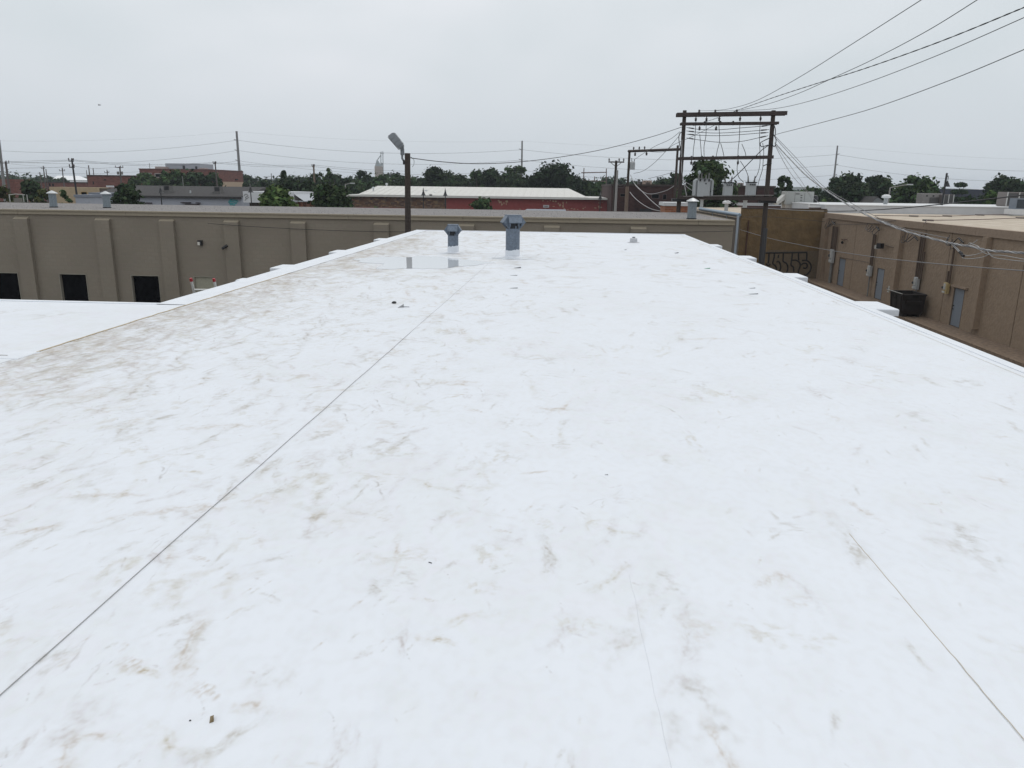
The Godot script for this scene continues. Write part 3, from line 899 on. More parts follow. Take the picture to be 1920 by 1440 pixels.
	part(o, "lens", bx(l + Vector3(-0.09, -0.12, 0.06), l + Vector3(0.035, 0.055, 0.09)), mat("white_lens", Vector3(0.62, 0.60, 0.55), 0.0, 1.0, 0.3))
	l = Vector3(-18.155, 3.987, -40.900)
	o = thing("security_camera", "small black camera angled down beside a pilaster on the taupe wall", "security camera", l)
	part(o, "body", tb([l + Vector3(-0.16, -0.12, 0.25), l + Vector3(0.08, 0.06, 0.1)], 0.07, 0.08, 8), iron())
	part(o, "bracket", tb([l + Vector3(0.08, 0.06, 0.1), l + Vector3(0.1, 0.08, -0.1)], 0.03), iron())
	part(o, "cord", tb([l + Vector3(0.09, 0.03, -0.06), l + Vector3(0.13, -1.2, -0.07), l + Vector3(0.12, -4.0, -0.07)], 0.014), iron())
	for k2 in 2:
		wire(["thin black cable strung along the taupe wall just under its fascia", "second thin black cable along the taupe wall, right of the light pole"][k2], sag(Vector3([-19.0, -6.6][k2], [5.2, 5.05][k2], -40.7), Vector3([-7.0, 8.6][k2], [4.95, 5.25][k2], -40.7), 0.12), 0.012, iron(), "", "wall_cable")

# ---------------------------------------------------------------- the stucco row on the right and the ochre end wall
func side_box(m: M, z0: float, z1: float, y0: float, y1: float, x0: float, x1: float):
	m.box(Vector3(minf(x0, x1), y0, minf(z0, z1)), Vector3(maxf(x0, x1), y1, maxf(z0, z1)))

func stucco_buildings():
	var xw := 21.4
	var o := thing("brown_stucco_building", "low brown stucco building with tan flat roof, along the right side of the lot", "building", Vector3(xw, 0, -40))
	var stucco := mat("brown_stucco", Vector3(0.275, 0.206, 0.147), 0.10, 3.0, 0.92, 0.0, 0.35)
	var joint := mat("joint_backing", Vector3(0.05, 0.032, 0.022), 0.1, 1.0)  # dark backing that shows in the gaps between panels
	var band := mat("stucco_band", Vector3(0.28, 0.21, 0.155), 0.12, 2.0, 0.9, 0.0, 0.3)
	# [z from, z to] of the three doors
	var doors := [[-43.536, -42.379], [-54.239, -53.009], [-61.737, -60.353]]
	var b := M.new()
	b.box(Vector3(xw + 0.12, 0, -66), Vector3(xw + 0.3, 5.3, -6))
	part(o, "wall", b, joint)
	# panels between the joints
	var cuts := [-66.0, -58.960, -54.881, -51.686, -47.848, -44.657, -41.066, -37.513, -34.2, -31.6, -29.0, -26.4, -23.8, -21.2, -16.0, -11.0, -6.0]
	for i in cuts.size() - 1:
		var z0: float = cuts[i] + 0.03
		var z1: float = cuts[i + 1] - 0.03
		var m := M.new()
		var inside := false
		for d in doors:
			var dm: float = (d[0] + d[1]) / 2
			if dm > z0 and dm < z1:
				inside = true
				side_box(m, z0, d[0], 0.18, 5.28, xw, xw + 0.13); side_box(m, d[1], z1, 0.18, 5.28, xw, xw + 0.13); side_box(m, d[0], d[1], 2.3, 5.28, xw, xw + 0.13)
		if not inside: side_box(m, z0, z1, 0.18, 5.28, xw, xw + 0.13)
		part(o, "wall_panel", m, stucco)
	for i in 3:
		var d: Array = doors[i]
		var m := M.new()
		side_box(m, d[0] + 0.04, d[1] - 0.04, 0.23, 2.27, xw + 0.05, xw + 0.11)
		var dr := part(o, "door", m, mat("grey_blue_door", Vector3(0.20, 0.23, 0.27), 0.06, 1.0, 0.5))
		m = M.new()
		side_box(m, d[0], d[0] + 0.04, 0.2, 2.3, xw - 0.01, xw + 0.12); side_box(m, d[1] - 0.04, d[1], 0.2, 2.3, xw - 0.01, xw + 0.12); side_box(m, d[0], d[1], 2.26, 2.3, xw - 0.008, xw + 0.118)
		part(dr, "frame", m, mat("door_frame", Vector3(0.15, 0.12, 0.095), 0.05, 1.0))
		m = M.new()
		m.lathe(Vector3(xw + 0.01, 1.12, d[0] + 0.14), [Vector2(0.0, -0.03), Vector2(0.04, -0.02), Vector2(0.045, 0.02), Vector2(0.0, 0.035)], 8)
		m.cbox(Vector3(xw + 0.03, 1.3, d[0] + 0.13), Vector3(0.04, 0.06, 0.06))
		part(dr, "handle", m, iron())
		for yy in [0.45, 1.15, 2.0]:
			m = M.new()
			m.cbox(Vector3(xw + 0.03, yy, d[1] - 0.06), Vector3(0.04, 0.12, 0.04))
			part(dr, "hinge", m, iron())
		if i == 0:
			m = M.new()
			side_box(m, d[0] - 0.12, d[1] + 0.3, 2.33, 2.42, xw - 0.16, xw)
			part(o, "door_hood", m, band)
	# pilasters
	for q in [[-40.917, -40.468, 0.5], [-51.342, -50.631, 0.2], [-65.9, -64.9, 0.2], [-27.7, -27.0, 0.5]]:
		var m := M.new()
		side_box(m, q[0], q[1], q[2], 5.15, xw - 0.3, xw)
		part(o, "pilaster", m, stucco)
	# coping band in lengths, and the roof behind it
	var z := -66.0
	while z < -6.0:
		var m := M.new()
		side_box(m, z, z + 5.98, 5.16, 5.56, xw - 0.12, xw + 0.25)
		part(o, "coping", m, band)
		z += 6.0
	var tan_roof := tan_roof_mat()
	part(o, "flat_roof", bx(Vector3(xw + 0.25, 5.2, -69.8), Vector3(46, 5.47, -6)), tan_roof)
	part(o, "rear_wall", bx(Vector3(45.8, 0, -69.8), Vector3(46, 5.47, -6)), stucco)
	# conduits over the roof, on blocks
	var pipes := [[[Vector3(29.283, 5.580, -70.681), Vector3(32.888, 5.580, -71.675), Vector3(35.252, 5.580, -72.810), Vector3(42.928, 5.580, -78.944)], [[Vector3(31.134, 5.500, -72.674)], [Vector3(36.404, 5.500, -75.182)]], "thin pipe across the tan flat roof on two blocks, the farthest of three"],
		[[Vector3(22.971, 5.580, -60.005), Vector3(25.830, 5.580, -60.129), Vector3(28.523, 5.580, -60.731), Vector3(33.363, 5.580, -65.762), Vector3(37.332, 5.580, -68.823), Vector3(41.661, 5.580, -73.607)], [[Vector3(26.734, 5.500, -62.228)], [Vector3(29.849, 5.500, -63.556)], [Vector3(34.553, 5.500, -68.017)], [Vector3(39.128, 5.500, -72.051)]], "thin pipe across the tan flat roof on four blocks, the middle of three"],
		[[Vector3(20.395, 5.580, -45.978), Vector3(22.911, 5.580, -51.344), Vector3(25.229, 5.580, -52.649), Vector3(28.785, 5.580, -55.344), Vector3(33.124, 5.580, -59.478), Vector3(39.044, 5.580, -64.635)], [[Vector3(23.833, 5.500, -53.253)], [Vector3(34.291, 5.500, -61.567)]], "pipe along the front edge of the tan flat roof, the nearest of three"]]
	for q in pipes:
		var pts: Array = q[0]
		var t := thing("roof_conduit", q[2], "pipe", pts[0])
		part(t, "pipe", tb(pts, 0.03), mat("rusty_pipe", Vector3(0.16, 0.115, 0.10), 0.2, 1.0))
		for s in q[1]:
			part(t, "block", bx(s[0] + Vector3(-0.28, -0.03, -0.2), s[0] + Vector3(0.28, 0.07, 0.2)), iron())
	# white parapet at the far end of that roof
	o = thing("white_parapet_building", "pale grey-white building end rising behind the tan flat roof on the right", "building", Vector3(34, 0, -76))
	var tl := Vector3(22.523, 6.143, -69.500); var trr := Vector3(38.804, 6.242, -69.500)
	part(o, "wall", bx(Vector3(tl.x, 0, -84), Vector3(46, tl.y - 0.04, -69.82)), mat("pale_render", Vector3(0.50, 0.51, 0.53), 0.05, 4.0))
	part(o, "coping", bx(Vector3(tl.x - 0.05, tl.y - 0.04, -84.1), Vector3(46, tl.y + 0.02, -69.75)), mat("white_coping", Vector3(0.62, 0.63, 0.64), 0.05, 3.0))

	# ochre building: parapet wall facing the lot, tan roof and gutter behind it
	var oz := -66.05
	var ol := 14.584
	var ot := 5.806
	o = thing("ochre_building", "ochre stucco building with graffiti, at the lot's far end behind the big pole", "building", Vector3(18, 0, oz))
	part(o, "front_wall", bx(Vector3(ol, 0, oz - 0.3), Vector3(xw + 0.1, ot, oz)), mat("ochre_stucco", Vector3(0.158, 0.104, 0.047), 0.2, 5.0, 0.92, 0.0, 0.4))
	part(o, "coping", bx(Vector3(ol - 0.03, ot, oz - 0.36), Vector3(xw + 0.02, ot + 0.07, oz + 0.05)), mat("dark_coping", Vector3(0.05, 0.035, 0.03), 0.1, 1.0))
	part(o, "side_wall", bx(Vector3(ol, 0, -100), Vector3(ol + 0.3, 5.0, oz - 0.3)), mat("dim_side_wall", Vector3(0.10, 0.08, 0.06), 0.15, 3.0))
	part(o, "flat_roof", bx(Vector3(ol - 0.1, 5.0, -100), Vector3(xw + 0.2, 5.25, oz - 0.3)), tan_roof)
	part(o, "grey_patch", bx(Vector3(16.987, 0.1, oz), Vector3(xw, 2.472, oz + 0.012)), mat("overpaint", Vector3(0.138, 0.104, 0.066), 0.15, 1.2))
	part(o, "conduit", tb([Vector3(15.195, 4.871, -65.950), Vector3(15.150, 2.389, -65.950), Vector3(15.254, 0.175, -65.950)], 0.06), mat("rust_brown", Vector3(0.07, 0.028, 0.016), 0.2, 1.0))
	var gm := M.new()
	var strokes := [
		[Vector3(16.663, 2.224, -66.000), Vector3(17.881, 2.259, -66.000), Vector3(19.183, 2.300, -66.000), Vector3(20.199, 2.336, -66.000)],
		[Vector3(17.100, 2.223, -66.000), Vector3(17.121, 1.761, -66.000), Vector3(17.128, 1.363, -66.000)], [Vector3(16.940, 1.359, -66.000), Vector3(17.154, 1.186, -66.000), Vector3(17.294, 1.322, -66.000)],
		[Vector3(17.556, 2.244, -66.000), Vector3(17.545, 1.813, -66.000), Vector3(17.500, 1.370, -66.000), Vector3(17.722, 1.197, -66.000), Vector3(17.835, 0.934, -66.000), Vector3(17.817, 0.667, -66.000)],
		[Vector3(17.898, 2.083, -66.000), Vector3(17.898, 1.819, -66.000)],
		[Vector3(18.273, 2.266, -66.000), Vector3(18.298, 1.827, -66.000), Vector3(18.342, 1.563, -66.000), Vector3(18.621, 1.392, -66.000), Vector3(18.765, 1.040, -66.000), Vector3(18.700, 0.595, -66.000)],
		[Vector3(17.784, 1.464, -66.000), Vector3(17.950, 1.556, -66.000), Vector3(18.102, 1.337, -66.000), Vector3(18.172, 1.073, -66.000), Vector3(18.114, 0.761, -66.000)],
		[Vector3(19.011, 2.279, -66.000), Vector3(19.003, 1.708, -66.000), Vector3(19.004, 1.266, -66.000), Vector3(19.218, 1.093, -66.000), Vector3(19.281, 0.696, -66.000)],
		[Vector3(19.008, 1.664, -66.000), Vector3(19.378, 1.671, -66.000), Vector3(19.656, 1.500, -66.000), Vector3(19.749, 1.236, -66.000), Vector3(19.677, 0.881, -66.000), Vector3(19.631, 0.480, -66.000)],
		[Vector3(19.510, 2.289, -66.000), Vector3(19.533, 1.982, -66.000), Vector3(19.595, 1.675, -66.000)],
		[Vector3(20.178, 2.327, -66.000), Vector3(20.205, 1.994, -66.000), Vector3(20.224, 1.687, -66.000)],
		[Vector3(19.858, 1.658, -66.000), Vector3(20.227, 1.665, -66.000), Vector3(20.508, 1.472, -66.000), Vector3(20.650, 1.165, -66.000), Vector3(20.583, 0.766, -66.000), Vector3(20.329, 0.494, -66.000), Vector3(20.115, 0.446, -66.000)],
		[Vector3(19.810, 1.282, -66.000), Vector3(20.011, 1.440, -66.000), Vector3(20.255, 1.401, -66.000), Vector3(20.324, 1.159, -66.000), Vector3(20.185, 1.024, -66.000), Vector3(20.005, 1.087, -66.000)]]
	for s in strokes:
		gm.tube(smooth(s, 5), 0.06, 0.06, 4)
	for i in gm.v.size(): gm.v[i].z = oz + (gm.v[i].z - oz) * 0.08 + 0.02
	part(o, "graffiti", gm, mat("black_paint", Vector3(0.014, 0.012, 0.011), 0.0, 1.0, 0.7))
	var ga := Vector3(14.503, 5.225, -66.000); var gb := Vector3(14.250, 5.272, -85.426)
	o = thing("roof_gutter", "blue-grey metal eaves gutter with downspout at the ochre building's left corner", "gutter", ga)
	var gal := mat("blue_gutter", Vector3(0.22, 0.29, 0.36), 0.12, 1.0, 0.5, 0.2)
	var gu := M.new()
	gu.tube([ga + Vector3(-0.1, 0.06, 0.1), Vector3(ga.x - 0.1, gb.y, gb.z)], 0.16, 0.16, 4)
	part(o, "trough", gu, gal)
	part(o, "downspout", tb([ga + Vector3(-0.22, 0.0, 0.05), ga + Vector3(-0.2, -0.35, 0.1), Vector3(ga.x - 0.22, 0.1, ga.z + 0.1)], 0.1, 0.1, 6), mat("pale_downspout", Vector3(0.36, 0.42, 0.48), 0.08, 1.0, 0.5, 0.1))
	for t in [0.25, 0.6]:
		var p := ga.lerp(Vector3(ga.x, gb.y, gb.z), t)
		part(o, "strap", tb([p + Vector3(-0.2, -0.05, 0), p + Vector3(-0.1, -0.45, 0)], 0.03), gal)
	# low white parapet curbs on the roofs behind the ochre wall
	var curb := mat("white_coping", Vector3.ZERO)
	var rust := mat("red_brown_edge", Vector3(0.10, 0.055, 0.045), 0.2, 2.0)
	o = thing("flat_roof_row", "row of flat roofs with white-topped brown curbs behind the ochre wall", "building", Vector3(22, 0, -100))
	for q in [[Vector2(18.858, 27.425), 5.680, -101.0], [Vector2(19.780, 26.358), 5.573, -97.0], [Vector2(22.451, 23.884), 6.058, -74.0], [Vector2(21.556, 22.931), 5.971, -71.0]]:
		part(o, "curb", bx(Vector3(q[0].x, 4.9, q[2] - 0.3), Vector3(q[0].y, q[1] - 0.1, q[2])), rust)
		part(o, "curb_cap", bx(Vector3(q[0].x - 0.05, q[1] - 0.1, q[2] - 0.4), Vector3(q[0].y + 0.05, q[1] + 0.03, q[2] + 0.06)), curb)
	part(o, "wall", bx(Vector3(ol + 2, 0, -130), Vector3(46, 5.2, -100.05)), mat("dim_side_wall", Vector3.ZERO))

func tan_roof_mat() -> StandardMaterial3D:
	if mats.has("tan_roof"): return mats["tan_roof"]
	var m := StandardMaterial3D.new()
	m.resource_name = "tan_roof"
	m.roughness = 0.9
	m.albedo_texture = noise_tex(lin(0.36, 0.29, 0.21), lin(0.60, 0.54, 0.46), 0.012, 5, 8, 512)
	m.uv1_triplanar = true; m.uv1_world_triplanar = true; m.uv1_scale = Vector3(1.0 / 9.0, 1.0 / 9.0, 1.0 / 5.0)
	mats["tan_roof"] = m
	return m

# ---------------------------------------------------------------- things in the lot and on the stucco wall
func meter(label: String, at: Vector3, s: float, col: Vector3, key: String, pipes: Array, to_ground: float):
	var o := thing("electric_meter", label, "electric meter", at)
	var m := mat(key, col, 0.06, 0.5, 0.5)
	var b := M.new()
	b.bevel(at + Vector3(-0.2, -0.42 * s, -0.26 * s), at + Vector3(0.02, 0.42 * s, 0.26 * s), 0.03)
	part(o, "box", b, m)
	b = M.new()
	b.cbox(at + Vector3(-0.23, 0.12 * s, 0.08 * s), Vector3(0.06, 0.46 * s, 0.16 * s))
	b.cbox(at + Vector3(-0.22, -0.3 * s, -0.02), Vector3(0.05, 0.12 * s, 0.34 * s))
	part(o, "cover", b, mat("meter_white", Vector3(0.52, 0.52, 0.50), 0.05, 0.5, 0.4))
	part(o, "dial", tb([at + Vector3(-0.18, 0.02, -0.1 * s), at + Vector3(-0.3, 0.02, -0.1 * s)], 0.1 * s, 0.09 * s, 12), mat("meter_glass", Vector3(0.05, 0.055, 0.06), 0.0, 1.0, 0.15))
	var brown := mat("painted_conduit", Vector3(0.105, 0.075, 0.055), 0.12, 1.0)
	for p in pipes:   # [z offset, top height, radius]
		part(o, "conduit", tb([at + Vector3(-0.06, 0.35 * s, p[0]), Vector3(at.x - 0.06, p[1], at.z + p[0])], p[2]), brown)
	if to_ground > 0.0:
		part(o, "conduit", tb([at + Vector3(-0.06, -0.35 * s, 0.05), Vector3(at.x - 0.06, 0.2, at.z + 0.05)], to_ground), mat("grey_conduit", Vector3(0.20, 0.20, 0.19), 0.1, 1.0))

func lot_things():
	var xw := 21.36
	var grey := Vector3(0.36, 0.37, 0.37)
	meter("large grey meter box with fat conduit, in the corner by the graffiti wall", Vector3(21.300, 2.317, -62.963), 1.25, grey, "meter_grey", [[-0.5, 4.6, 0.06], [-0.2, 4.6, 0.05], [0.15, 4.6, 0.09], [0.45, 4.6, 0.05]], 0.11)
	meter("grey meter box left of the middle grey door on the stucco wall", Vector3(21.300, 1.968, -55.055), 0.85, grey, "meter_grey", [[-0.12, 4.45, 0.06], [0.15, 4.45, 0.06]], 0.045)
	meter("grey meter box high on the wall behind the dumpster's right end", Vector3(21.300, 1.999, -47.735), 0.85, grey, "meter_grey", [[-0.3, 4.9, 0.05], [-0.05, 4.7, 0.05], [0.2, 4.9, 0.06], [0.42, 3.9, 0.05]], 0.04)
	meter("yellowed meter box left of the nearest grey door with a little hood", Vector3(21.300, 2.179, -44.034), 0.72, Vector3(0.40, 0.31, 0.15), "meter_yellow", [[-0.1, 3.1, 0.05], [0.14, 4.55, 0.06]], 0.0)
	meter("small pale box low on the wall just left of the dumpster", Vector3(21.300, 1.197, -51.250), 0.55, Vector3(0.42, 0.42, 0.33), "meter_pale", [[0.0, 1.9, 0.03]], 0.04)
	# lights on that wall
	var l := Vector3(21.300, 3.786, -53.624)
	var o := thing("flood_light", "dark floodlight on a bracket high on the stucco wall, above the dumpster", "wall light", l)
	var m := M.new()
	m.cbox(l + Vector3(-0.3, 0.02, 0.35), Vector3(0.3, 0.34, 0.36), Basis(Vector3.UP, 0.5))
	part(o, "housing", m, iron())
	m = M.new()
	m.cbox(l + Vector3(-0.42, -0.08, 0.16), Vector3(0.14, 0.24, 0.3), Basis(Vector3.UP, 0.5))
	part(o, "lens", m, mat("lens_grey", Vector3(0.42, 0.41, 0.38), 0.0, 1.0, 0.3))
	part(o, "bracket", tb([l + Vector3(-0.02, -0.1, -0.55), l + Vector3(-0.15, 0.05, -0.2), l + Vector3(-0.25, 0.02, 0.3)], 0.045), mat("rust_brown", Vector3.ZERO))
	part(o, "conduit", tb([l + Vector3(-0.01, 0.08, 0.4), l + Vector3(-0.01, 0.0, 2.6), l + Vector3(-0.01, -0.5, 2.3)], 0.025), mat("painted_conduit", Vector3.ZERO))
	l = Vector3(21.300, 3.574, -60.985)
	o = thing("bare_bulb_light", "small white bulb on a short arm high on the stucco wall near the graffiti corner", "wall light", l)
	part(o, "arm", tb([l + Vector3(0, 0.15, -0.5), l + Vector3(-0.1, 0.12, 0.1), l + Vector3(-0.02, 0.22, 0.7)], 0.03), mat("rust_brown", Vector3.ZERO))
	m = M.new()
	m.lathe(l + Vector3(-0.12, -0.08, 0.05), [Vector2(0, -0.1), Vector2(0.09, -0.05), Vector2(0.1, 0.04), Vector2(0.05, 0.12), Vector2(0, 0.14)], 10)
	part(o, "bulb", m, mat("white_bulb", Vector3(0.75, 0.73, 0.7), 0.0, 1.0, 0.3))
	# service heads: bunches of wire at the top of the risers
	var k := 0
	for q in [[Vector3(21.100, 4.612, -48.775), "tangle of black service wires at the head of the three risers above the dumpster"], [Vector3(21.100, 4.834, -43.412), "curled black service wires on an arm, high on the wall above the nearest door"], [Vector3(21.100, 4.887, -54.653), "tangle of service wires under the coping, high above the middle door"], [Vector3(21.100, 4.856, -63.484), "cluster of service heads under the coping in the corner by the ochre wall"]]:
		var c: Vector3 = q[0]
		var t := thing("service_wiring", q[1], "cable", c)
		var rr := RandomNumberGenerator.new()
		rr.seed = 40 + k
		part(t, "arm", tb([c + Vector3(0.25, 0.0, -0.1), c + Vector3(-0.1, 0.12, 0.3), c + Vector3(-0.05, -0.1, 0.8)], 0.04), iron())
		for i in 4:
			var s := c + Vector3(rr.randf_range(-0.1, 0.1), rr.randf_range(-0.1, 0.2), rr.randf_range(-0.5, 0.6))
			part(t, "loop", tb(smooth([s, s + Vector3(-0.15, -0.35, -0.4), s + Vector3(-0.1, -0.25 - rr.randf() * 0.2, -0.9), s + Vector3(0.1, 0.05, -1.2)], 5), 0.018), iron())
		k += 1
	# dumpster
	var d := Vector3(20.45, 0.2, -46.9)
	o = thing("dumpster", "rusty dark brown open-topped steel dumpster by the stucco wall", "dumpster", d)
	var rust := mat("dumpster_brown", Vector3(0.012, 0.008, 0.007), 0.4, 0.8, 0.7)
	var hx := 0.66; var hz := 0.92; var h := 1.3
	m = M.new()
	var lo := [Vector3(-hx * 0.86, 0.14, -hz * 0.9), Vector3(hx * 0.86, 0.14, -hz * 0.9), Vector3(hx * 0.86, 0.14, hz * 0.9), Vector3(-hx * 0.86, 0.14, hz * 0.9)]
	var hi := [Vector3(-hx, h, -hz), Vector3(hx, h, -hz), Vector3(hx, h, hz), Vector3(-hx, h, hz)]
	for i in 4:
		var j := (i + 1) % 4
		m.quad(d + lo[i], d + hi[i], d + hi[j], d + lo[j])
		m.quad(d + lo[i] * Vector3(0.95, 1.1, 0.95), d + lo[j] * Vector3(0.95, 1.1, 0.95), d + hi[j] * Vector3(0.95, 1, 0.95), d + hi[i] * Vector3(0.95, 1, 0.95))
	m.quad(d + lo[0], d + lo[1], d + lo[2], d + lo[3])
	part(o, "body", m, rust)
	for i in 4:
		part(o, "rim", tb([d + hi[i], d + hi[(i + 1) % 4]], 0.055, 0.055, 4), rust)
	for i in 3:
		var zz := lerpf(-0.7, 0.7, i / 2.0)
		part(o, "rib", tb([d + Vector3(-hx * 0.88, 0.2, zz), d + Vector3(-hx * 1.0, h - 0.1, zz)], 0.05, 0.05, 4), rust)
	for s in [-1.0, 1.0]:
		part(o, "lift_pocket", bx(d + Vector3(-0.45, 0.75, hz * s * 0.96 - 0.08), d + Vector3(0.45, 0.95, hz * s * 0.96 + 0.12)), rust)
		part(o, "skid", bx(d + Vector3(0.4 * s - 0.08, 0, -hz * 0.85), d + Vector3(0.4 * s + 0.08, 0.15, hz * 0.85)), rust)
	part(o, "lid_bar", tb([d + Vector3(-0.95, h + 0.12, -0.75), d + Vector3(-0.7, h + 0.05, 0.9)], 0.018), mat("pale_metal", Vector3.ZERO))
	m = M.new()
	for q in [[0.75, 1.12, 0.10], [0.55, 1.2, 0.07], [0.35, 0.98, 0.09], [0.15, 1.08, 0.08], [0.62, 0.95, 0.06], [0.0, 0.95, 0.06]]:
		var c := d + Vector3(-hx * lerpf(0.86, 1.0, (q[1] - 0.14) / 1.28) - 0.012, q[1], q[0] - 0.6)
		for t in 7:
			var a0 := TAU * t / 7; var a1 := TAU * (t + 1) / 7
			var r0: float = q[2] * (0.7 + 0.3 * sin(t * 2.7)); var r1: float = q[2] * (0.7 + 0.3 * sin(((t + 1) % 7) * 2.7))
			m.tri(c, c + Vector3(-0.001, sin(a0) * r0, cos(a0) * r0 * 1.3), c + Vector3(-0.001, sin(a1) * r1, cos(a1) * r1 * 1.3))
	part(o, "worn_sticker", m, mat("sticker_white", Vector3(0.32, 0.32, 0.33), 0.3, 0.2))
	part(o, "label_plate", bx(d + Vector3(-0.12, 1.16, hz + 0.02), d + Vector3(0.2, 1.26, hz + 0.035)), mat("sticker_white", Vector3.ZERO))

# ---------------------------------------------------------------- roof-top units
func air_unit(label: String, c0: Vector3, size: Vector3, kind: int, col: Vector3, key: String, base_y: float):   # c0: middle of its front face at the bottom
	var o := thing("air_conditioner", label, "air conditioner", c0)
	var m := mat(key, col, 0.06, 1.0, 0.55)
	var b := M.new()
	b.bevel(c0 + Vector3(-size.x / 2, 0, -size.z), c0 + Vector3(size.x / 2, size.y, 0), 0.03)
	part(o, "casing", b, m)
	part(o, "base", bx(Vector3(c0.x - size.x * 0.46, base_y, c0.z - size.z * 0.95), Vector3(c0.x + size.x * 0.46, c0.y + 0.001, c0.z - 0.06)), mat("unit_curb", Vector3(0.40, 0.37, 0.33), 0.1, 1.0))
	var dark := mat("unit_grille", Vector3(0.07, 0.068, 0.066), 0.1, 0.5)
	if kind == 0:
		var d := M.new()   # slanted duct on its left
		var w0 := -size.z * 0.8
		var p := [c0 + Vector3(-size.x / 2, size.y * 0.75, -0.2), c0 + Vector3(-size.x / 2, size.y * 0.35, -0.2), c0 + Vector3(-size.x * 0.72, -0.05, -0.2), c0 + Vector3(-size.x * 0.8, 0.12, -0.2)]
		var q := []
		for v in p: q.append(v + Vector3(0, 0, w0))
		d.quad(p[0], p[1], p[2], p[3]); d.quad(q[3], q[2], q[1], q[0]); d.quad(p[0], p[3], q[3], q[0]); d.quad(p[1], q[1], q[2], p[2]); d.quad(p[3], p[2], q[2], q[3])
		part(o, "duct", d, mat("duct_pale", Vector3(0.5, 0.5, 0.48), 0.05, 1.0))
		for s in [-0.17, 0.17]:
			part(o, "panel_seam", bx(c0 + Vector3(size.x * s - 0.012, 0.05, 0), c0 + Vector3(size.x * s + 0.012, size.y - 0.1, 0.012)), dark)
		part(o, "name_plate", bx(c0 + Vector3(-0.4, size.y * 0.78, 0), c0 + Vector3(-0.05, size.y * 0.85, 0.015)), dark)
		for yy in [0.3, 0.5, 0.68]:
			part(o, "latch", bx(c0 + Vector3(0.08, size.y * yy, 0), c0 + Vector3(0.24, size.y * yy + 0.07, 0.04)), dark)
		var fn := M.new()
		fn.lathe(c0 + Vector3(size.x * 0.58, size.y * 0.35, -0.4), [Vector2(0.0, 0.5), Vector2(0.3, 0.42), Vector2(0.34, 0.1), Vector2(0.26, -0.45), Vector2(0, -0.45)], 12)
		part(o, "blower", fn, iron())
	elif kind == 1:
		for k in 9:
			part(o, "louver", bx(c0 + Vector3(-size.x * 0.18, size.y * (0.16 + 0.06 * k), 0), c0 + Vector3(size.x * 0.3, size.y * (0.19 + 0.06 * k), 0.03)), dark)
		for s in [-0.36, -0.05]:
			part(o, "name_plate", bx(c0 + Vector3(size.x * s, size.y * 0.74, 0), c0 + Vector3(size.x * s + 0.18, size.y * 0.84, 0.012)), mat("sticker_white", Vector3.ZERO))
	else:
		for k in 3:
			part(o, "frame_post", bx(c0 + Vector3(size.x * (k / 2.0 - 0.5), 0, 0), c0 + Vector3(size.x * (k / 2.0 - 0.5) + 0.07, size.y, 0.05)), mat("duct_pale", Vector3.ZERO))
		for k in 2:
			part(o, "grille", bx(c0 + Vector3(size.x * (k / 2.0 - 0.5) + 0.09, 0.1, 0), c0 + Vector3(size.x * (k / 2.0) - 0.04, size.y - 0.1, 0.02)), dark)

# ---------------------------------------------------------------- the town beyond
func far_wall(o: Node, called: String, a: Vector3, b: Vector3, depth: float, m: Material):   # between two corners of its front face
	part(o, called, bx(Vector3(a.x, minf(a.y, b.y), a.z - depth), Vector3(b.x, maxf(a.y, b.y), a.z)), m)

func far_window(o: Node, a: Vector3, b: Vector3, fr: Material):
	var m := M.new()
	var t := clampf((b.x - a.x) * 0.06, 0.05, 0.15)
	m.box(Vector3(a.x - t, b.y - t, a.z - 0.02), Vector3(b.x + t, b.y, a.z + 0.05)); m.box(Vector3(a.x - t, a.y - t, a.z - 0.02), Vector3(b.x + t, a.y, a.z + 0.05))
	m.box(Vector3(a.x - t, b.y, a.z - 0.02), Vector3(a.x, a.y - t, a.z + 0.05)); m.box(Vector3(b.x, b.y, a.z - 0.02), Vector3(b.x + t, a.y - t, a.z + 0.05))
	var w := part(o, "window", m, fr)
	part(w, "pane", bx(Vector3(a.x, b.y, a.z - 0.01), Vector3(b.x, a.y - t, a.z + 0.02)), dark_glass())

func building(called: String, label: String, a: Vector3, b: Vector3, depth: float, m: Material, cap: Material = null, windows := [], fr: Material = null) -> Node3D:   # corners top left, top right of the front face
	var o := thing(called, label, "building", Vector3((a.x + b.x) / 2, 0, a.z))
	far_wall(o, "wall", Vector3(a.x, 0, a.z), Vector3(b.x, (a.y + b.y) / 2, a.z), depth, m)
	if cap != null:
		var y := (a.y + b.y) / 2
		part(o, "coping", bx(Vector3(a.x - 0.1, y, a.z - depth - 0.1), Vector3(b.x + 0.1, y + 0.25, a.z + 0.1)), cap)
	for w in windows: far_window(o, w[0], w[1], fr)
	return o

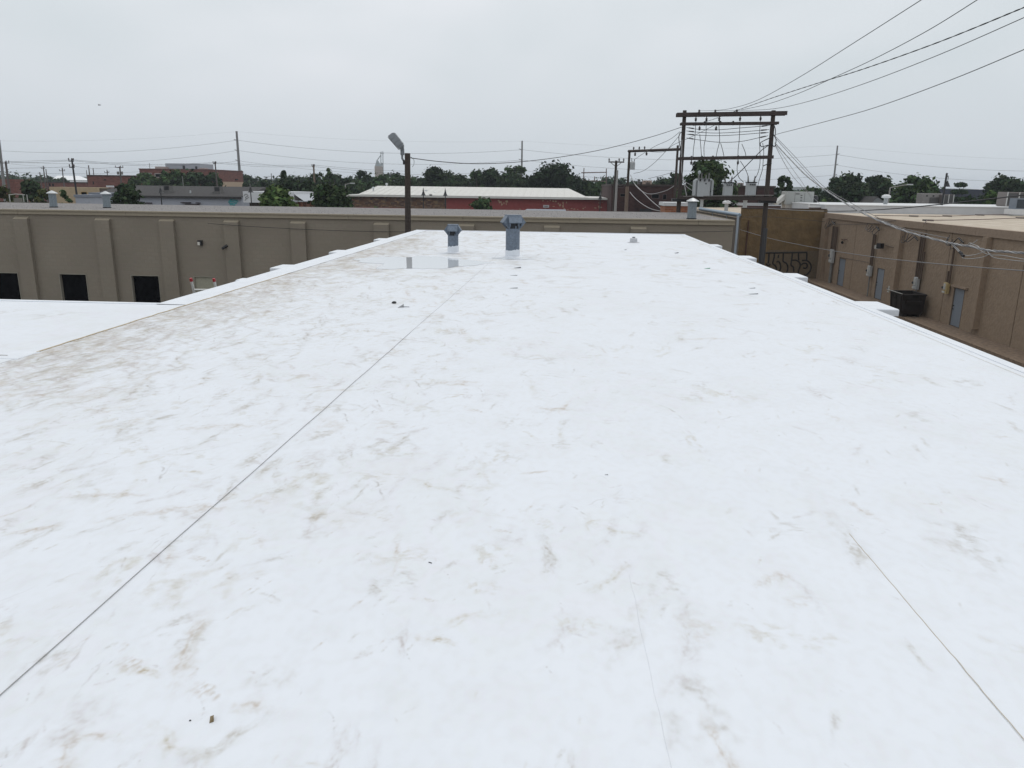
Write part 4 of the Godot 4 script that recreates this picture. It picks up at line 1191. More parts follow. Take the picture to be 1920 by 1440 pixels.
func far_buildings():
	var brick := masonry("red_brick", [Vector3(0.16, 0.055, 0.04), Vector3(0.14, 0.045, 0.033), Vector3(0.18, 0.065, 0.047)], Vector3(0.15, 0.09, 0.075), Vector2(0.6, 0.2))
	var maroon := masonry("maroon_brick", [Vector3(0.050, 0.021, 0.018), Vector3(0.044, 0.018, 0.016), Vector3(0.056, 0.024, 0.02)], Vector3(0.05, 0.028, 0.024), Vector2(0.5, 0.16), Vector2i(16, 6), 0.6, 9)
	var sill := mat("pale_sill", Vector3(0.38, 0.36, 0.34), 0.05, 1.0)
	var dkcap := mat("dark_coping", Vector3.ZERO)
	var wht := mat("white_sheet_roof", Vector3(0.61, 0.60, 0.565), 0.05, 6.0, 0.6)
	# red shop hall with the white hipped roof
	var o := thing("red_hall", "long low building with white hipped roof, stone-faced at left and peeling red at right", "building", Vector3(-13, 0, -120))
	var e0 := Vector3(-34.029, 5.715, -120.000); var e1 := Vector3(6.558, 5.866, -120.000)
	var sx := -18.116
	var ey: float = e0.y - 0.15
	var stone := masonry("rubble_stone", [Vector3(0.20, 0.115, 0.065), Vector3(0.14, 0.08, 0.05), Vector3(0.25, 0.16, 0.09), Vector3(0.10, 0.06, 0.045), Vector3(0.17, 0.12, 0.09)], Vector3(0.07, 0.045, 0.035), Vector2(0.34, 0.2), Vector2i(20, 10), 0.8, 12, true)
	part(o, "stone_wall", bx(Vector3(e0.x + 1.2, 0, -138), Vector3(sx, ey, -120)), stone)
	part(o, "red_wall", bx(Vector3(sx, 0, -138), Vector3(e1.x, ey, -120)), mat("red_paint", Vector3(0.245, 0.052, 0.048), 0.10, 5.0, 0.8))
	part(o, "plinth", bx(Vector3(-32.851, 0, -119.99), Vector3(-24.085, 3.935, -119.9)), mat("red_paint", Vector3.ZERO))
	part(o, "base_band", bx(Vector3(sx, 0, -120), Vector3(e1.x, 3.735, -119.93)), mat("dark_red_base", Vector3(0.045, 0.012, 0.012), 0.1, 2.0))
	var r0 := Vector3(-31.365, 7.122, -131.000); var r1 := Vector3(0.535, 7.226, -131.000)
	var ry: float = (r0.y + r1.y) / 2
	var lx: float = -31.776; var rx: float = 3.511
	var rf := M.new()
	rf.quad(Vector3(lx, ey + 0.3, -119.5), Vector3(r0.x, ry, -131), Vector3(r1.x, ry, -131), Vector3(rx, ey + 0.3, -119.5))
	rf.tri(Vector3(lx, ey + 0.3, -119.5), Vector3(lx, ey + 0.3, -142), Vector3(r0.x, ry, -131)); rf.tri(Vector3(rx, ey + 0.3, -119.5), Vector3(r1.x, ry, -131), Vector3(rx, ey + 0.3, -142))
	rf.quad(Vector3(rx, ey + 0.3, -142), Vector3(r1.x, ry, -131), Vector3(r0.x, ry, -131), Vector3(lx, ey + 0.3, -142))
	var roof := part(o, "roof", rf, wht)
	for i in 34:
		var t := (i + 0.5) / 34.0
		part(roof, "standing_seam", tb([Vector3(lerpf(lx, rx, t), ey + 0.33, -119.5), Vector3(clampf(lerpf(lx, rx, t), r0.x, r1.x), ry + 0.03, -131) if t > 0.12 and t < 0.9 else Vector3(lerpf(lx, rx, t), ey + 0.33 + (ry - ey - 0.3) * clampf(minf((lerpf(lx, rx, t) - lx) / (r0.x - lx), (rx - lerpf(lx, rx, t)) / (rx - r1.x)), 0, 1), -119.5 - 11.5 * clampf(minf((lerpf(lx, rx, t) - lx) / (r0.x - lx), (rx - lerpf(lx, rx, t)) / (rx - r1.x)), 0, 1))], 0.02, 0.02, 4), wht)
	part(o, "eave", bx(Vector3(e0.x, ey, -142), Vector3(e1.x, ey + 0.26, -119.3)), wht)
	for q in [Vector3(-30.383, 6.877, -124.000), Vector3(-30.045, 7.488, -132.000), Vector3(-22.109, 6.570, -125.000), Vector3(-20.411, 6.194, -123.000)]:
		var m := M.new()
		m.lathe(q - Vector3.UP * 0.9, [Vector2(0.12, 0), Vector2(0.12, 0.8), Vector2(0.24, 0.82), Vector2(0.2, 1.0), Vector2(0, 1.05)], 8)
		part(roof, "vent_stack", m, mat("bright_zinc", Vector3.ZERO))
	var sign := part(o, "sign", bx(Vector3(-3.264, 4.315, -119.850), Vector3(-2.380, 4.686, -119.750)), mat("sign_white", Vector3(0.5, 0.48, 0.5), 0.05, 1.0))
	sign.set_meta("label", "small white sign with a dark line of lettering")
	part(sign, "lettering", bx(Vector3(-3.103, 4.455, -119.740), Vector3(-2.538, 4.550, -119.720)), mat("sign_ink", Vector3(0.1, 0.08, 0.1), 0.3, 0.4))
	var peel := mat("peeled_plaster", Vector3(0.42, 0.27, 0.19), 0.15, 0.6)
	var rr := RandomNumberGenerator.new()
	rr.seed = 77
	for q in [[Vector3(-10.079, 5.245, -119.985), 0.183, 0.133], [Vector3(-9.832, 5.011, -119.985), 0.250, 0.167], [Vector3(-9.584, 4.698, -119.985), 0.133, 0.217], [Vector3(-9.260, 4.861, -119.985), 0.100, 0.167], [Vector3(-8.855, 5.143, -119.985), 0.217, 0.217], [Vector3(-8.932, 4.786, -119.985), 0.100, 0.250], [Vector3(-3.331, 5.299, -119.985), 0.133, 0.083], [Vector3(-2.931, 5.501, -119.985), 0.083, 0.067], [Vector3(-2.601, 5.230, -119.985), 0.100, 0.067], [Vector3(-2.199, 5.354, -119.985), 0.100, 0.083], [Vector3(-1.793, 5.281, -119.985), 0.200, 0.133], [Vector3(-1.387, 5.247, -119.985), 0.167, 0.133], [Vector3(-0.724, 4.665, -119.985), 0.217, 0.217], [Vector3(-0.975, 4.937, -119.985), 0.100, 0.167], [Vector3(-0.248, 4.987, -119.985), 0.117, 0.267], [Vector3(-0.236, 4.553, -119.985), 0.150, 0.250], [Vector3(-0.062, 4.160, -119.985), 0.150, 0.117], [Vector3(0.233, 5.112, -119.985), 0.083, 0.167], [Vector3(-1.691, 4.493, -119.985), 0.183, 0.075], [Vector3(1.068, 4.216, -119.985), 0.183, 0.083], [Vector3(1.475, 4.143, -119.985), 0.167, 0.092], [Vector3(1.962, 4.071, -119.985), 0.133, 0.067], [Vector3(2.844, 4.242, -119.985), 0.167, 0.083], [Vector3(3.079, 4.443, -119.985), 0.067, 0.125], [Vector3(4.613, 4.346, -119.985), 0.250, 0.083], [Vector3(5.169, 4.512, -119.985), 0.133, 0.250], [Vector3(5.494, 4.438, -119.985), 0.167, 0.117], [Vector3(5.144, 5.141, -119.985), 0.067, 0.200], [Vector3(5.624, 5.187, -119.985), 0.083, 0.067], [Vector3(-6.801, 3.999, -119.985), 0.117, 0.067], [Vector3(-4.522, 4.056, -119.985), 0.083, 0.058], [Vector3(0.509, 4.011, -119.985), 0.133, 0.067], [Vector3(-2.980, 4.158, -119.985), 0.133, 0.058]]:
		var c: Vector3 = q[0]
		var m := M.new()
		var n := 9
		var rad := []
		for k in n: rad.append(rr.randf_range(0.55, 1.25))
		for k in n:
			var a0 := TAU * k / n; var a1 := TAU * (k + 1) / n
			m.tri(c, c + Vector3(cos(a0) * q[1] * rad[k], sin(a0) * q[2] * rad[k], 0), c + Vector3(cos(a1) * q[1] * rad[(k + 1) % n], sin(a1) * q[2] * rad[(k + 1) % n], 0))
		part(o, "peeled_patch", m, peel)
	part(o, "wall_lamp", bx(Vector3(-17.450, 5.818, -120.000) + Vector3(-3.2, 0.0, 0), Vector3(-17.376, 6.021, -119.500) + Vector3(-2.9, 0, 0)), iron())
	# grey van-height block roof just before the red wall
	building("low_blue_block", "strip of flat blue-grey roof in front of the peeling red wall", Vector3(-5.055, 4.432, -100.000), Vector3(0.158, 4.442, -100.000), 6.0, mat("blue_grey_roof", Vector3(0.22, 0.24, 0.28), 0.08, 2.0))
	# maroon brick warehouse
	var mz := 110.0
	var wl := []
	wl = [[Vector3(11.938, 6.601, -110.000), Vector3(12.880, 6.043, -110.000)], [Vector3(13.466, 6.586, -110.000), Vector3(13.907, 5.914, -110.000)], [Vector3(7.633, 6.580, -110.000), Vector3(8.272, 6.231, -110.000)]]
	o = building("maroon_brick_building", "dark maroon brick building behind the transformer frame", Vector3(6.379, 7.598, -110.000), Vector3(28.455, 7.630, -110.000), 30.0, maroon, dkcap, wl, mat("dim_sill", Vector3(0.11, 0.09, 0.085), 0.1, 1.0))
	part(o, "loading_door", bx(Vector3(10.373, 3.815, -109.990), Vector3(12.005, 4.599, -109.900)), iron())
	part(o, "buttress", bx(Vector3(8.709, 0, -110), Vector3(9.581, 7.308, -109.2)), maroon)
	for q in [[Vector3(11.065, 7.673, -118.000), 1.1, "dark boxy air unit at left on the maroon building's roof"], [Vector3(11.937, 7.682, -117.000), 1.2, "beige air unit with round grille on the maroon building's roof"]]:
		var dark: bool = q[1] < 1.15
		air_unit(q[2], q[0], Vector3(1.3, 0.75, 1.2) if not dark else Vector3(0.8, 0.65, 1.0), 1, Vector3(0.36, 0.27, 0.22) if not dark else Vector3(0.12, 0.11, 0.11), "unit_beige" if not dark else "unit_dark", 5.5)
	for q in [[Vector3(24.540, 7.729, -118.000), "small pale roof unit behind the middle transformer"], [Vector3(25.615, 7.742, -118.000), "small pale roof unit between the two grey transformers"]]:
		air_unit(q[1], q[0], Vector3(0.8, 0.55, 0.8), 1, Vector3(0.36, 0.30, 0.28), "unit_pale", 5.5)
	# orange brick kiosk near the frame's left leg
	o = building("orange_brick_kiosk", "low orange brick block with white coping beside the frame's left leg", Vector3(7.536, 6.055, -60.000), Vector3(9.283, 6.060, -60.000), 3.0, masonry("orange_brick", [Vector3(0.34, 0.13, 0.06), Vector3(0.28, 0.10, 0.05)], Vector3(0.3, 0.2, 0.15), Vector2(0.4, 0.13)), mat("white_coping", Vector3.ZERO))
	# grey shed with dark roof
	o = thing("grey_shed", "long pale grey shed with dark shingled roof and two louvred roof vents, at left", "building", Vector3(-46, 0, -95))
	var a := Vector3(-57.994, 5.631, -95.000); var b := Vector3(-39.786, 5.651, -95.000)
	var rg := 6.854
	var pw := mat("pale_siding", Vector3(0.36, 0.38, 0.43), 0.05, 2.0)
	part(o, "wall", bx(Vector3(a.x, 0, -108), Vector3(b.x, b.y, -95)), pw)
	var sm := M.new()
	var rxr := -39.230
	sm.quad(Vector3(a.x - 1, a.y, -94.6), Vector3(a.x - 1, rg, -102), Vector3(rxr, rg, -102), Vector3(b.x + 0.1, b.y + 0.05, -94.6))
	sm.quad(Vector3(rxr, rg, -102), Vector3(a.x - 1, rg, -102), Vector3(a.x - 1, a.y, -109), Vector3(rxr + 1, a.y, -109))
	sm.tri(Vector3(b.x + 0.1, b.y + 0.05, -94.6), Vector3(rxr, rg, -102), Vector3(rxr + 1, a.y, -109))
	sm.box(Vector3(a.x - 1, b.y - 0.22, -94.72), Vector3(b.x + 0.1, b.y + 0.02, -94.6))
	part(o, "roof", sm, mat("dark_shingle", Vector3(0.045, 0.042, 0.042), 0.4, 3.0, 0.95))
	for q in [Vector3(-50.231, 5.949, -96.500), Vector3(-43.683, 5.905, -96.500)]:
		var m := M.new()
		m.box(q + Vector3(-0.45, -0.1, -1.2), q + Vector3(0.55, 0.35, 0.0)); m.box(q + Vector3(-0.35, 0.35, -1.3), q + Vector3(0.4, 0.95, -0.35))
		var vv := part(o, "roof_vent", m, mat("vent_grey", Vector3(0.13, 0.125, 0.12), 0.15, 1.0))
		part(vv, "grille", bx(q + Vector3(-0.28, 0.4, -0.35), q + Vector3(0.33, 0.88, -0.32)), iron())
	part(o, "pipe_stack", tb([Vector3(-47.207, 6.149, -97.000) - Vector3(0, 0.6, 0), Vector3(-47.188, 6.345, -97.000)], 0.1), mat("bright_zinc", Vector3.ZERO))
	for q in [[Vector3(-47.425, 4.937, -94.970), Vector3(-46.242, 4.845, -94.900)], [Vector3(-45.519, 4.931, -94.970), Vector3(-45.018, 4.843, -94.900)], [Vector3(-52.016, 4.841, -94.970), Vector3(-51.240, 4.691, -94.900)], [Vector3(-46.898, 4.751, -94.970), Vector3(-45.172, 4.648, -94.900)]]:
		part(o, "awning", bx(Vector3(q[0].x, q[1].y, q[0].z), Vector3(q[1].x, q[0].y, q[0].z + 0.4)), mat("dark_maroon", Vector3(0.03, 0.015, 0.02), 0.1, 1.0))
	var teal := M.new()
	for s in [[Vector3(-41.218, 5.407, -94.990), Vector3(-40.468, 5.494, -94.990)], [Vector3(-41.368, 5.213, -94.990), Vector3(-40.282, 5.292, -94.990)], [Vector3(-41.519, 5.019, -94.990), Vector3(-40.229, 5.101, -94.990)], [Vector3(-41.400, 4.828, -94.990), Vector3(-40.447, 4.905, -94.990)], [Vector3(-41.277, 4.669, -94.990), Vector3(-40.665, 4.709, -94.990)]]:
		var p0: Vector3 = s[0]; var p1: Vector3 = s[1]
		teal.tube(smooth([p0, p0.lerp(p1, 0.3) + Vector3(0, 0.06, 0), p0.lerp(p1, 0.7) - Vector3(0, 0.04, 0), p1], 4), 0.09, 0.06, 4)
	part(o, "teal_scrawl", teal, mat("teal_paint", Vector3(0.08, 0.36, 0.38), 0.2, 0.5))
	# white shop
	o = thing("white_shop", "small white rendered shop with porch and scrawled wall, right of the grey shed", "building", Vector3(-34, 0, -88))
	a = Vector3(-36.680, 6.424, -88.000); b = Vector3(-30.725, 6.414, -88.000)
	var rend := mat("white_render", Vector3(0.60, 0.61, 0.63), 0.05, 3.0)
	part(o, "wall", bx(Vector3(a.x, 5.172, -95), Vector3(b.x, b.y, -88)), rend)
	part(o, "lower_wall", bx(Vector3(a.x + 0.2, 0, -95), Vector3(b.x, 5.172, -89.2)), mat("shop_dark_wall", Vector3(0.06, 0.04, 0.035), 0.2, 2.0))  # set-back lower wall, dark brown below the white render
	var pm := M.new()
	var pr := Vector3(-29.116, 5.468, -86.000)
	pm.quad(Vector3(b.x, 6.178, -88), Vector3(b.x, 6.178, -94), Vector3(pr.x, pr.y, -94), Vector3(pr.x, pr.y, -86.5))
	pm.box(Vector3(b.x, pr.y - 0.1, -88), Vector3(pr.x, pr.y, -86.6))
	part(o, "porch_roof", pm, mat("porch_grey", Vector3(0.40, 0.42, 0.45), 0.05, 2.0))
	part(o, "porch_post", bx(Vector3(pr.x - 0.5, 0, -87), Vector3(pr.x - 0.3, pr.y - 0.1, -86.8)), mat("porch_wood", Vector3(0.16, 0.06, 0.03), 0.2, 1.0))
	part(o, "brown_wall", bx(Vector3(b.x, 0, -94), Vector3(pr.x - 0.6, pr.y - 0.1, -89)), mat("porch_wood", Vector3.ZERO))
	var sc := M.new()
	for s in [[Vector3(-36.585, 5.924, -87.980), Vector3(-36.322, 6.105, -87.980), Vector3(-36.086, 5.931, -87.980), Vector3(-36.411, 5.749, -87.980), Vector3(-36.237, 5.573, -87.980)], [Vector3(-36.500, 5.392, -87.980), Vector3(-36.233, 5.633, -87.980), Vector3(-35.974, 5.755, -87.980)]]:
		sc.tube(smooth(s, 4), 0.035, 0.035, 4)
	part(o, "scrawl", sc, mat("grey_paint", Vector3(0.2, 0.2, 0.2), 0.0, 1.0))
	# left end of the town
	building("blue_shed", "pale blue-grey shed behind the leaning dark pole at far left", Vector3(-51.488, 5.668, -80.000), Vector3(-49.914, 5.662, -80.000), 2.5, pw, mat("blue_edge", Vector3(0.2, 0.22, 0.26), 0.05, 1.0))
	building("blue_shed", "taller pale blue-grey shed behind the second capped pipe", Vector3(-52.312, 5.868, -84.000), Vector3(-50.058, 5.841, -84.000), 3.0, mat("pale_siding_two", Vector3(0.30, 0.33, 0.40), 0.05, 2.0), mat("blue_edge", Vector3.ZERO))
	o = building("beige_block", "plain beige rendered block with an outlined doorway, left of the grey shed", Vector3(-74.536, 6.469, -110.000), Vector3(-67.419, 6.410, -110.000), 3.0, mat("beige_render", Vector3(0.40, 0.31, 0.20), 0.08, 4.0))
	far_window(o, Vector3(-69.773, 5.819, -110.000), Vector3(-68.964, 5.269, -110.000), mat("yellow_frame", Vector3(0.42, 0.28, 0.10), 0.05, 1.0))
	o = building("dark_shop_front", "low dark-fronted shop with white sign board, between the beige block and the brick hall", Vector3(-64.588, 6.411, -106.000), Vector3(-62.598, 6.364, -106.000), 2.5, mat("dim_side_wall", Vector3.ZERO))
	part(o, "sign_board", bx(Vector3(-63.378, 6.534, -105.800), Vector3(-62.297, 6.762, -105.700)), mat("white_coping", Vector3.ZERO))
	building("brick_annex", "orange-red brick building end at the far left edge behind the bushes", Vector3(-102.426, 7.467, -130.000), Vector3(-94.099, 7.479, -130.000), 4.0, brick)
	building("brick_terrace", "long low red brick terrace in front of the bright white roof", Vector3(-131.683, 6.666, -190.000), Vector3(-119.192, 6.949, -190.000), 4.0, brick, dkcap, [[Vector3(-128.633, 6.639, -190.000), Vector3(-128.309, 5.998, -190.000)], [Vector3(-127.800, 6.649, -190.000), Vector3(-127.475, 6.009, -190.000)]], dkcap)
	building("brick_hall", "broad windowless red brick hall left of the tree-screened office block", Vector3(-106.020, 8.483, -170.000), Vector3(-94.827, 8.387, -170.000), 5.0, brick, dkcap, [[Vector3(-102.239, 7.785, -170.000), Vector3(-101.776, 7.561, -170.000)], [Vector3(-104.882, 7.294, -170.000), Vector3(-104.708, 6.722, -170.000)]], dkcap)
	o = thing("bright_dome_hall", "bright white low-pitched roof shining above the brick terrace", "building", Vector3(-200, 0, -320))
	a = Vector3(-215.727, 7.716, -320.000); b = Vector3(-199.485, 7.480, -320.000)
	var dm := M.new()
	dm.quad(a, Vector3(-222.418, 9.518, -335.000), Vector3(-212.215, 9.480, -335.000), Vector3(-198.297, 7.710, -320.000))
	dm.box(Vector3(a.x, 0, -345), Vector3(b.x + 8, a.y - 0.3, -320.2))
	part(o, "roof", dm, mat("bright_membrane", Vector3(0.8, 0.81, 0.82), 0.02, 5.0, 0.4))
	# three-storey office block
	o = building("brick_office_block", "three-storey red brick office block with grey penthouse, behind trees at left", Vector3(-110.497, 10.396, -200.000), Vector3(-91.710, 10.501, -200.000), 21.0, brick, mat("brown_cornice", Vector3(0.12, 0.05, 0.04), 0.1, 2.0),
		[[Vector3(-109.296, 9.609, -200.000), Vector3(-107.392, 8.695, -200.000)], [Vector3(-106.304, 9.510, -200.000), Vector3(-103.542, 8.607, -200.000)]], sill)
	part(o, "penthouse", bx(Vector3(-106.485, 10.620, -214), Vector3(-96.978, 12.193, -206)), mat("penthouse_grey", Vector3(0.36, 0.39, 0.43), 0.05, 2.0))
	for q in [[Vector3(-101.739, 10.762, -205.990), Vector3(-101.097, 11.655, -205.900)], [Vector3(-98.315, 10.663, -205.990), Vector3(-97.758, 11.487, -205.900)]]:
		part(o, "penthouse_door", bx(q[0], q[1]), iron())
	var xs: float = -91.782
	for q in [[Vector3(-91.782, 9.666, -207.329), Vector3(-91.782, 8.645, -208.467)], [Vector3(-91.782, 9.652, -208.990), Vector3(-91.782, 8.625, -210.318)], [Vector3(-91.782, 9.609, -212.389), Vector3(-91.782, 8.629, -213.110)], [Vector3(-91.782, 9.599, -213.570), Vector3(-91.782, 8.614, -214.301)]]:
		var wm := M.new()
		wm.box(Vector3(xs - 0.02, q[1].y - 0.1, q[1].z - 0.1), Vector3(xs + 0.05, q[0].y + 0.1, q[0].z + 0.1))
		var ww := part(o, "window", wm, sill)
		part(ww, "pane", bx(Vector3(xs, q[1].y, q[1].z), Vector3(xs + 0.07, q[0].y, q[0].z)), dark_glass())
	part(o, "tan_base", bx(Vector3(xs - 0.02, 0, -220.9), Vector3(xs + 0.08, 7.630, -203.0)), mat("tan_base", Vector3(0.42, 0.32, 0.23), 0.08, 2.0))
	part(o, "roof_unit", bx(Vector3(-108.347, 10.688, -206.000), Vector3(-105.631, 11.284, -204.000)), mat("unit_pale", Vector3.ZERO))
	part(o, "roof_unit", bx(Vector3(-96.494, 10.684, -206.000), Vector3(-94.870, 11.064, -204.000)), mat("unit_pale", Vector3.ZERO))
	part(o, "wall_light", bx(Vector3(xs, 8.165, -217.0), Vector3(xs + 0.3, 8.454, -215.4)), mat("white_bulb", Vector3.ZERO))
	building("far_beige_block", "low hazy beige building right of the office block, behind the thin trees", Vector3(-124.746, 8.226, -300.000), Vector3(-102.631, 8.097, -300.000), 10.0, mat("far_beige", Vector3(0.40, 0.33, 0.26), 0.05, 6.0), mat("dark_coping", Vector3.ZERO))
	# silo
	var s0 := Vector3(-142.961, 2.127, -600.000); var st := Vector3(-142.564, 14.984, -600.000)
	o = thing("grain_silo", "distant concrete grain silo with steel elevator leg and spout", "silo", Vector3(s0.x, 0, -600))
	part(o, "silo", bx(Vector3(-145.571, 0, -606), Vector3(-140.529, 21.257, -600)), mat("silo_concrete", Vector3(0.36, 0.31, 0.27), 0.08, 5.0))
	var m2 := M.new()
	m2.quad(Vector3(-145.337, 21.229, -600.000), Vector3(-144.129, 25.376, -601.000), Vector3(-142.892, 25.389, -601.000), Vector3(-140.311, 21.284, -600.000))
	part(o, "hopper", m2, mat("silo_steel", Vector3(0.3, 0.34, 0.35), 0.1, 3.0, 0.5))
	for q in [[Vector3(-141.364, 15.620, -602.000), Vector3(-140.744, 32.073, -602.000)], [Vector3(-139.459, 15.642, -602.000), Vector3(-139.305, 32.087, -602.000)], [Vector3(-141.520, 30.898, -602.000), Vector3(-138.434, 30.929, -602.000)], [Vector3(-140.949, 29.346, -602.000), Vector3(-144.381, 25.014, -602.000)], [Vector3(-141.198, 21.130, -602.000), Vector3(-139.246, 24.286, -602.000)], [Vector3(-139.338, 21.150, -602.000), Vector3(-141.103, 24.266, -602.000)]]:
		part(o, "elevator_leg", tb(q, 0.3, 0.3, 4), mat("silo_steel", Vector3.ZERO))
	# right-hand distance
	building("navy_warehouse", "long flat dark navy warehouse in the distance at right", Vector3(99.358, 8.153, -220.000), Vector3(114.140, 8.204, -220.000), 30.0, mat("navy_cladding", Vector3(0.028, 0.032, 0.05), 0.08, 6.0))
	o = thing("gabled_house", "small grey gabled house among the trees at right", "building", Vector3(50, 0, -112))
	a = Vector3(42.103, 5.662, -112.000); b = Vector3(44.544, 5.625, -112.000)
	var ap := Vector3(42.982, 6.640, -112.000)
	m2 = M.new()
	m2.quad(Vector3(a.x, a.y, -111.9), Vector3(ap.x, ap.y, -111.9), Vector3(ap.x, ap.y, -120), Vector3(a.x, a.y, -120)); m2.quad(Vector3(b.x, a.y, -111.9), Vector3(b.x, a.y, -120), Vector3(ap.x, ap.y, -120), Vector3(ap.x, ap.y, -111.9))
	part(o, "roof", m2, mat("dark_shingle", Vector3.ZERO))
	m2 = M.new()
	m2.tri(Vector3(a.x, a.y, -112), Vector3(ap.x, ap.y - 0.1, -112), Vector3(b.x, a.y, -112)); m2.box(Vector3(a.x + 0.2, 0, -120), Vector3(b.x - 0.2, a.y, -112))
	part(o, "wall", m2, mat("house_grey", Vector3(0.22, 0.23, 0.24), 0.08, 2.0))
	# roof-top units on the right
	var sy := 5.2
	air_unit("big grey air unit with slanted duct on the roof behind the ochre wall", Vector3(23.185, 5.956, -80.000), Vector3(2.75, 1.25, 1.6), 0, Vector3(0.33, 0.34, 0.33), "unit_grey", sy)
	air_unit("brown-grey louvred air unit behind the white parapet at right", Vector3(39.604, 5.908, -88.000), Vector3(2.2, 1.28, 1.6), 1, Vector3(0.22, 0.205, 0.195), "unit_brown", sy)
	air_unit("dark open-sided air unit against the brown-grey one, behind the white parapet", Vector3(40.695, 5.946, -87.000), Vector3(1.0, 1.15, 1.4), 2, Vector3(0.10, 0.085, 0.08), "unit_open", sy)
	air_unit("tall framed air unit at the right edge of the picture", Vector3(39.887, 6.210, -72.500), Vector3(2.0, 1.2, 1.6), 2, Vector3(0.16, 0.14, 0.13), "unit_framed", 5.4)
	var k := Vector3(37.021, 5.963, -67.500)
	o = thing("roof_curb_box", "blue-grey box with dark glazed front on the tan flat roof, at the right edge", "skylight", k)
	part(o, "base", bx(k + Vector3(-0.2, -0.35, -1.2), k + Vector3(1.6, 0.08, 0.02)), mat("white_coping", Vector3.ZERO))
	part(o, "frame", bx(k + Vector3(0, 0.08, -1.0), k + Vector3(1.4, 0.95, -0.05)), mat("box_blue", Vector3(0.16, 0.19, 0.23), 0.1, 1.0, 0.5))
	part(o, "pane", bx(k + Vector3(0.1, 0.16, -0.05), k + Vector3(1.3, 0.85, -0.03)), mat("smoked_pane", Vector3(0.03, 0.04, 0.05), 0.2, 0.8, 0.2))
	for q in [[Vector3(29.935, 6.159, -76.000), "white mushroom vent on the roof beyond the tan flat roof"], [Vector3(22.374, 5.415, -90.000), "pale squat vent with hood among the curbs behind the big pole"], [Vector3(16.579, 5.796, -74.000), "grey square-capped vent on the roof behind the ochre wall's left corner"], [Vector3(16.113, 5.362, -80.000), "thin pale vent pipe on the tan roof behind the gutter"], [Vector3(15.708, 5.570, -92.000), "blue-grey vent pipe at the tan roof's far left"]]:
		var c: Vector3 = q[0]
		var t := thing("roof_stack", q[1], "roof vent", c)
		var m := M.new()
		m.lathe(c, [Vector2(0.2, -0.5), Vector2(0.18, 0.55)], 10)
		part(t, "pipe", m, mat("stack_grey", Vector3(0.33, 0.35, 0.36), 0.1, 1.0, 0.5))
		m = M.new()
		m.lathe(c, [Vector2(0.2, 0.55), Vector2(0.42, 0.6), Vector2(0.4, 0.78), Vector2(0.2, 0.88), Vector2(0, 0.9)], 10)
		part(t, "cap", m, mat("white_coping", Vector3.ZERO))

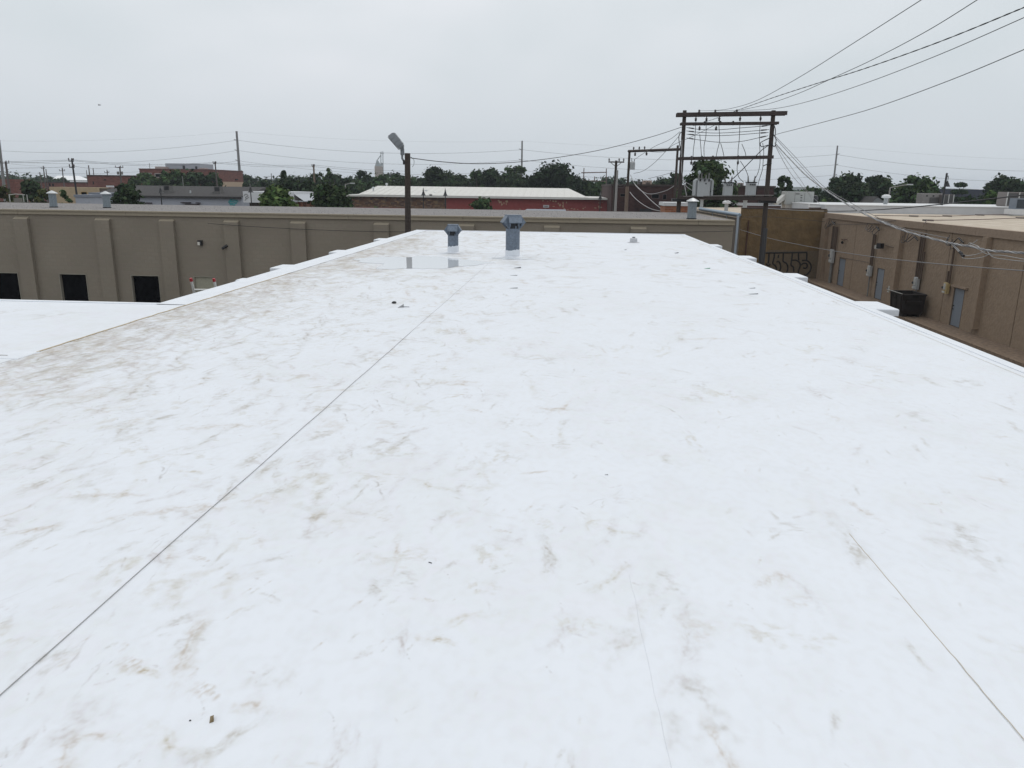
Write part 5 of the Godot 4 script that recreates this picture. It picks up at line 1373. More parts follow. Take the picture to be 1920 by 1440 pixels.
# ---------------------------------------------------------------- trees
func trees():
	var dk := Vector3(0.036, 0.056, 0.028)
	var md := Vector3(0.050, 0.080, 0.034)
	var br := Vector3(0.072, 0.112, 0.040)
	var ol := Vector3(0.070, 0.080, 0.032)
	# far left
	tree("bush", Vector3(-53.33, 0, -72.00), 6.75, 3.82, 3, ol * 0.7, 0.28, 1800, "dark olive bush at the far left edge, behind the guard frame", "bush")
	tree("tree", Vector3(-61.92, 0, -88.00), 7.26, 2.84, 0, dk, 0.34, 1600, "dark round tree between the olive bushes at far left")
	tree("bush", Vector3(-55.03, 0, -80.00), 6.85, 2.40, 3, ol, 0.28, 1500, "yellow-green bush just left of the first capped roof pipe", "bush")
	tree("bush", Vector3(-43.39, 0, -66.00), 6.68, 1.35, 3, md, 0.2, 650, "small loose shrub just right of the first capped roof pipe", "bush")
	tree("tree", Vector3(-40.13, 0, -70.00), 7.10, 2.93, 0, dk, 0.27, 2600, "dark dense round tree just right of the second capped pipe")
	tree("tree", Vector3(-197.87, 0, -270.00), 9.84, 21.01, 0, dk * 1.15, 0.75, 1500, "broad dark tree on the skyline above the brick annex, far left")
	tree("tree", Vector3(-195.42, 0, -285.00), 9.36, 10.82, 0, dk * 1.15, 0.75, 1200, "dark tree on the skyline left of the bright white roof, the taller")
	tree("tree", Vector3(-182.08, 0, -275.00), 8.44, 7.61, 0, dk * 1.1, 0.75, 900, "low dark tree touching the left end of the bright white roof")
	tree("tree", Vector3(-171.01, 0, -260.00), 8.39, 4.16, 0, dk, 0.6, 600, "small round dark tree in front of the bright white roof")
	# before the office block
	tree("tree", Vector3(-82.97, 0, -152.00), 8.95, 6.32, 1, md, 0.5, 1600, "tree at the left end of the office block, with loose top")
	tree("tree", Vector3(-78.65, 0, -148.00), 8.04, 6.36, 0, md * 0.8, 0.5, 1800, "low spreading tree in front of the office block's left windows")
	tree("tree", Vector3(-76.13, 0, -150.00), 9.60, 5.98, 0, md, 0.5, 2000, "tallest tree in front of the office block, under the grey penthouse")
	tree("tree", Vector3(-71.30, 0, -149.00), 9.43, 5.71, 0, dk, 0.5, 2000, "dark tree in front of the office block, right of the tallest")
	tree("tree", Vector3(-68.75, 0, -151.00), 9.20, 4.28, 0, dk, 0.5, 1700, "dark tree at the right end of the row before the office block")
	tree("tree", Vector3(-64.11, 0, -165.00), 8.19, 4.29, 0, dk, 0.5, 900, "small dark tree behind the white shop's left half")
	tree("tree", Vector3(-66.11, 0, -160.00), 7.37, 1.58, 0, dk, 0.4, 300, "tiny dark tree at the foot of the tall pole by the office block")
	# behind the shop and the red hall
	tree("tree", Vector3(-23.82, 0, -64.00), 7.11, 3.11, 0, br, 0.26, 2800, "bright green bushy tree standing in front of the white shop")
	tree("tree", Vector3(-44.10, 0, -122.00), 9.45, 2.56, 2, dk * 0.85, 0.42, 1000, "tall narrow dark tree with feathery leaning top, behind the white shop")
	tree("tree", Vector3(-41.83, 0, -118.00), 7.99, 4.96, 0, dk * 0.8, 0.42, 2000, "dark mass of tree under the feathery narrow one")
	tree("tree", Vector3(-36.98, 0, -112.00), 7.69, 3.29, 0, dk * 0.8, 0.4, 1500, "dark tree between the feathery one and the big round bush")
	tree("tree", Vector3(-44.79, 0, -140.00), 9.19, 4.09, 1, dk, 0.34, 700, "loose dark-tipped tree left of the thin sky-showing tree", "tree")
	tree("tree", Vector3(-41.78, 0, -138.00), 10.46, 3.63, 1, md * 0.9, 0.34, 900, "tall thin see-through tree left of the silo")
	tree("tree", Vector3(-22.96, 0, -76.00), 7.24, 4.71, 0, md * 0.72, 0.3, 4200, "large dark green round tree at the left end of the stone wall")
	tree("tree", Vector3(-47.93, 0, -170.00), 8.77, 4.24, 0, dk, 0.5, 1200, "dark tree on the skyline right of the thin tree, beneath the street light")
	tree("tree", Vector3(-47.74, 0, -185.00), 10.78, 4.08, 0, dk * 0.9, 0.5, 1100, "pointed dark tree on the skyline just left of the silo")
	tree("tree", Vector3(-42.24, 0, -160.00), 8.41, 7.08, 0, md * 0.8, 0.5, 2000, "broad green tree low on the skyline under the silo")
	tree("tree", Vector3(-37.95, 0, -165.00), 9.81, 7.03, 0, md, 0.5, 2200, "rounded mid-green tree on the skyline between silo and light pole")
	tree("tree", Vector3(-32.27, 0, -162.00), 9.08, 6.66, 0, dk, 0.5, 2000, "low dark tree on the skyline directly behind the wooden light pole")
	tree("tree", Vector3(-27.91, 0, -170.00), 11.12, 6.71, 0, dk * 0.85, 0.5, 2100, "tall dark tree on the skyline right of the light pole")
	tree("tree", Vector3(-22.47, 0, -166.00), 9.46, 5.53, 0, dk, 0.5, 1700, "low dark tree in the dip of the skyline, right of the tall dark one")
	tree("tree", Vector3(-19.38, 0, -172.00), 10.81, 4.88, 1, md * 0.8, 0.45, 1500, "loose-crowned tree on the skyline with ragged top, left of the thin steel pole")
	tree("tree", Vector3(-16.74, 0, -176.00), 11.16, 6.41, 0, dk * 0.9, 0.5, 1900, "dark ragged tree on the skyline beside the loose-crowned one")
	tree("tree", Vector3(-11.05, 0, -172.00), 12.13, 6.69, 1, md, 0.5, 2600, "pale feathery tree behind the thin steel pole")
	tree("tree", Vector3(-10.21, 0, -168.00), 10.40, 6.77, 0, dk, 0.5, 2000, "dark undergrowth tree beneath the pale feathery one")
	tree("tree", Vector3(-2.81, 0, -160.00), 12.54, 11.29, 0, dk * 0.62, 0.5, 5200, "biggest, darkest round tree on the skyline, above the peeling red wall")
	tree("tree", Vector3(4.26, 0, -165.00), 8.80, 5.05, 0, md * 0.85, 0.5, 1500, "low green tree just right of the biggest dark tree")
	tree("tree", Vector3(6.87, 0, -150.00), 8.41, 4.19, 0, md * 0.8, 0.45, 1400, "low green tree behind the twin poles' left side")
	tree("bush", Vector3(-10.93, 0, -104.00), 5.90, 4.53, 3, md, 0.32, 1600, "green bush in front of the red wall", "bush")
	tree("bush", Vector3(-26.32, 0, -108.00), 4.42, 2.86, 3, br, 0.3, 500, "low green shrub at the foot of the stone wall", "bush")
	tree("tree", Vector3(18.54, 0, -150.00), 9.13, 3.35, 0, dk, 0.45, 1000, "dark tree on the maroon building's skyline, right of its air units")
	tree("tree", Vector3(19.90, 0, -146.00), 10.04, 3.25, 0, dk * 1.1, 0.45, 1100, "loose dark tree behind the frame's left leg", "tree")
	# behind the transformers and on the right
	tree("tree", Vector3(16.96, 0, -97.00), 10.82, 5.78, 0, md * 0.8, 0.4, 4200, "big green tree directly behind the transformer frame")
	tree("tree", Vector3(26.98, 0, -100.00), 9.08, 2.64, 1, dk, 0.36, 1300, "loose dark tree right of the big pole, with clumpy top")
	tree("tree", Vector3(39.31, 0, -130.00), 7.93, 5.18, 0, md * 0.85, 0.42, 1500, "low green tree behind the big grey air unit")
	tree("tree", Vector3(44.46, 0, -128.00), 9.93, 6.19, 0, dk * 0.85, 0.45, 3200, "broad dark tree right of the thin leaning steel pole")
	tree("tree", Vector3(49.88, 0, -131.00), 9.63, 5.98, 0, dk * 0.95, 0.45, 2800, "dark tree joined to the right of the broad dark one")
	tree("tree", Vector3(41.55, 0, -120.00), 8.33, 7.66, 0, dk * 0.7, 0.45, 2200, "low dark tree filling the foot of the broad dark one")
	tree("tree", Vector3(48.14, 0, -112.00), 9.50, 5.64, 0, md * 1.05, 0.4, 3600, "rounded brighter green tree left of the bell street lamp")
	tree("tree", Vector3(71.97, 0, -150.00), 9.58, 3.66, 4, dk, 0.45, 1300, "layered dark tree right of the bell street lamp")
	tree("tree", Vector3(72.25, 0, -135.00), 10.04, 6.61, 0, dk * 0.75, 0.45, 3400, "dark dome-shaped tree at the right edge")
	tree("bush", Vector3(51.99, 0, -100.00), 7.43, 3.37, 3, br, 0.34, 1500, "bright green bush below the dome-shaped tree at right", "bush")
	tree("bush", Vector3(51.03, 0, -104.00), 6.87, 4.57, 3, dk * 0.8, 0.36, 1200, "dark scrubby bush below the layered tree", "bush")
	tree("bush", Vector3(29.45, 0, -92.00), 6.35, 1.18, 3, br * 1.2, 0.24, 260, "small yellow-green shrub just right of the big grey air unit", "bush")
	# the far wood that closes the view
	var w := M.new()
	w.coloured = true
	var r := RandomNumberGenerator.new()
	r.seed = 8
	for i in 70:
		var x := -420.0 + i * 13.0 + r.randf_range(-5, 5)
		var zz := r.randf_range(-520, -430)
		if x > -330 and x < -60 and r.randf() < 0.35: continue
		var cm := crown(Vector3(x, 0, zz), r.randf_range(6.5, 9.5), r.randf_range(14, 22), 0, dk * 1.2, 1.3, 260, 900 + i)
		w.v.append_array(cm.v); w.n.append_array(cm.n); w.u.append_array(cm.u); w.c.append_array(cm.c)
	for i in 44:
		var x := lerpf(-100.0, 30.0, i / 43.0) + r.randf_range(-2, 2)
		var cm := crown(Vector3(x, 0, r.randf_range(-262, -232)), r.randf_range(8.8, 11.6), r.randf_range(10, 16), 0, dk * r.randf_range(0.85, 1.2), 0.6, 700, 1200 + i)
		w.v.append_array(cm.v); w.n.append_array(cm.n); w.u.append_array(cm.u); w.c.append_array(cm.c)
	var fo := solo("distant_wood", w, leafy("leaf", dk), "dark band of distant woods along the horizon", "trees", Vector3(0, 0, -470))
	fo.set_meta("kind", "stuff")

# ---------------------------------------------------------------- poles, lamps and wires
func bell_lamp(at: Vector3, h: float, label: String) -> Node3D:
	var o := thing("street_lamp", label, "street lamp", at, "black bell street lamps")
	var b := at
	part(o, "pole", tb([b, b + Vector3.UP * (h - 0.35)], 0.06, 0.045, 8), iron())
	var m := M.new()
	m.lathe(b + Vector3.UP * (h - 0.76), [Vector2(0.0, 0.06), Vector2(0.17, 0.05), Vector2(0.25, 0.0), Vector2(0.255, 0.02), Vector2(0.17, 0.12), Vector2(0.11, 0.3), Vector2(0.07, 0.42), Vector2(0.0, 0.44)], 14)
	part(o, "bell_shade", m, iron())
	m = M.new()
	m.lathe(b + Vector3.UP * (h - 0.3), [Vector2(0.05, -0.05), Vector2(0.09, 0.03), Vector2(0.05, 0.1), Vector2(0.02, 0.3), Vector2(0, 0.34)], 8)
	part(o, "finial", m, mat("lamp_grey", Vector3(0.12, 0.12, 0.12), 0.0, 1.0))
	return o

func power():
	var black := mat("wire_black", Vector3(0.02, 0.02, 0.022), 0.0, 1.0, 0.6)
	var alu := mat("wire_aluminium", Vector3(0.23, 0.23, 0.24), 0.0, 1.0, 0.5, 0.3)
	var pale := mat("wire_pale", Vector3(0.42, 0.42, 0.42), 0.0, 1.0, 0.5, 0.1)
	var W := wood()
	# wooden light pole
	var top := Vector3(-6.599, 8.573, -33.000)
	var foot := Vector3(top.x - 0.12, 0, -33)
	var o := thing("light_pole", "brown wooden pole with a grey floodlight on top, beyond the white roof's left edge", "light pole", foot)
	part(o, "pole", tb([foot, foot.lerp(top, 0.5), top], 0.15, 0.118, 12), W)
	part(o, "cap", tb([top, top + Vector3.UP * 0.03], 0.125, 0.11, 12), mat("grey_wood_end", Vector3(0.16, 0.14, 0.13), 0.2, 0.3))
	var gal := mat("lamp_galvanised", Vector3(0.19, 0.205, 0.22), 0.12, 0.6, 0.5, 0.3)
	var e := Vector3(-6.730, 8.241, -33.000); var e2 := Vector3(-6.828, 8.389, -33.000); var e3 := Vector3(-6.821, 8.688, -33.000)
	part(o, "arm", tb([e + Vector3(0.08, -0.02, 0), e, e2, e3], 0.045, 0.04, 8), gal)
	part(o, "clamp", bx(e + Vector3(-0.06, -0.1, -0.06), e + Vector3(0.04, 0.08, 0.06)), iron())
	part(o, "joint", bx(Vector3(-6.883, 8.519, -33.060), Vector3(-6.740, 8.771, -32.940)), gal)
	# the head: a shallow flared box, tilted
	var c0 := Vector3(-6.809, 8.731, -33.000); var c1 := Vector3(-7.310, 9.298, -33.000)
	var ax := (c1 - c0).normalized()
	var up := Vector3(-ax.y, ax.x, 0) * -1.0
	if up.y < 0: up = -up
	var L := c0.distance_to(c1)
	var hm := M.new()
	var prof := [[0.0, 0.09, 0.10], [0.14, 0.19, 0.20], [0.5, 0.23, 0.25], [0.93, 0.24, 0.27], [1.0, 0.16, 0.25]]
	for i in prof.size() - 1:
		var p: Array = prof[i]; var q: Array = prof[i + 1]
		var k := []
		for s in [p, q]:
			var c: Vector3 = c0 + ax * L * s[0]
			k.append_array([c + up * s[1] * 0.9 + Vector3(0, 0, s[2] * 0.55), c + up * s[1] * 0.9 - Vector3(0, 0, s[2] * 0.55), c - up * s[1] * 0.3 - Vector3(0, 0, s[2]), c - up * s[1] * 0.3 + Vector3(0, 0, s[2])])
		for j in 4: hm.quad(k[j], k[j + 4], k[(j + 1) % 4 + 4], k[(j + 1) % 4])
		if i == 0: hm.quad(k[0], k[1], k[2], k[3])
		if i == prof.size() - 2: hm.quad(k[7], k[6], k[5], k[4])
	var head := part(o, "lamp_head", hm, gal)
	hm = M.new()
	var g0 := c0 + ax * L * 0.1 - up * 0.1; var g1 := c0 + ax * L * 0.98 - up * 0.102
	hm.quad(g0 + Vector3(0, 0, -0.2), g1 + Vector3(0, 0, -0.24), g1 + Vector3(0, 0, 0.24), g0 + Vector3(0, 0, 0.2))
	part(head, "lens", hm, mat("smoked_pane", Vector3.ZERO))
	for s in [0.25, 0.5, 0.75]:
		hm = M.new()
		hm.tube([c0 + ax * L * s + up * 0.20 - Vector3(0, 0, 0.1), c0 + ax * L * s + up * 0.21 + Vector3(0, 0, 0.13), c0 + ax * L * s - up * 0.09 + Vector3(0, 0, 0.29)], 0.014, 0.014, 4)
		part(head, "rib", hm, gal)
	part(head, "photocell", tb([Vector3(-7.177, 9.257, -33.000), Vector3(-7.186, 9.362, -33.000)], 0.045, 0.045, 10), iron())
	wire("loose loop of wire at the top of the wooden light pole", smooth([Vector3(-6.447, 8.454, -32.900), Vector3(-6.315, 8.327, -32.900), Vector3(-6.319, 8.157, -32.900), Vector3(-6.388, 8.049, -32.900)], 5), 0.008, black, "", "wire_tail")
	wire("long sagging wire from the wooden light pole up to the transformer frame", smooth([Vector3(-6.490, 8.414, -33.000), Vector3(-5.746, 8.386, -37.000), Vector3(-4.426, 8.431, -41.000), Vector3(-2.386, 8.653, -44.000), Vector3(-0.051, 9.072, -47.000), Vector3(2.543, 9.663, -49.500), Vector3(5.356, 10.494, -52.000), Vector3(7.585, 11.273, -54.000)], 6), 0.018, black)

	# transformer frame
	var lt := Vector3(7.689, 12.307, -54.000); var lf := Vector3(7.715, 5.876, -54.000); var rt := Vector3(12.918, 12.157, -52.000); var rfoot := Vector3(13.181, 3.104, -52.000)
	lf.y = 0.0; lf.x = lt.x + 0.02; rfoot.y = 0; rfoot.x = rt.x + 0.12
	o = thing("power_structure", "tall two-legged brown wooden power frame with crossbeams and platform, right of centre", "power pole frame", Vector3((lf.x + rfoot.x) / 2, 0, -53))
	part(o, "leg", tb([lf, lf.lerp(lt, 0.5), lt], 0.165, 0.125, 10), W)
	part(o, "leg", tb([rfoot, rfoot.lerp(rt, 0.5), rt], 0.18, 0.13, 10), W)
	var beams := [[Vector3(7.144, 12.003, -53.800), Vector3(13.671, 11.970, -51.800), 0.24, 0.22], [Vector3(7.441, 11.441, -53.800), Vector3(13.220, 11.380, -51.800), 0.16, 0.2], [Vector3(7.481, 9.252, -53.800), Vector3(13.086, 9.338, -51.800), 0.19, 0.2]]
	var bw := mat("beam_wood", Vector3(0.055, 0.042, 0.038), 0.3, 0.8, 0.9)
	for b in beams:
		for s in [0.22, -0.25]:
			var d: Vector3 = b[1] - b[0]
			var m := M.new()
			m.cbox((b[0] + b[1]) / 2 + Vector3(0, 0, s), Vector3(d.length(), b[2], 0.11), Basis(Vector3.UP, atan2(-d.z, d.x)) * Basis(Vector3.BACK, atan2(d.y, Vector2(d.x, d.z).length())))
			part(o, "crossbeam", m, bw)
	var pa := Vector3(7.870, 6.810, -53.900); var pb := Vector3(13.236, 6.971, -51.900)
	for s in [0.5, -0.5]:
		var d := pb - pa
		var m := M.new()
		m.cbox((pa + pb) / 2 + Vector3(0, -0.13, s), Vector3(d.length() + 0.5, 0.24, 0.12), Basis(Vector3.UP, atan2(-d.z, d.x)))
		part(o, "platform_beam", m, bw)
	for i in 22:
		var c := pa.lerp(pb, (i + 0.5) / 22.0)
		part(o, "plank", bx(c + Vector3(-0.125, -0.01, -0.62), c + Vector3(0.125, 0.04, 0.62)), mat("grey_plank", Vector3(0.20, 0.19, 0.18), 0.2, 0.6))
	for f in [[lf, 0.19], [rfoot, 0.205]]:
		var c := Vector3(f[0].x, pa.y - 0.2, f[0].z)
		part(o, "bracket", bx(c + Vector3(-0.5, -0.12, -0.35), c + Vector3(0.5, 0.06, 0.35)), iron())
		part(o, "guard_sleeve", tb([Vector3(c.x, 2.2, c.z), Vector3(c.x, 4.9, c.z)], f[1], f[1] - 0.015, 10), mat("dull_sleeve", Vector3(0.045, 0.045, 0.048), 0.2, 0.5, 0.6))
	# insulators on its beams
	for p in [Vector3(8.456, 12.097, -52.900), Vector3(9.471, 12.104, -52.900), Vector3(10.835, 12.129, -52.900), Vector3(8.846, 11.399, -52.900), Vector3(9.845, 11.423, -52.900), Vector3(10.657, 11.429, -52.900), Vector3(8.164, 9.244, -52.900), Vector3(9.535, 9.275, -52.900), Vector3(11.158, 9.308, -52.900)]:
		insulator(o, p - Vector3.UP * 0.12, 1.0, 0.95)
	for p in [Vector3(8.241, 11.802, -52.700), Vector3(8.917, 11.807, -52.700), Vector3(9.724, 11.829, -52.700), Vector3(11.034, 11.854, -52.700), Vector3(12.322, 11.879, -52.700), Vector3(8.518, 11.251, -52.700), Vector3(9.567, 11.259, -52.700), Vector3(8.141, 9.120, -52.700), Vector3(11.127, 9.168, -52.700)]:
		insulator(o, p, -1.0, 0.95)
	# jumpers that drop from the top beam
	for q in [[Vector3(8.232, 11.697, -52.600), Vector3(8.240, 11.111, -52.600), Vector3(8.241, 10.391, -52.600), Vector3(8.202, 9.731, -52.600), Vector3(8.218, 9.267, -52.600)], [Vector3(8.907, 11.701, -52.600), Vector3(8.907, 11.247, -52.600), Vector3(8.936, 10.627, -52.600), Vector3(8.866, 9.969, -52.600), Vector3(8.935, 9.275, -52.600)], [Vector3(9.715, 11.707, -52.600), Vector3(9.717, 11.253, -52.600), Vector3(9.792, 10.732, -52.600), Vector3(9.828, 10.274, -52.600), Vector3(9.733, 9.746, -52.600), Vector3(9.682, 9.316, -52.600)], [Vector3(11.024, 11.717, -52.600), Vector3(11.040, 11.133, -52.600), Vector3(11.068, 10.416, -52.600), Vector3(11.050, 9.825, -52.600), Vector3(11.075, 9.330, -52.600)], [Vector3(12.309, 11.758, -52.600), Vector3(12.304, 11.273, -52.600), Vector3(12.347, 10.427, -52.600), Vector3(12.465, 9.509, -52.600), Vector3(12.508, 8.848, -52.600), Vector3(12.407, 8.281, -52.600), Vector3(12.205, 7.877, -52.600)], [Vector3(11.089, 9.164, -52.600), Vector3(11.088, 8.566, -52.600), Vector3(11.207, 8.166, -52.600), Vector3(11.344, 7.967, -52.600), Vector3(11.600, 7.769, -52.600)], [Vector3(11.247, 9.100, -52.600), Vector3(11.553, 8.704, -52.600), Vector3(11.798, 8.240, -52.600), Vector3(11.855, 7.973, -52.600)], [Vector3(12.567, 10.233, -52.600), Vector3(12.683, 9.709, -52.600), Vector3(12.698, 9.181, -52.600), Vector3(12.702, 8.584, -52.600), Vector3(12.570, 7.982, -52.600), Vector3(12.483, 7.443, -52.600), Vector3(12.429, 6.903, -52.600)], [Vector3(8.540, 10.722, -52.600), Vector3(8.662, 9.967, -52.600), Vector3(8.764, 9.273, -52.600)], [Vector3(9.901, 10.209, -52.600), Vector3(10.073, 9.749, -52.600), Vector3(10.212, 9.288, -52.600)], [Vector3(11.259, 10.156, -52.600), Vector3(11.504, 9.665, -52.600), Vector3(11.603, 9.302, -52.600)]]:
		part(o, "jumper", tb(smooth(q, 5), 0.020, 0.020, 5), black)
	# four bus wires between the legs, dead-ended with strain insulators
	for q in [[[Vector3(7.837, 11.227, -53.800), Vector3(8.584, 11.091, -53.440), Vector3(9.723, 11.042, -53.080), Vector3(11.065, 11.142, -52.720), Vector3(12.250, 11.223, -52.360), Vector3(12.755, 11.264, -52.000)]], [[Vector3(7.852, 11.010, -53.800), Vector3(8.597, 10.909, -53.440), Vector3(9.738, 10.845, -53.080), Vector3(11.086, 10.898, -52.720), Vector3(12.239, 10.980, -52.360), Vector3(12.747, 11.008, -52.000)]], [[Vector3(7.866, 10.809, -53.800), Vector3(8.611, 10.726, -53.440), Vector3(9.751, 10.680, -53.080), Vector3(11.100, 10.734, -52.720), Vector3(12.254, 10.819, -52.360), Vector3(12.730, 10.831, -52.000)]], [[Vector3(7.882, 10.574, -53.800), Vector3(8.457, 10.458, -53.440), Vector3(9.782, 10.283, -53.080), Vector3(11.136, 10.309, -52.720), Vector3(12.279, 10.543, -52.360), Vector3(12.715, 10.638, -52.000)]]]:
		var pts: Array = q[0]
		part(o, "bus_wire", tb(smooth(pts, 5), 0.018, 0.018, 5), black)
		for s in [[0, 1], [pts.size() - 1, pts.size() - 2]]:
			var a: Vector3 = pts[s[0]]; var b: Vector3 = pts[s[1]]
			var dd := (b - a).normalized()
			part(o, "strain_insulator", tb([a + dd * 0.15, a + dd * 0.32, a + dd * 0.5], 0.035, 0.05, 6), porcelain())
	for q in [[Vector3(12.911, 10.129, -51.800), Vector3(12.411, 9.801, -51.800), Vector3(11.805, 9.145, -51.800), Vector3(11.193, 8.484, -51.800), Vector3(10.636, 7.917, -51.800), Vector3(10.318, 7.682, -51.800)], [Vector3(12.949, 10.772, -51.800), Vector3(13.184, 10.389, -51.800), Vector3(13.125, 9.970, -51.800), Vector3(12.905, 10.193, -51.800)], [Vector3(12.875, 10.515, -51.800), Vector3(12.556, 10.383, -51.800), Vector3(12.243, 10.187, -51.800), Vector3(12.330, 9.962, -51.800), Vector3(12.719, 10.063, -51.800)], [Vector3(7.492, 10.887, -51.800), Vector3(7.168, 10.724, -51.800), Vector3(7.127, 10.335, -51.800), Vector3(7.311, 9.589, -51.800)], [Vector3(13.055, 8.963, -51.800), Vector3(12.698, 8.861, -51.800), Vector3(12.507, 8.761, -51.800)], [Vector3(13.006, 11.220, -51.800), Vector3(13.099, 10.933, -51.800), Vector3(13.100, 10.581, -51.800)]]:
		part(o, "lead", tb(smooth(q, 5), 0.028, 0.028, 5), black)
	part(o, "guy_wire", tb([Vector3(7.580, 10.448, -53.700), Vector3(7.694, 8.483, -53.700), Vector3(7.912, 7.626, -53.600), Vector3(8.273, 6.247, -53.500), Vector3(8.370, 5.658, -53.400)], 0.03), pale)
	# transformers
	var tg := mat("transformer_grey", Vector3(0.40, 0.42, 0.43), 0.05, 1.0, 0.45)
	var dkm := iron()
	var a := Vector3(9.089, 6.841, -53.200)
	o = thing("transformer", "large finned grey transformer, leftmost of the three on the platform", "transformer", a)
	var m := M.new()
	m.bevel(a + Vector3(-0.42, 0, -0.4), a + Vector3(0.42, 1.02, 0.4), 0.06)
	part(o, "tank", m, tg)
	part(o, "tank_lid", bx(a + Vector3(-0.34, 1.0, -0.34), a + Vector3(0.34, 1.14, 0.34)), mat("lid_grey", Vector3(0.28, 0.29, 0.30), 0.1, 1.0))
	for s in [-1.0, 1.0]:
		for k in 3:
			part(o, "fin", tb([a + Vector3(0.56 * s, 0.05, -0.25 + k * 0.25), a + Vector3(0.56 * s, 1.0, -0.25 + k * 0.25), a + Vector3(0.42 * s, 1.08, -0.25 + k * 0.25)], 0.085, 0.085, 6), tg)
	for k in 4:
		var p := a + Vector3(-0.36 + k * 0.24, 1.12, -0.1 if k % 2 else 0.2)
		part(o, "bushing", tb([p, p + Vector3(0.0, 0.26 + 0.12 * (k % 2), 0)], 0.05, 0.035, 8), mat("bushing_grey", Vector3(0.17, 0.165, 0.16), 0.1, 1.0, 0.3))
	m = M.new()
	m.lathe(a + Vector3(-0.3, 1.42, 0), [Vector2(0.02, -0.3), Vector2(0.03, 0.0), Vector2(0.09, 0.04), Vector2(0.1, 0.14), Vector2(0.06, 0.22), Vector2(0, 0.24)], 10)
	part(o, "gauge", m, mat("glass_grey", Vector3(0.42, 0.46, 0.48), 0.0, 1.0, 0.3))
	part(o, "name_plate", bx(a + Vector3(0.06, 0.78, 0.4), a + Vector3(0.16, 0.86, 0.415)), dkm)
	for k in 3:
		part(o, "lug", bx(a + Vector3(-0.32 + k * 0.28, 0.96, 0.4), a + Vector3(-0.22 + k * 0.28, 1.12, 0.47)), dkm)
	var second: Node3D
	for i in 2:
		a = [Vector3(10.635, 6.876, -52.800), Vector3(12.022, 6.913, -52.400)][i]
		if i == 1:
			copy(second, "transformer", a, 0.06, "small grey box transformer, rightmost of the three on the platform", "small grey transformers on the platform")
			break
		o = thing("transformer", "small grey box transformer in the middle of the platform", "transformer", a, "small grey transformers on the platform")
		second = o
		m = M.new()
		m.bevel(a + Vector3(-0.28, 0, -0.28), a + Vector3(0.28, 0.84, 0.28), 0.04)
		part(o, "tank", m, tg)
		part(o, "tank_lid", bx(a + Vector3(-0.31, 0.84, -0.31), a + Vector3(0.31, 0.9, 0.31)), dkm)
		for k in 3:
			part(o, "port", tb([a + Vector3(-0.12 + k * 0.13, 0.72, 0.27), a + Vector3(-0.12 + k * 0.13, 0.72, 0.36)], 0.045, 0.04, 8), dkm)
		for s in [-0.2, 0.18]:
			part(o, "bushing", tb([a + Vector3(s, 0.88, 0), a + Vector3(s * 1.1, 1.05, 0), a + Vector3(s * 1.2, 1.26, 0)], 0.06, 0.035, 8), mat("bushing_grey", Vector3.ZERO))
		for s in [-0.22, 0.22]:
			part(o, "foot", bx(a + Vector3(s - 0.05, -0.03, -0.28), a + Vector3(s + 0.05, 0.02, 0.28)), dkm)

	# smaller gantry behind
	var g0t := Vector3(5.463, 10.527, -70.000); var g1t := Vector3(9.024, 10.733, -66.000)
	o = thing("wooden_gantry", "smaller wooden pole gantry with one beam, left of the transformer frame", "power pole frame", Vector3(g0t.x, 0, -70))
	var gm := 5.406; var gn := 8.956
	part(o, "leg", tb([Vector3(gm, 0, -70), g0t], 0.14, 0.10, 8), W)
	part(o, "leg", tb([Vector3(gn + 0.1, 0, -66), g1t], 0.125, 0.09, 8), W)
	part(o, "lower_leg", tb([Vector3(gm, 0, -69.9), Vector3(5.402, 7.439, -69.900)], 0.16, 0.155, 8), mat("weathered_wood", Vector3(0.17, 0.125, 0.095), 0.25, 0.8))
	m = M.new()
	var ba := Vector3(5.338, 10.406, -69.800); var bb := Vector3(9.188, 10.414, -65.800)
	m.tube([ba, bb], 0.11, 0.11, 4)
	part(o, "crossbeam", m, bw)
	for p in [Vector3(5.724, 10.462, -69.000), Vector3(6.197, 10.489, -69.000), Vector3(6.647, 10.515, -69.000)]: insulator(o, p, 1.0, 0.9)
	for p in [Vector3(5.868, 10.311, -69.000), Vector3(6.836, 10.364, -69.000)]: insulator(o, p, -1.0, 1.1)
	var pt := Vector3(5.735, 8.872, -69.500)
	var can := thing("pole_transformer", "grey can transformer hung on the smaller gantry's left pole", "transformer", pt)
	m = M.new()
	m.lathe(pt, [Vector2(0, 0), Vector2(0.2, 0.0), Vector2(0.22, 0.05), Vector2(0.22, 0.55), Vector2(0.23, 0.58), Vector2(0.12, 0.66), Vector2(0, 0.68)], 14)
	part(can, "tank", m, tg)
	part(can, "bushing", tb([pt + Vector3(-0.06, 0.62, 0.05), pt + Vector3(-0.1, 0.95, 0.05)], 0.04, 0.03, 6), porcelain())
	part(can, "bushing", tb([pt + Vector3(0.1, 0.6, 0.05), pt + Vector3(0.16, 0.82, 0.05)], 0.04, 0.03, 6), porcelain())
	part(can, "bracket", bx(pt + Vector3(-0.3, 0.12, -0.05), pt + Vector3(-0.15, 0.45, 0.05)), dkm)
	# double pole with short crossarm
	o = pole("utility_pole", "brown pole with braced crossarm and pale pole beside it, left of the smaller gantry", Vector3(4.978, 9.960, -80.000), Vector3(4.906, 5.147, -80.000), 0.2, W, [[0.15, 0.78, 0.0]])
	for s in [-1.0, 1.0]:
		part(o, "brace", tb([Vector3(4.937, 9.874, -79.700) + Vector3(0.6 * s, -0.05, 0), Vector3(4.962, 9.340, -79.700)], 0.03), W)
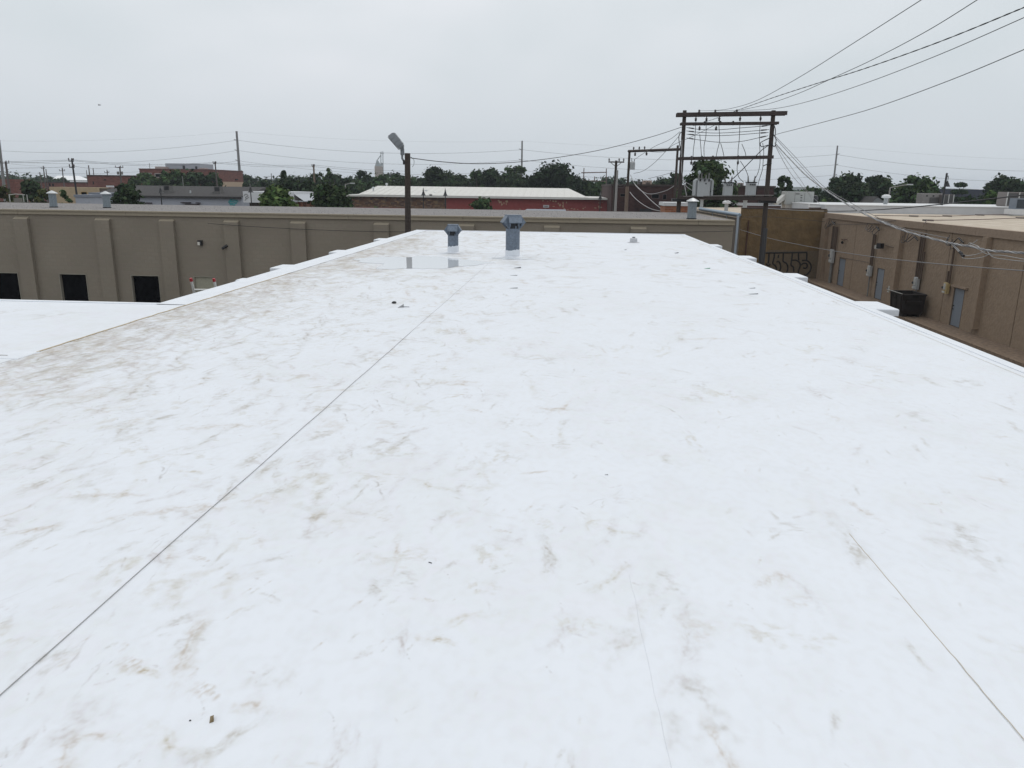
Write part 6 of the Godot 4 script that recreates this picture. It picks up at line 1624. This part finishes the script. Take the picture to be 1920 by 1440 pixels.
	part(o, "second_pole", tb([Vector3(5.073, 5.056, -79.600), Vector3(5.101, 9.033, -79.600)], 0.13, 0.1, 7), mat("pole_steel_pale", Vector3(0.30, 0.29, 0.28), 0.15, 1.0, 0.7))
	# far steel gantry
	o = thing("steel_gantry", "thin far steel gantry above the trees, right of the biggest dark tree", "power pole frame", Vector3(6.247, 7.550, -170.000) * Vector3(1, 0, 1))
	for q in [[Vector3(3.867, 7.520, -170.000), Vector3(3.843, 11.359, -170.000)], [Vector3(8.680, 7.581, -170.000), Vector3(8.576, 11.303, -170.000)], [Vector3(3.313, 10.370, -170.000), Vector3(8.722, 10.541, -170.000)], [Vector3(3.823, 8.731, -170.000), Vector3(8.689, 8.680, -170.000)], [Vector3(6.148, 8.649, -170.000), Vector3(6.165, 9.637, -170.000)]]:
		part(o, "bar", tb(q, 0.12, 0.1, 5), mat("rusty_pipe", Vector3.ZERO))

	# tall steel transmission poles and their wires
	var S := steel()
	var tops := [Vector3(-175.379, 18.658, -225.000), Vector3(-96.406, 22.026, -230.000), Vector3(-12.995, 20.371, -235.000), Vector3(78.854, 20.136, -240.000), Vector3(161.460, 17.134, -245.000)]
	var names := ["", "tall grey steel transmission pole beside the brick office block", "thin tall steel transmission pole against the feathery tree, centre", "thin leaning-looking steel transmission pole right of the transformer frame"]
	for i in range(1, 4):
		var t: Vector3 = tops[i]
		o = thing("transmission_pole", names[i], "utility pole", Vector3(t.x + 0.05, 0, t.z), "tall steel transmission poles")
		part(o, "pole", tb([Vector3(t.x + 0.05, 0, t.z), t], 0.52 if i == 1 else 0.34, 0.32 if i == 1 else 0.22, 8), S)
		for d in [2.6, 5.5, 8.4]:
			part(o, "bracket", tb([t - Vector3.UP * d, t + Vector3(-0.9 if i < 3 else 0.7, 0.35 - d, 0.3)], 0.11, 0.08, 5), S)
	o = pole("transmission_pole", "grey steel transmission pole cut by the left edge of the picture", Vector3(-88.463, 13.402, -120.000), Vector3(-89.022, 3.826, -120.000), 0.28, S, [], "utility pole", "tall steel transmission poles")
	var spans := ["left of the office block's tall pole", "between office block's pole and thin centre pole", "between thin centre pole and right-hand steel pole", "right of the right-hand steel pole"]
	for i in 4:
		for k in 4:
			var d: float = [0.1, 2.5, 5.4, 8.3][k]
			var p: Vector3 = tops[i] - Vector3.UP * d; var q: Vector3 = tops[i + 1] - Vector3.UP * d
			wire(["faint topmost", "second highest", "third", "lowest"][k] + " far transmission wire " + spans[i], sag(p, q, [1.2, 2.2, 2.4, 2.4][k]), [0.012, 0.034, 0.034, 0.03][k], steel(), "far transmission wires")
	# wooden distribution poles across the left of the town
	var far_wood := mat("far_pole_wood", Vector3(0.10, 0.085, 0.08), 0.2, 1.0)
	var dp := [
		[Vector3(-57.765, 9.806, -90.000), Vector3(-57.615, 4.822, -90.000), 0.15, iron(), [[0.25, 0.3, 0.0], [0.95, 0.3, 0.0]], "dark leaning pole in front of the beige block"],
		[Vector3(-80.569, 9.891, -110.000), Vector3(-80.729, 4.507, -110.000), 0.22, far_wood, [[0.2, 0.75, 0.1]], "wooden pole with crossarm and cutouts beside the steel pole at the far left edge"],
		[Vector3(-129.548, 10.858, -190.000), Vector3(-129.670, 7.142, -190.000), 0.2, far_wood, [[0.6, 0.5, 0.0]], "slender pole above the low red terrace, leftmost of a close pair"],
		[Vector3(-128.967, 10.099, -190.000), Vector3(-129.133, 7.019, -190.000), 0.16, far_wood, [], "short slender pole, right one of the close pair above the red terrace"],
		[Vector3(-103.161, 8.889, -150.000), Vector3(-103.148, 6.351, -150.000), 0.16, far_wood, [], "short bare pole standing before the red terrace at left"],
		[Vector3(-118.147, 10.299, -180.000), Vector3(-118.331, 6.596, -180.000), 0.18, far_wood, [[0.7, 0.7, 0.0]], "pole with short crossarm standing before the bright white roof"],
		[Vector3(-114.727, 11.013, -185.000), Vector3(-114.927, 7.908, -185.000), 0.2, far_wood, [], "slender tall pole at the left corner of the brick hall"],
		[Vector3(-116.744, 10.490, -190.000), Vector3(-117.001, 7.937, -190.000), 0.16, far_wood, [], "second slender pole over the left corner of the brick hall"],
		[Vector3(-124.763, 10.102, -200.000), Vector3(-124.916, 7.814, -200.000), 0.14, far_wood, [], "shortest slender pole left of the brick hall's corner"],
		[Vector3(-113.230, 10.148, -190.000), Vector3(-113.427, 7.979, -190.000), 0.16, far_wood, [[0.7, 0.6, 0.0]], "small crossed pole over the middle of the brick hall"],
		[Vector3(-80.948, 9.987, -140.000), Vector3(-81.242, 6.225, -140.000), 0.2, far_wood, [[0.2, 0.75, 0.0]], "pole with crossarm and transformers over the brick hall"],
		[Vector3(-129.125, 12.970, -240.000), Vector3(-129.281, 10.733, -240.000), 0.14, S, [], "thin mast on the office block's roof line, left of the penthouse"],
		[Vector3(-56.322, 10.618, -125.000), Vector3(-56.162, 6.800, -125.000), 0.17, far_wood, [[0.3, 0.25, 0.0]], "grey wooden pole in front of the office block's right end"],
		[Vector3(-69.372, 8.345, -140.000), Vector3(-69.345, 6.564, -140.000), 0.1, S, [], "thin grey post among the trees before the office block"],
		[Vector3(-36.963, 10.096, -115.000), Vector3(-37.016, 6.795, -115.000), 0.2, mat("weathered_wood", Vector3.ZERO), [[0.3, 0.2, 0.0]], "pale wooden pole rising through the loose tree left of the silo"],
		[Vector3(-158.555, 12.688, -420.000), Vector3(-158.686, 8.511, -420.000), 0.35, far_wood, [[1.6, 1.8, 0.0]], "distant crossed pole right of the office block"],
		[Vector3(-153.498, 10.814, -400.000), Vector3(-153.557, 7.892, -400.000), 0.3, far_wood, [[0.3, 1.6, 0.0]], "distant short crossed pole beside the other, right of the office block"]]
	for q in dp:
		o = pole("utility_pole", q[5], q[0], q[1], q[2], q[3], q[4], "utility pole", "wooden poles across the town")
		if q[5].contains("transformers"):
			for s in [-0.35, 0.38]:
				var c: Vector3 = q[0] + Vector3(s, -1.45, 0.2)
				part(o, "transformer_can", tb([c, c + Vector3.UP * 0.55], 0.2, 0.2, 8), mat("bushing_grey", Vector3.ZERO))
	var lines := [
		["upper wire from the far-left crossarm pole to the dark leaning pole", [Vector3(-80.454, 9.855, -110.000), Vector3(-68.890, 9.802, -100.000), Vector3(-57.781, 9.686, -90.000)]],
		["lower wire from the far-left crossarm pole to the dark leaning pole", [Vector3(-79.828, 9.751, -110.000), Vector3(-68.920, 9.601, -100.000), Vector3(-57.956, 9.594, -90.000)]],
		["third wire from the far-left pole down to the close pair above the red terrace", [Vector3(-79.851, 9.603, -110.000), Vector3(-105.647, 10.173, -150.000), Vector3(-129.566, 10.731, -190.000)]],
		["upper wire running right from the dark leaning pole to the pole before the office block", [Vector3(-57.679, 9.717, -90.000), Vector3(-58.343, 9.595, -101.667), Vector3(-57.762, 9.862, -113.333), Vector3(-56.333, 10.494, -125.000)]],
		["second wire running right from the dark leaning pole to the pole before the office block", [Vector3(-57.565, 9.598, -90.000), Vector3(-58.362, 9.426, -101.667), Vector3(-57.785, 9.636, -113.333), Vector3(-56.164, 10.413, -125.000)]],
		["lower wire from the dark leaning pole past the brick hall", [Vector3(-57.520, 8.967, -90.000), Vector3(-70.214, 9.159, -115.000), Vector3(-81.009, 9.893, -140.000)]],
		["low wire from the far-left pole to the dark leaning pole's lower arm", [Vector3(-80.111, 8.971, -110.000), Vector3(-68.290, 8.937, -100.000), Vector3(-57.654, 8.936, -90.000)]],
		["upper wire from the office block pole to the pale wooden pole", [Vector3(-56.241, 10.536, -125.000), Vector3(-46.773, 10.050, -120.000), Vector3(-36.967, 10.021, -115.000)]],
		["lower wire from the office block pole to the pale wooden pole", [Vector3(-56.167, 10.372, -125.000), Vector3(-46.790, 9.812, -120.000), Vector3(-36.979, 9.794, -115.000)]],
		["upper wire running right from the pale wooden pole behind the silo", [Vector3(-36.967, 10.021, -115.000), Vector3(-35.301, 9.900, -126.667), Vector3(-33.795, 9.876, -138.333), Vector3(-30.475, 9.918, -150.000)]],
		["lower wire running right from the pale wooden pole behind the silo", [Vector3(-36.899, 9.795, -115.000), Vector3(-35.311, 9.651, -126.667), Vector3(-33.807, 9.514, -138.333), Vector3(-30.486, 9.428, -150.000)]],
		["wire drooping in front of the trees before the office block", [Vector3(-67.850, 7.613, -120.000), Vector3(-64.005, 7.338, -120.000), Vector3(-61.410, 7.530, -120.000), Vector3(-59.478, 8.035, -120.000)]],
		["wire from the gantry's can transformer drooping to the twin poles, upper", [Vector3(5.368, 8.423, -69.500), Vector3(5.269, 7.812, -72.125), Vector3(5.129, 7.513, -74.750), Vector3(4.986, 7.841, -77.375), Vector3(4.953, 8.218, -80.000)]],
		["wire drooping from the gantry to the twin poles, lower", [Vector3(5.348, 7.886, -69.500), Vector3(5.351, 7.441, -73.000), Vector3(5.257, 7.344, -76.500), Vector3(5.121, 7.445, -80.000)]],
		["pale heavy cable drooping from the smaller gantry to its right pole", [Vector3(5.597, 8.426, -69.500), Vector3(5.953, 7.667, -68.917), Vector3(6.380, 7.184, -68.333), Vector3(6.970, 6.886, -67.750), Vector3(7.532, 6.898, -67.167), Vector3(8.418, 7.173, -66.583), Vector3(9.012, 7.608, -66.000)]],
		["pale cable from the smaller gantry down to the orange brick block, upper", [Vector3(6.003, 7.670, -69.500), Vector3(6.487, 7.016, -67.000), Vector3(7.011, 6.325, -64.500), Vector3(7.815, 5.568, -62.000)]],
		["pale cable from the smaller gantry down to the orange brick block, lower", [Vector3(5.624, 6.991, -69.500), Vector3(5.901, 6.522, -67.625), Vector3(6.419, 6.038, -65.750), Vector3(6.979, 5.709, -63.875), Vector3(7.774, 5.568, -62.000)]],
		["thin wire from the gantry's left pole up to the transformer frame's left leg, upper", [Vector3(5.808, 9.671, -69.500), Vector3(6.880, 10.486, -64.333), Vector3(7.450, 10.761, -59.167), Vector3(7.466, 10.970, -54.000)]],
		["thin wire from the can transformer up to the frame's left leg, curving", [Vector3(5.865, 8.562, -69.500), Vector3(6.264, 8.668, -65.625), Vector3(6.674, 9.148, -61.750), Vector3(7.074, 9.883, -57.875), Vector3(7.447, 10.734, -54.000)]],
		["faint wire from the gantry beam to the frame's upper left", [Vector3(6.863, 10.386, -69.500), Vector3(7.894, 10.207, -65.625), Vector3(8.081, 10.528, -61.750), Vector3(8.956, 10.953, -57.875), Vector3(9.861, 11.491, -54.000)]],
		["faint low wire from the gantry region to the frame's left leg", [Vector3(7.126, 8.131, -69.500), Vector3(7.333, 8.288, -61.750), Vector3(7.386, 8.451, -54.000)]]]
	for q in lines:
		wire(q[0], smooth(q[1], 5), 0.026 if q[0].begins_with("pale") else 0.016, pale if q[0].begins_with("pale") else black, "")
	# lines that come over the viewer's right shoulder
	var overhead := [
		["steepest overhead wire, crossing the top edge left of the others", [Vector3(9.800, 12.411, -54.986), Vector3(9.960, 12.110, -50.513), Vector3(10.120, 11.952, -44.373), Vector3(10.280, 12.204, -37.285), Vector3(10.440, 12.586, -31.319), Vector3(10.600, 12.944, -26.226)], 0.013],
		["overhead wire second from the left along the top edge", [Vector3(11.000, 12.211, -52.376), Vector3(11.133, 11.949, -46.178), Vector3(11.267, 11.910, -40.589), Vector3(11.400, 12.028, -36.395), Vector3(11.533, 12.168, -32.042), Vector3(11.667, 12.418, -28.005), Vector3(11.800, 12.738, -25.281)], 0.013],
		["heavy twisted overhead cable reaching the right edge near the top corner", [Vector3(11.000, 12.654, -71.470), Vector3(11.200, 12.490, -61.508), Vector3(11.400, 12.479, -55.613), Vector3(11.600, 12.377, -47.018), Vector3(11.800, 12.250, -39.968), Vector3(12.000, 12.137, -34.379), Vector3(12.200, 12.120, -28.340), Vector3(12.400, 12.238, -23.840)], 0.026],
		["overhead wire just below the heavy twisted one at the right edge", [Vector3(11.800, 14.109, -73.586), Vector3(12.000, 12.702, -58.001), Vector3(12.200, 11.986, -49.207), Vector3(12.400, 11.756, -42.603), Vector3(12.600, 11.754, -35.887), Vector3(12.800, 11.922, -29.594), Vector3(13.000, 12.192, -24.905)], 0.013],
		["lowest of the overhead wires, from the frame's right leg to the right edge", [Vector3(13.400, 10.773, -52.771), Vector3(13.650, 10.855, -44.559), Vector3(13.900, 10.983, -37.888), Vector3(14.150, 11.338, -31.526), Vector3(14.400, 11.724, -27.280)], 0.015]]
	for q in overhead:
		var p: Array = smooth(q[1], 6)
		var d: Vector3 = (p[-1] - p[-2]).normalized()
		p.append(p[-1] + d * 8.0); p.append(p[-1] + d * 10.0)
		if q[2] > 0.02:
			o = thing("overhead_wire", q[0], "wire", p[0])
			for s in 2:
				var tw := []
				for i in p.size() - 1:
					for j in 5:
						var u: float = (i * 5 + j) * 0.8 + PI * s
						tw.append(p[i].lerp(p[i + 1], j / 5.0) + Vector3(cos(u), sin(u), 0) * 0.009)
				part(o, "strand", tb(tw, 0.013, 0.013, 5), black)
		else:
			wire(q[0], p, q[2], black)
	# the twisted service cable that sags across the stucco wall
	var sc: Array = smooth([Vector3(13.150, 10.198, -51.852), Vector3(13.088, 9.123, -48.004), Vector3(13.025, 8.010, -43.808), Vector3(12.963, 7.055, -39.053), Vector3(12.900, 6.418, -35.217), Vector3(12.838, 6.037, -32.072), Vector3(12.775, 5.870, -30.141), Vector3(12.713, 5.763, -28.219), Vector3(12.650, 5.685, -26.159), Vector3(12.588, 5.691, -25.017), Vector3(12.525, 5.656, -23.889), Vector3(12.463, 5.699, -22.845), Vector3(12.400, 5.743, -21.832)], 6)
	var dl: Vector3 = (sc[-1] - sc[-2]).normalized()
	for i in 6: sc.append(sc[-1] + (dl + Vector3.UP * 0.03 * i) * 2.0)
	o = thing("service_cable", "thick twisted grey service cable sagging from the frame across the stucco wall", "cable", sc[0])
	var run := 0.0
	var strands := [[], [], []]
	for i in sc.size() - 1:
		var len: float = sc[i].distance_to(sc[i + 1])
		for j in 8:
			var u := (run + len * j / 8.0) * TAU / 1.1
			for s in 3:
				strands[s].append(sc[i].lerp(sc[i + 1], j / 8.0) + Vector3(cos(u + s * TAU / 3), sin(u + s * TAU / 3), 0) * 0.021)
		run += len
	for s in 3:
		part(o, "strand", tb(strands[s], 0.0165, 0.0165, 5), [alu, pale, alu][s])
	for q in [[Vector3(12.650, 5.698, -26.340), Vector3(12.650, 5.557, -25.942), Vector3(12.650, 5.430, -25.627), Vector3(12.650, 5.389, -25.311), Vector3(12.650, 5.469, -24.752), Vector3(12.650, 5.632, -24.125)], [Vector3(12.650, 5.703, -26.522), Vector3(12.650, 5.577, -26.124), Vector3(12.650, 5.408, -25.688)], [Vector3(12.650, 5.380, -25.611), Vector3(12.650, 5.291, -25.481), Vector3(12.650, 5.320, -24.961), Vector3(12.650, 5.421, -24.363), Vector3(12.650, 5.554, -23.922)], [Vector3(12.650, 5.664, -25.398), Vector3(12.650, 5.775, -25.235), Vector3(12.650, 5.756, -25.034), Vector3(12.650, 5.715, -24.703), Vector3(12.650, 5.599, -24.542)], [Vector3(12.650, 5.727, -25.220), Vector3(12.650, 5.808, -24.987), Vector3(12.650, 5.900, -24.825)], [Vector3(12.650, 5.679, -24.755), Vector3(12.650, 5.577, -24.412), Vector3(12.650, 5.518, -23.970), Vector3(12.650, 5.560, -23.292), Vector3(12.650, 5.549, -22.222)], [Vector3(12.650, 5.627, -24.184), Vector3(12.650, 5.472, -23.779), Vector3(12.650, 5.466, -22.986), Vector3(12.650, 5.492, -22.205)]]:
		part(o, "loose_wire", tb(smooth(q, 6), 0.011, 0.011, 5), pale)
	for q in [Vector3(12.600, 5.448, -25.597), Vector3(12.600, 5.391, -25.477)]:
		part(o, "connector", tb([q + Vector3(0, 0.02, -0.05), q + Vector3(0, -0.03, 0.1)], 0.045, 0.045, 8), black)
	# the other cables over the lot
	var others := [
		["pale cable crossing low over the lot, from the downspout to the right edge", [Vector3(14.600, 4.098, -66.507), Vector3(14.575, 3.993, -56.934), Vector3(14.550, 4.059, -49.120), Vector3(14.525, 4.166, -43.199), Vector3(14.500, 4.338, -37.250), Vector3(14.475, 4.532, -32.760), Vector3(14.450, 4.758, -28.499), Vector3(14.425, 4.956, -25.233), Vector3(14.400, 5.133, -22.886)], 0.017, alu],
		["dark cable rising from the stucco building's far roof corner to the right edge", [Vector3(20.600, 5.733, -64.161), Vector3(20.400, 5.951, -57.229), Vector3(20.200, 6.311, -49.593), Vector3(20.000, 6.669, -43.720), Vector3(19.800, 6.974, -39.051), Vector3(19.600, 7.240, -35.251), Vector3(19.400, 7.456, -32.424)], 0.03, black],
		["upper of two cables fanning from the frame's right leg down to the stucco coping", [Vector3(13.200, 10.598, -52.065), Vector3(14.433, 9.399, -51.775), Vector3(15.667, 7.548, -49.298), Vector3(16.900, 6.561, -47.539), Vector3(18.133, 5.815, -46.692), Vector3(19.367, 5.356, -47.219), Vector3(20.600, 5.064, -47.890)], 0.016, alu],
		["lower of two cables fanning from the frame's right leg, beside the upper", [Vector3(13.200, 10.499, -52.029), Vector3(14.483, 9.209, -51.883), Vector3(15.767, 7.391, -49.558), Vector3(17.050, 6.401, -47.909), Vector3(18.333, 5.775, -47.839), Vector3(19.617, 5.223, -46.322), Vector3(20.900, 4.885, -43.891)], 0.016, alu],
		["thin drop wire from the frame's right leg to the big grey air unit", [Vector3(13.175, 10.072, -51.900), Vector3(16.160, 8.768, -59.267), Vector3(19.232, 7.780, -66.633), Vector3(23.303, 6.154, -74.000)], 0.016, alu],
		["second thin drop wire to the roof by the big grey air unit", [Vector3(13.208, 10.072, -51.900), Vector3(16.503, 8.771, -59.267), Vector3(19.583, 7.699, -66.633), Vector3(22.662, 6.336, -74.000)], 0.014, alu],
		["dark wire along the ochre wall at half height into the corner", [Vector3(14.444, 5.146, -65.200), Vector3(16.533, 5.198, -65.200), Vector3(18.672, 5.082, -65.200), Vector3(20.384, 4.939, -65.200), Vector3(21.497, 4.829, -65.200)], 0.014, black],
		["pale wire along the top of the ochre wall", [Vector3(16.522, 5.849, -65.400), Vector3(18.660, 5.753, -65.400), Vector3(21.209, 5.706, -65.400)], 0.02, pale],
		["dark wire under the coping along the stucco wall's far end", [Vector3(21.200, 4.740, -64.258), Vector3(21.200, 4.951, -59.151), Vector3(21.200, 5.183, -55.202), Vector3(21.200, 5.535, -51.809)], 0.016, black],
		["thin wire sloping across the stucco wall's far panels to the middle meter", [Vector3(21.300, 2.350, -61.626), Vector3(21.300, 2.420, -58.574), Vector3(21.300, 2.493, -55.716)], 0.014, black],
		["pale cable sagging from the frame's left leg to the large transformer, upper", [Vector3(7.886, 7.797, -53.500), Vector3(8.684, 7.465, -54.625), Vector3(9.698, 7.048, -55.750), Vector3(10.773, 6.761, -56.875), Vector3(12.120, 6.353, -58.000)], 0.02, pale],
		["pale cable sagging from the frame's left leg, left of the large transformer", [Vector3(7.823, 7.693, -53.500), Vector3(8.160, 7.388, -53.500), Vector3(8.600, 7.118, -53.500)], 0.022, pale],
		["dark heavy cable from the large transformer up to the frame's right leg", [Vector3(9.391, 7.097, -53.000), Vector3(9.959, 7.343, -52.800), Vector3(10.483, 7.620, -52.600)], 0.022, black]]
	for q in others:
		wire(q[0], smooth(q[1], 6), q[2], q[3], "")

	# street lamps
	var bl := [[Vector3(-14.459, 7.092, -80.000), "black bell street lamp in front of the stone wall, left of two"], [Vector3(-12.202, 7.069, -80.000), "black bell street lamp at the joint of stone and red wall"], [Vector3(-37.940, 7.062, -72.000), "black street lamp before the grey shed's roof vents"], [Vector3(-28.459, 7.268, -70.000), "black street lamp before the white shop"]]
	for i in 4:
		var q: Array = bl[i]
		bell_lamp(Vector3(q[0].x + 0.02, 0, q[0].z), q[0].y, q[1])
	var l5 := Vector3(3.725, 6.886, -84.000)
	bell_lamp(Vector3(l5.x, 0, l5.z), l5.y, "black street lamp at the right end of the peeling red wall")
	# tall black lamp whose bell hangs from an arm
	var tt := Vector3(34.630, 9.013, -75.000)
	o = thing("bell_arm_lamp", "tall black lamp post with bell shade hung at its right, among trees at right", "street lamp", Vector3(tt.x - 0.1, 0, tt.z))
	part(o, "pole", tb([Vector3(tt.x - 0.1, 0, tt.z), tt], 0.13, 0.09, 8), iron())
	part(o, "arm", tb(smooth([tt - Vector3.UP * 0.45, tt + Vector3(0.15, -0.25, 0.0), tt + Vector3(0.18, -0.6, 0)], 5), 0.03), iron())
	m = M.new()
	m.lathe(tt + Vector3(0.17, -1.2, 0), [Vector2(0.0, 0.08), Vector2(0.2, 0.05), Vector2(0.28, 0.0), Vector2(0.18, 0.2), Vector2(0.08, 0.42), Vector2(0, 0.6)], 12)
	part(o, "bell_shade", m, iron())
	# cobra-head street lights
	for q in [[Vector3(41.689, 7.800, -105.000), Vector3(41.643, 5.593, -105.000), Vector3(44.095, 8.228, -105.000), "grey street light with short arm in front of the trees at right"], [Vector3(54.320, 7.426, -120.000), Vector3(54.628, 5.831, -120.000), Vector3(53.104, 7.978, -120.000), "grey street light with bent arm behind the brown-grey air unit"], [Vector3(-36.565, 7.313, -130.000), Vector3(-36.578, 5.933, -130.000), Vector3(-35.339, 7.543, -130.000), "grey street light in front of dark trees at the red hall's left end"]]:
		o = thing("cobra_street_light", q[3], "street light", q[1] * Vector3(1, 0, 1))
		part(o, "pole", tb([Vector3(q[1].x, 0, q[1].z), q[0]], 0.13, 0.09, 7), mat("pole_steel_pale", Vector3.ZERO))
		var dir: Vector3 = q[2] - q[0]
		part(o, "arm", tb([q[0], q[0] + dir * 0.6 + Vector3.UP * 0.05, q[2]], 0.06), mat("pole_steel_pale", Vector3.ZERO))
		m = M.new()
		m.cbox(q[2], Vector3(0.7, 0.14, 0.3))
		part(o, "lamp_head", m, mat("bright_zinc", Vector3.ZERO))
	# a bird
	var bp := Vector3(-35.743, 12.960, -60.000)
	o = thing("bird", "tiny dark bird flying alone in the sky at upper left", "bird", bp)
	m = M.new()
	m.lathe(bp, [Vector2(0, -0.08), Vector2(0.03, -0.03), Vector2(0.035, 0.03), Vector2(0, 0.1)], 6)
	part(o, "body", tb([bp + Vector3(-0.12, 0, 0), bp, bp + Vector3(0.09, 0.01, 0)], 0.03, 0.02, 6), iron())
	m = M.new()
	m.tri(bp + Vector3(-0.05, 0.01, 0), bp + Vector3(0.05, 0.01, 0), bp + Vector3(-0.06, 0.07, 0.16)); m.tri(bp + Vector3(-0.05, 0.01, 0), bp + Vector3(0.05, 0.01, 0), bp + Vector3(-0.06, 0.06, -0.16))
	part(o, "wing", m, iron())
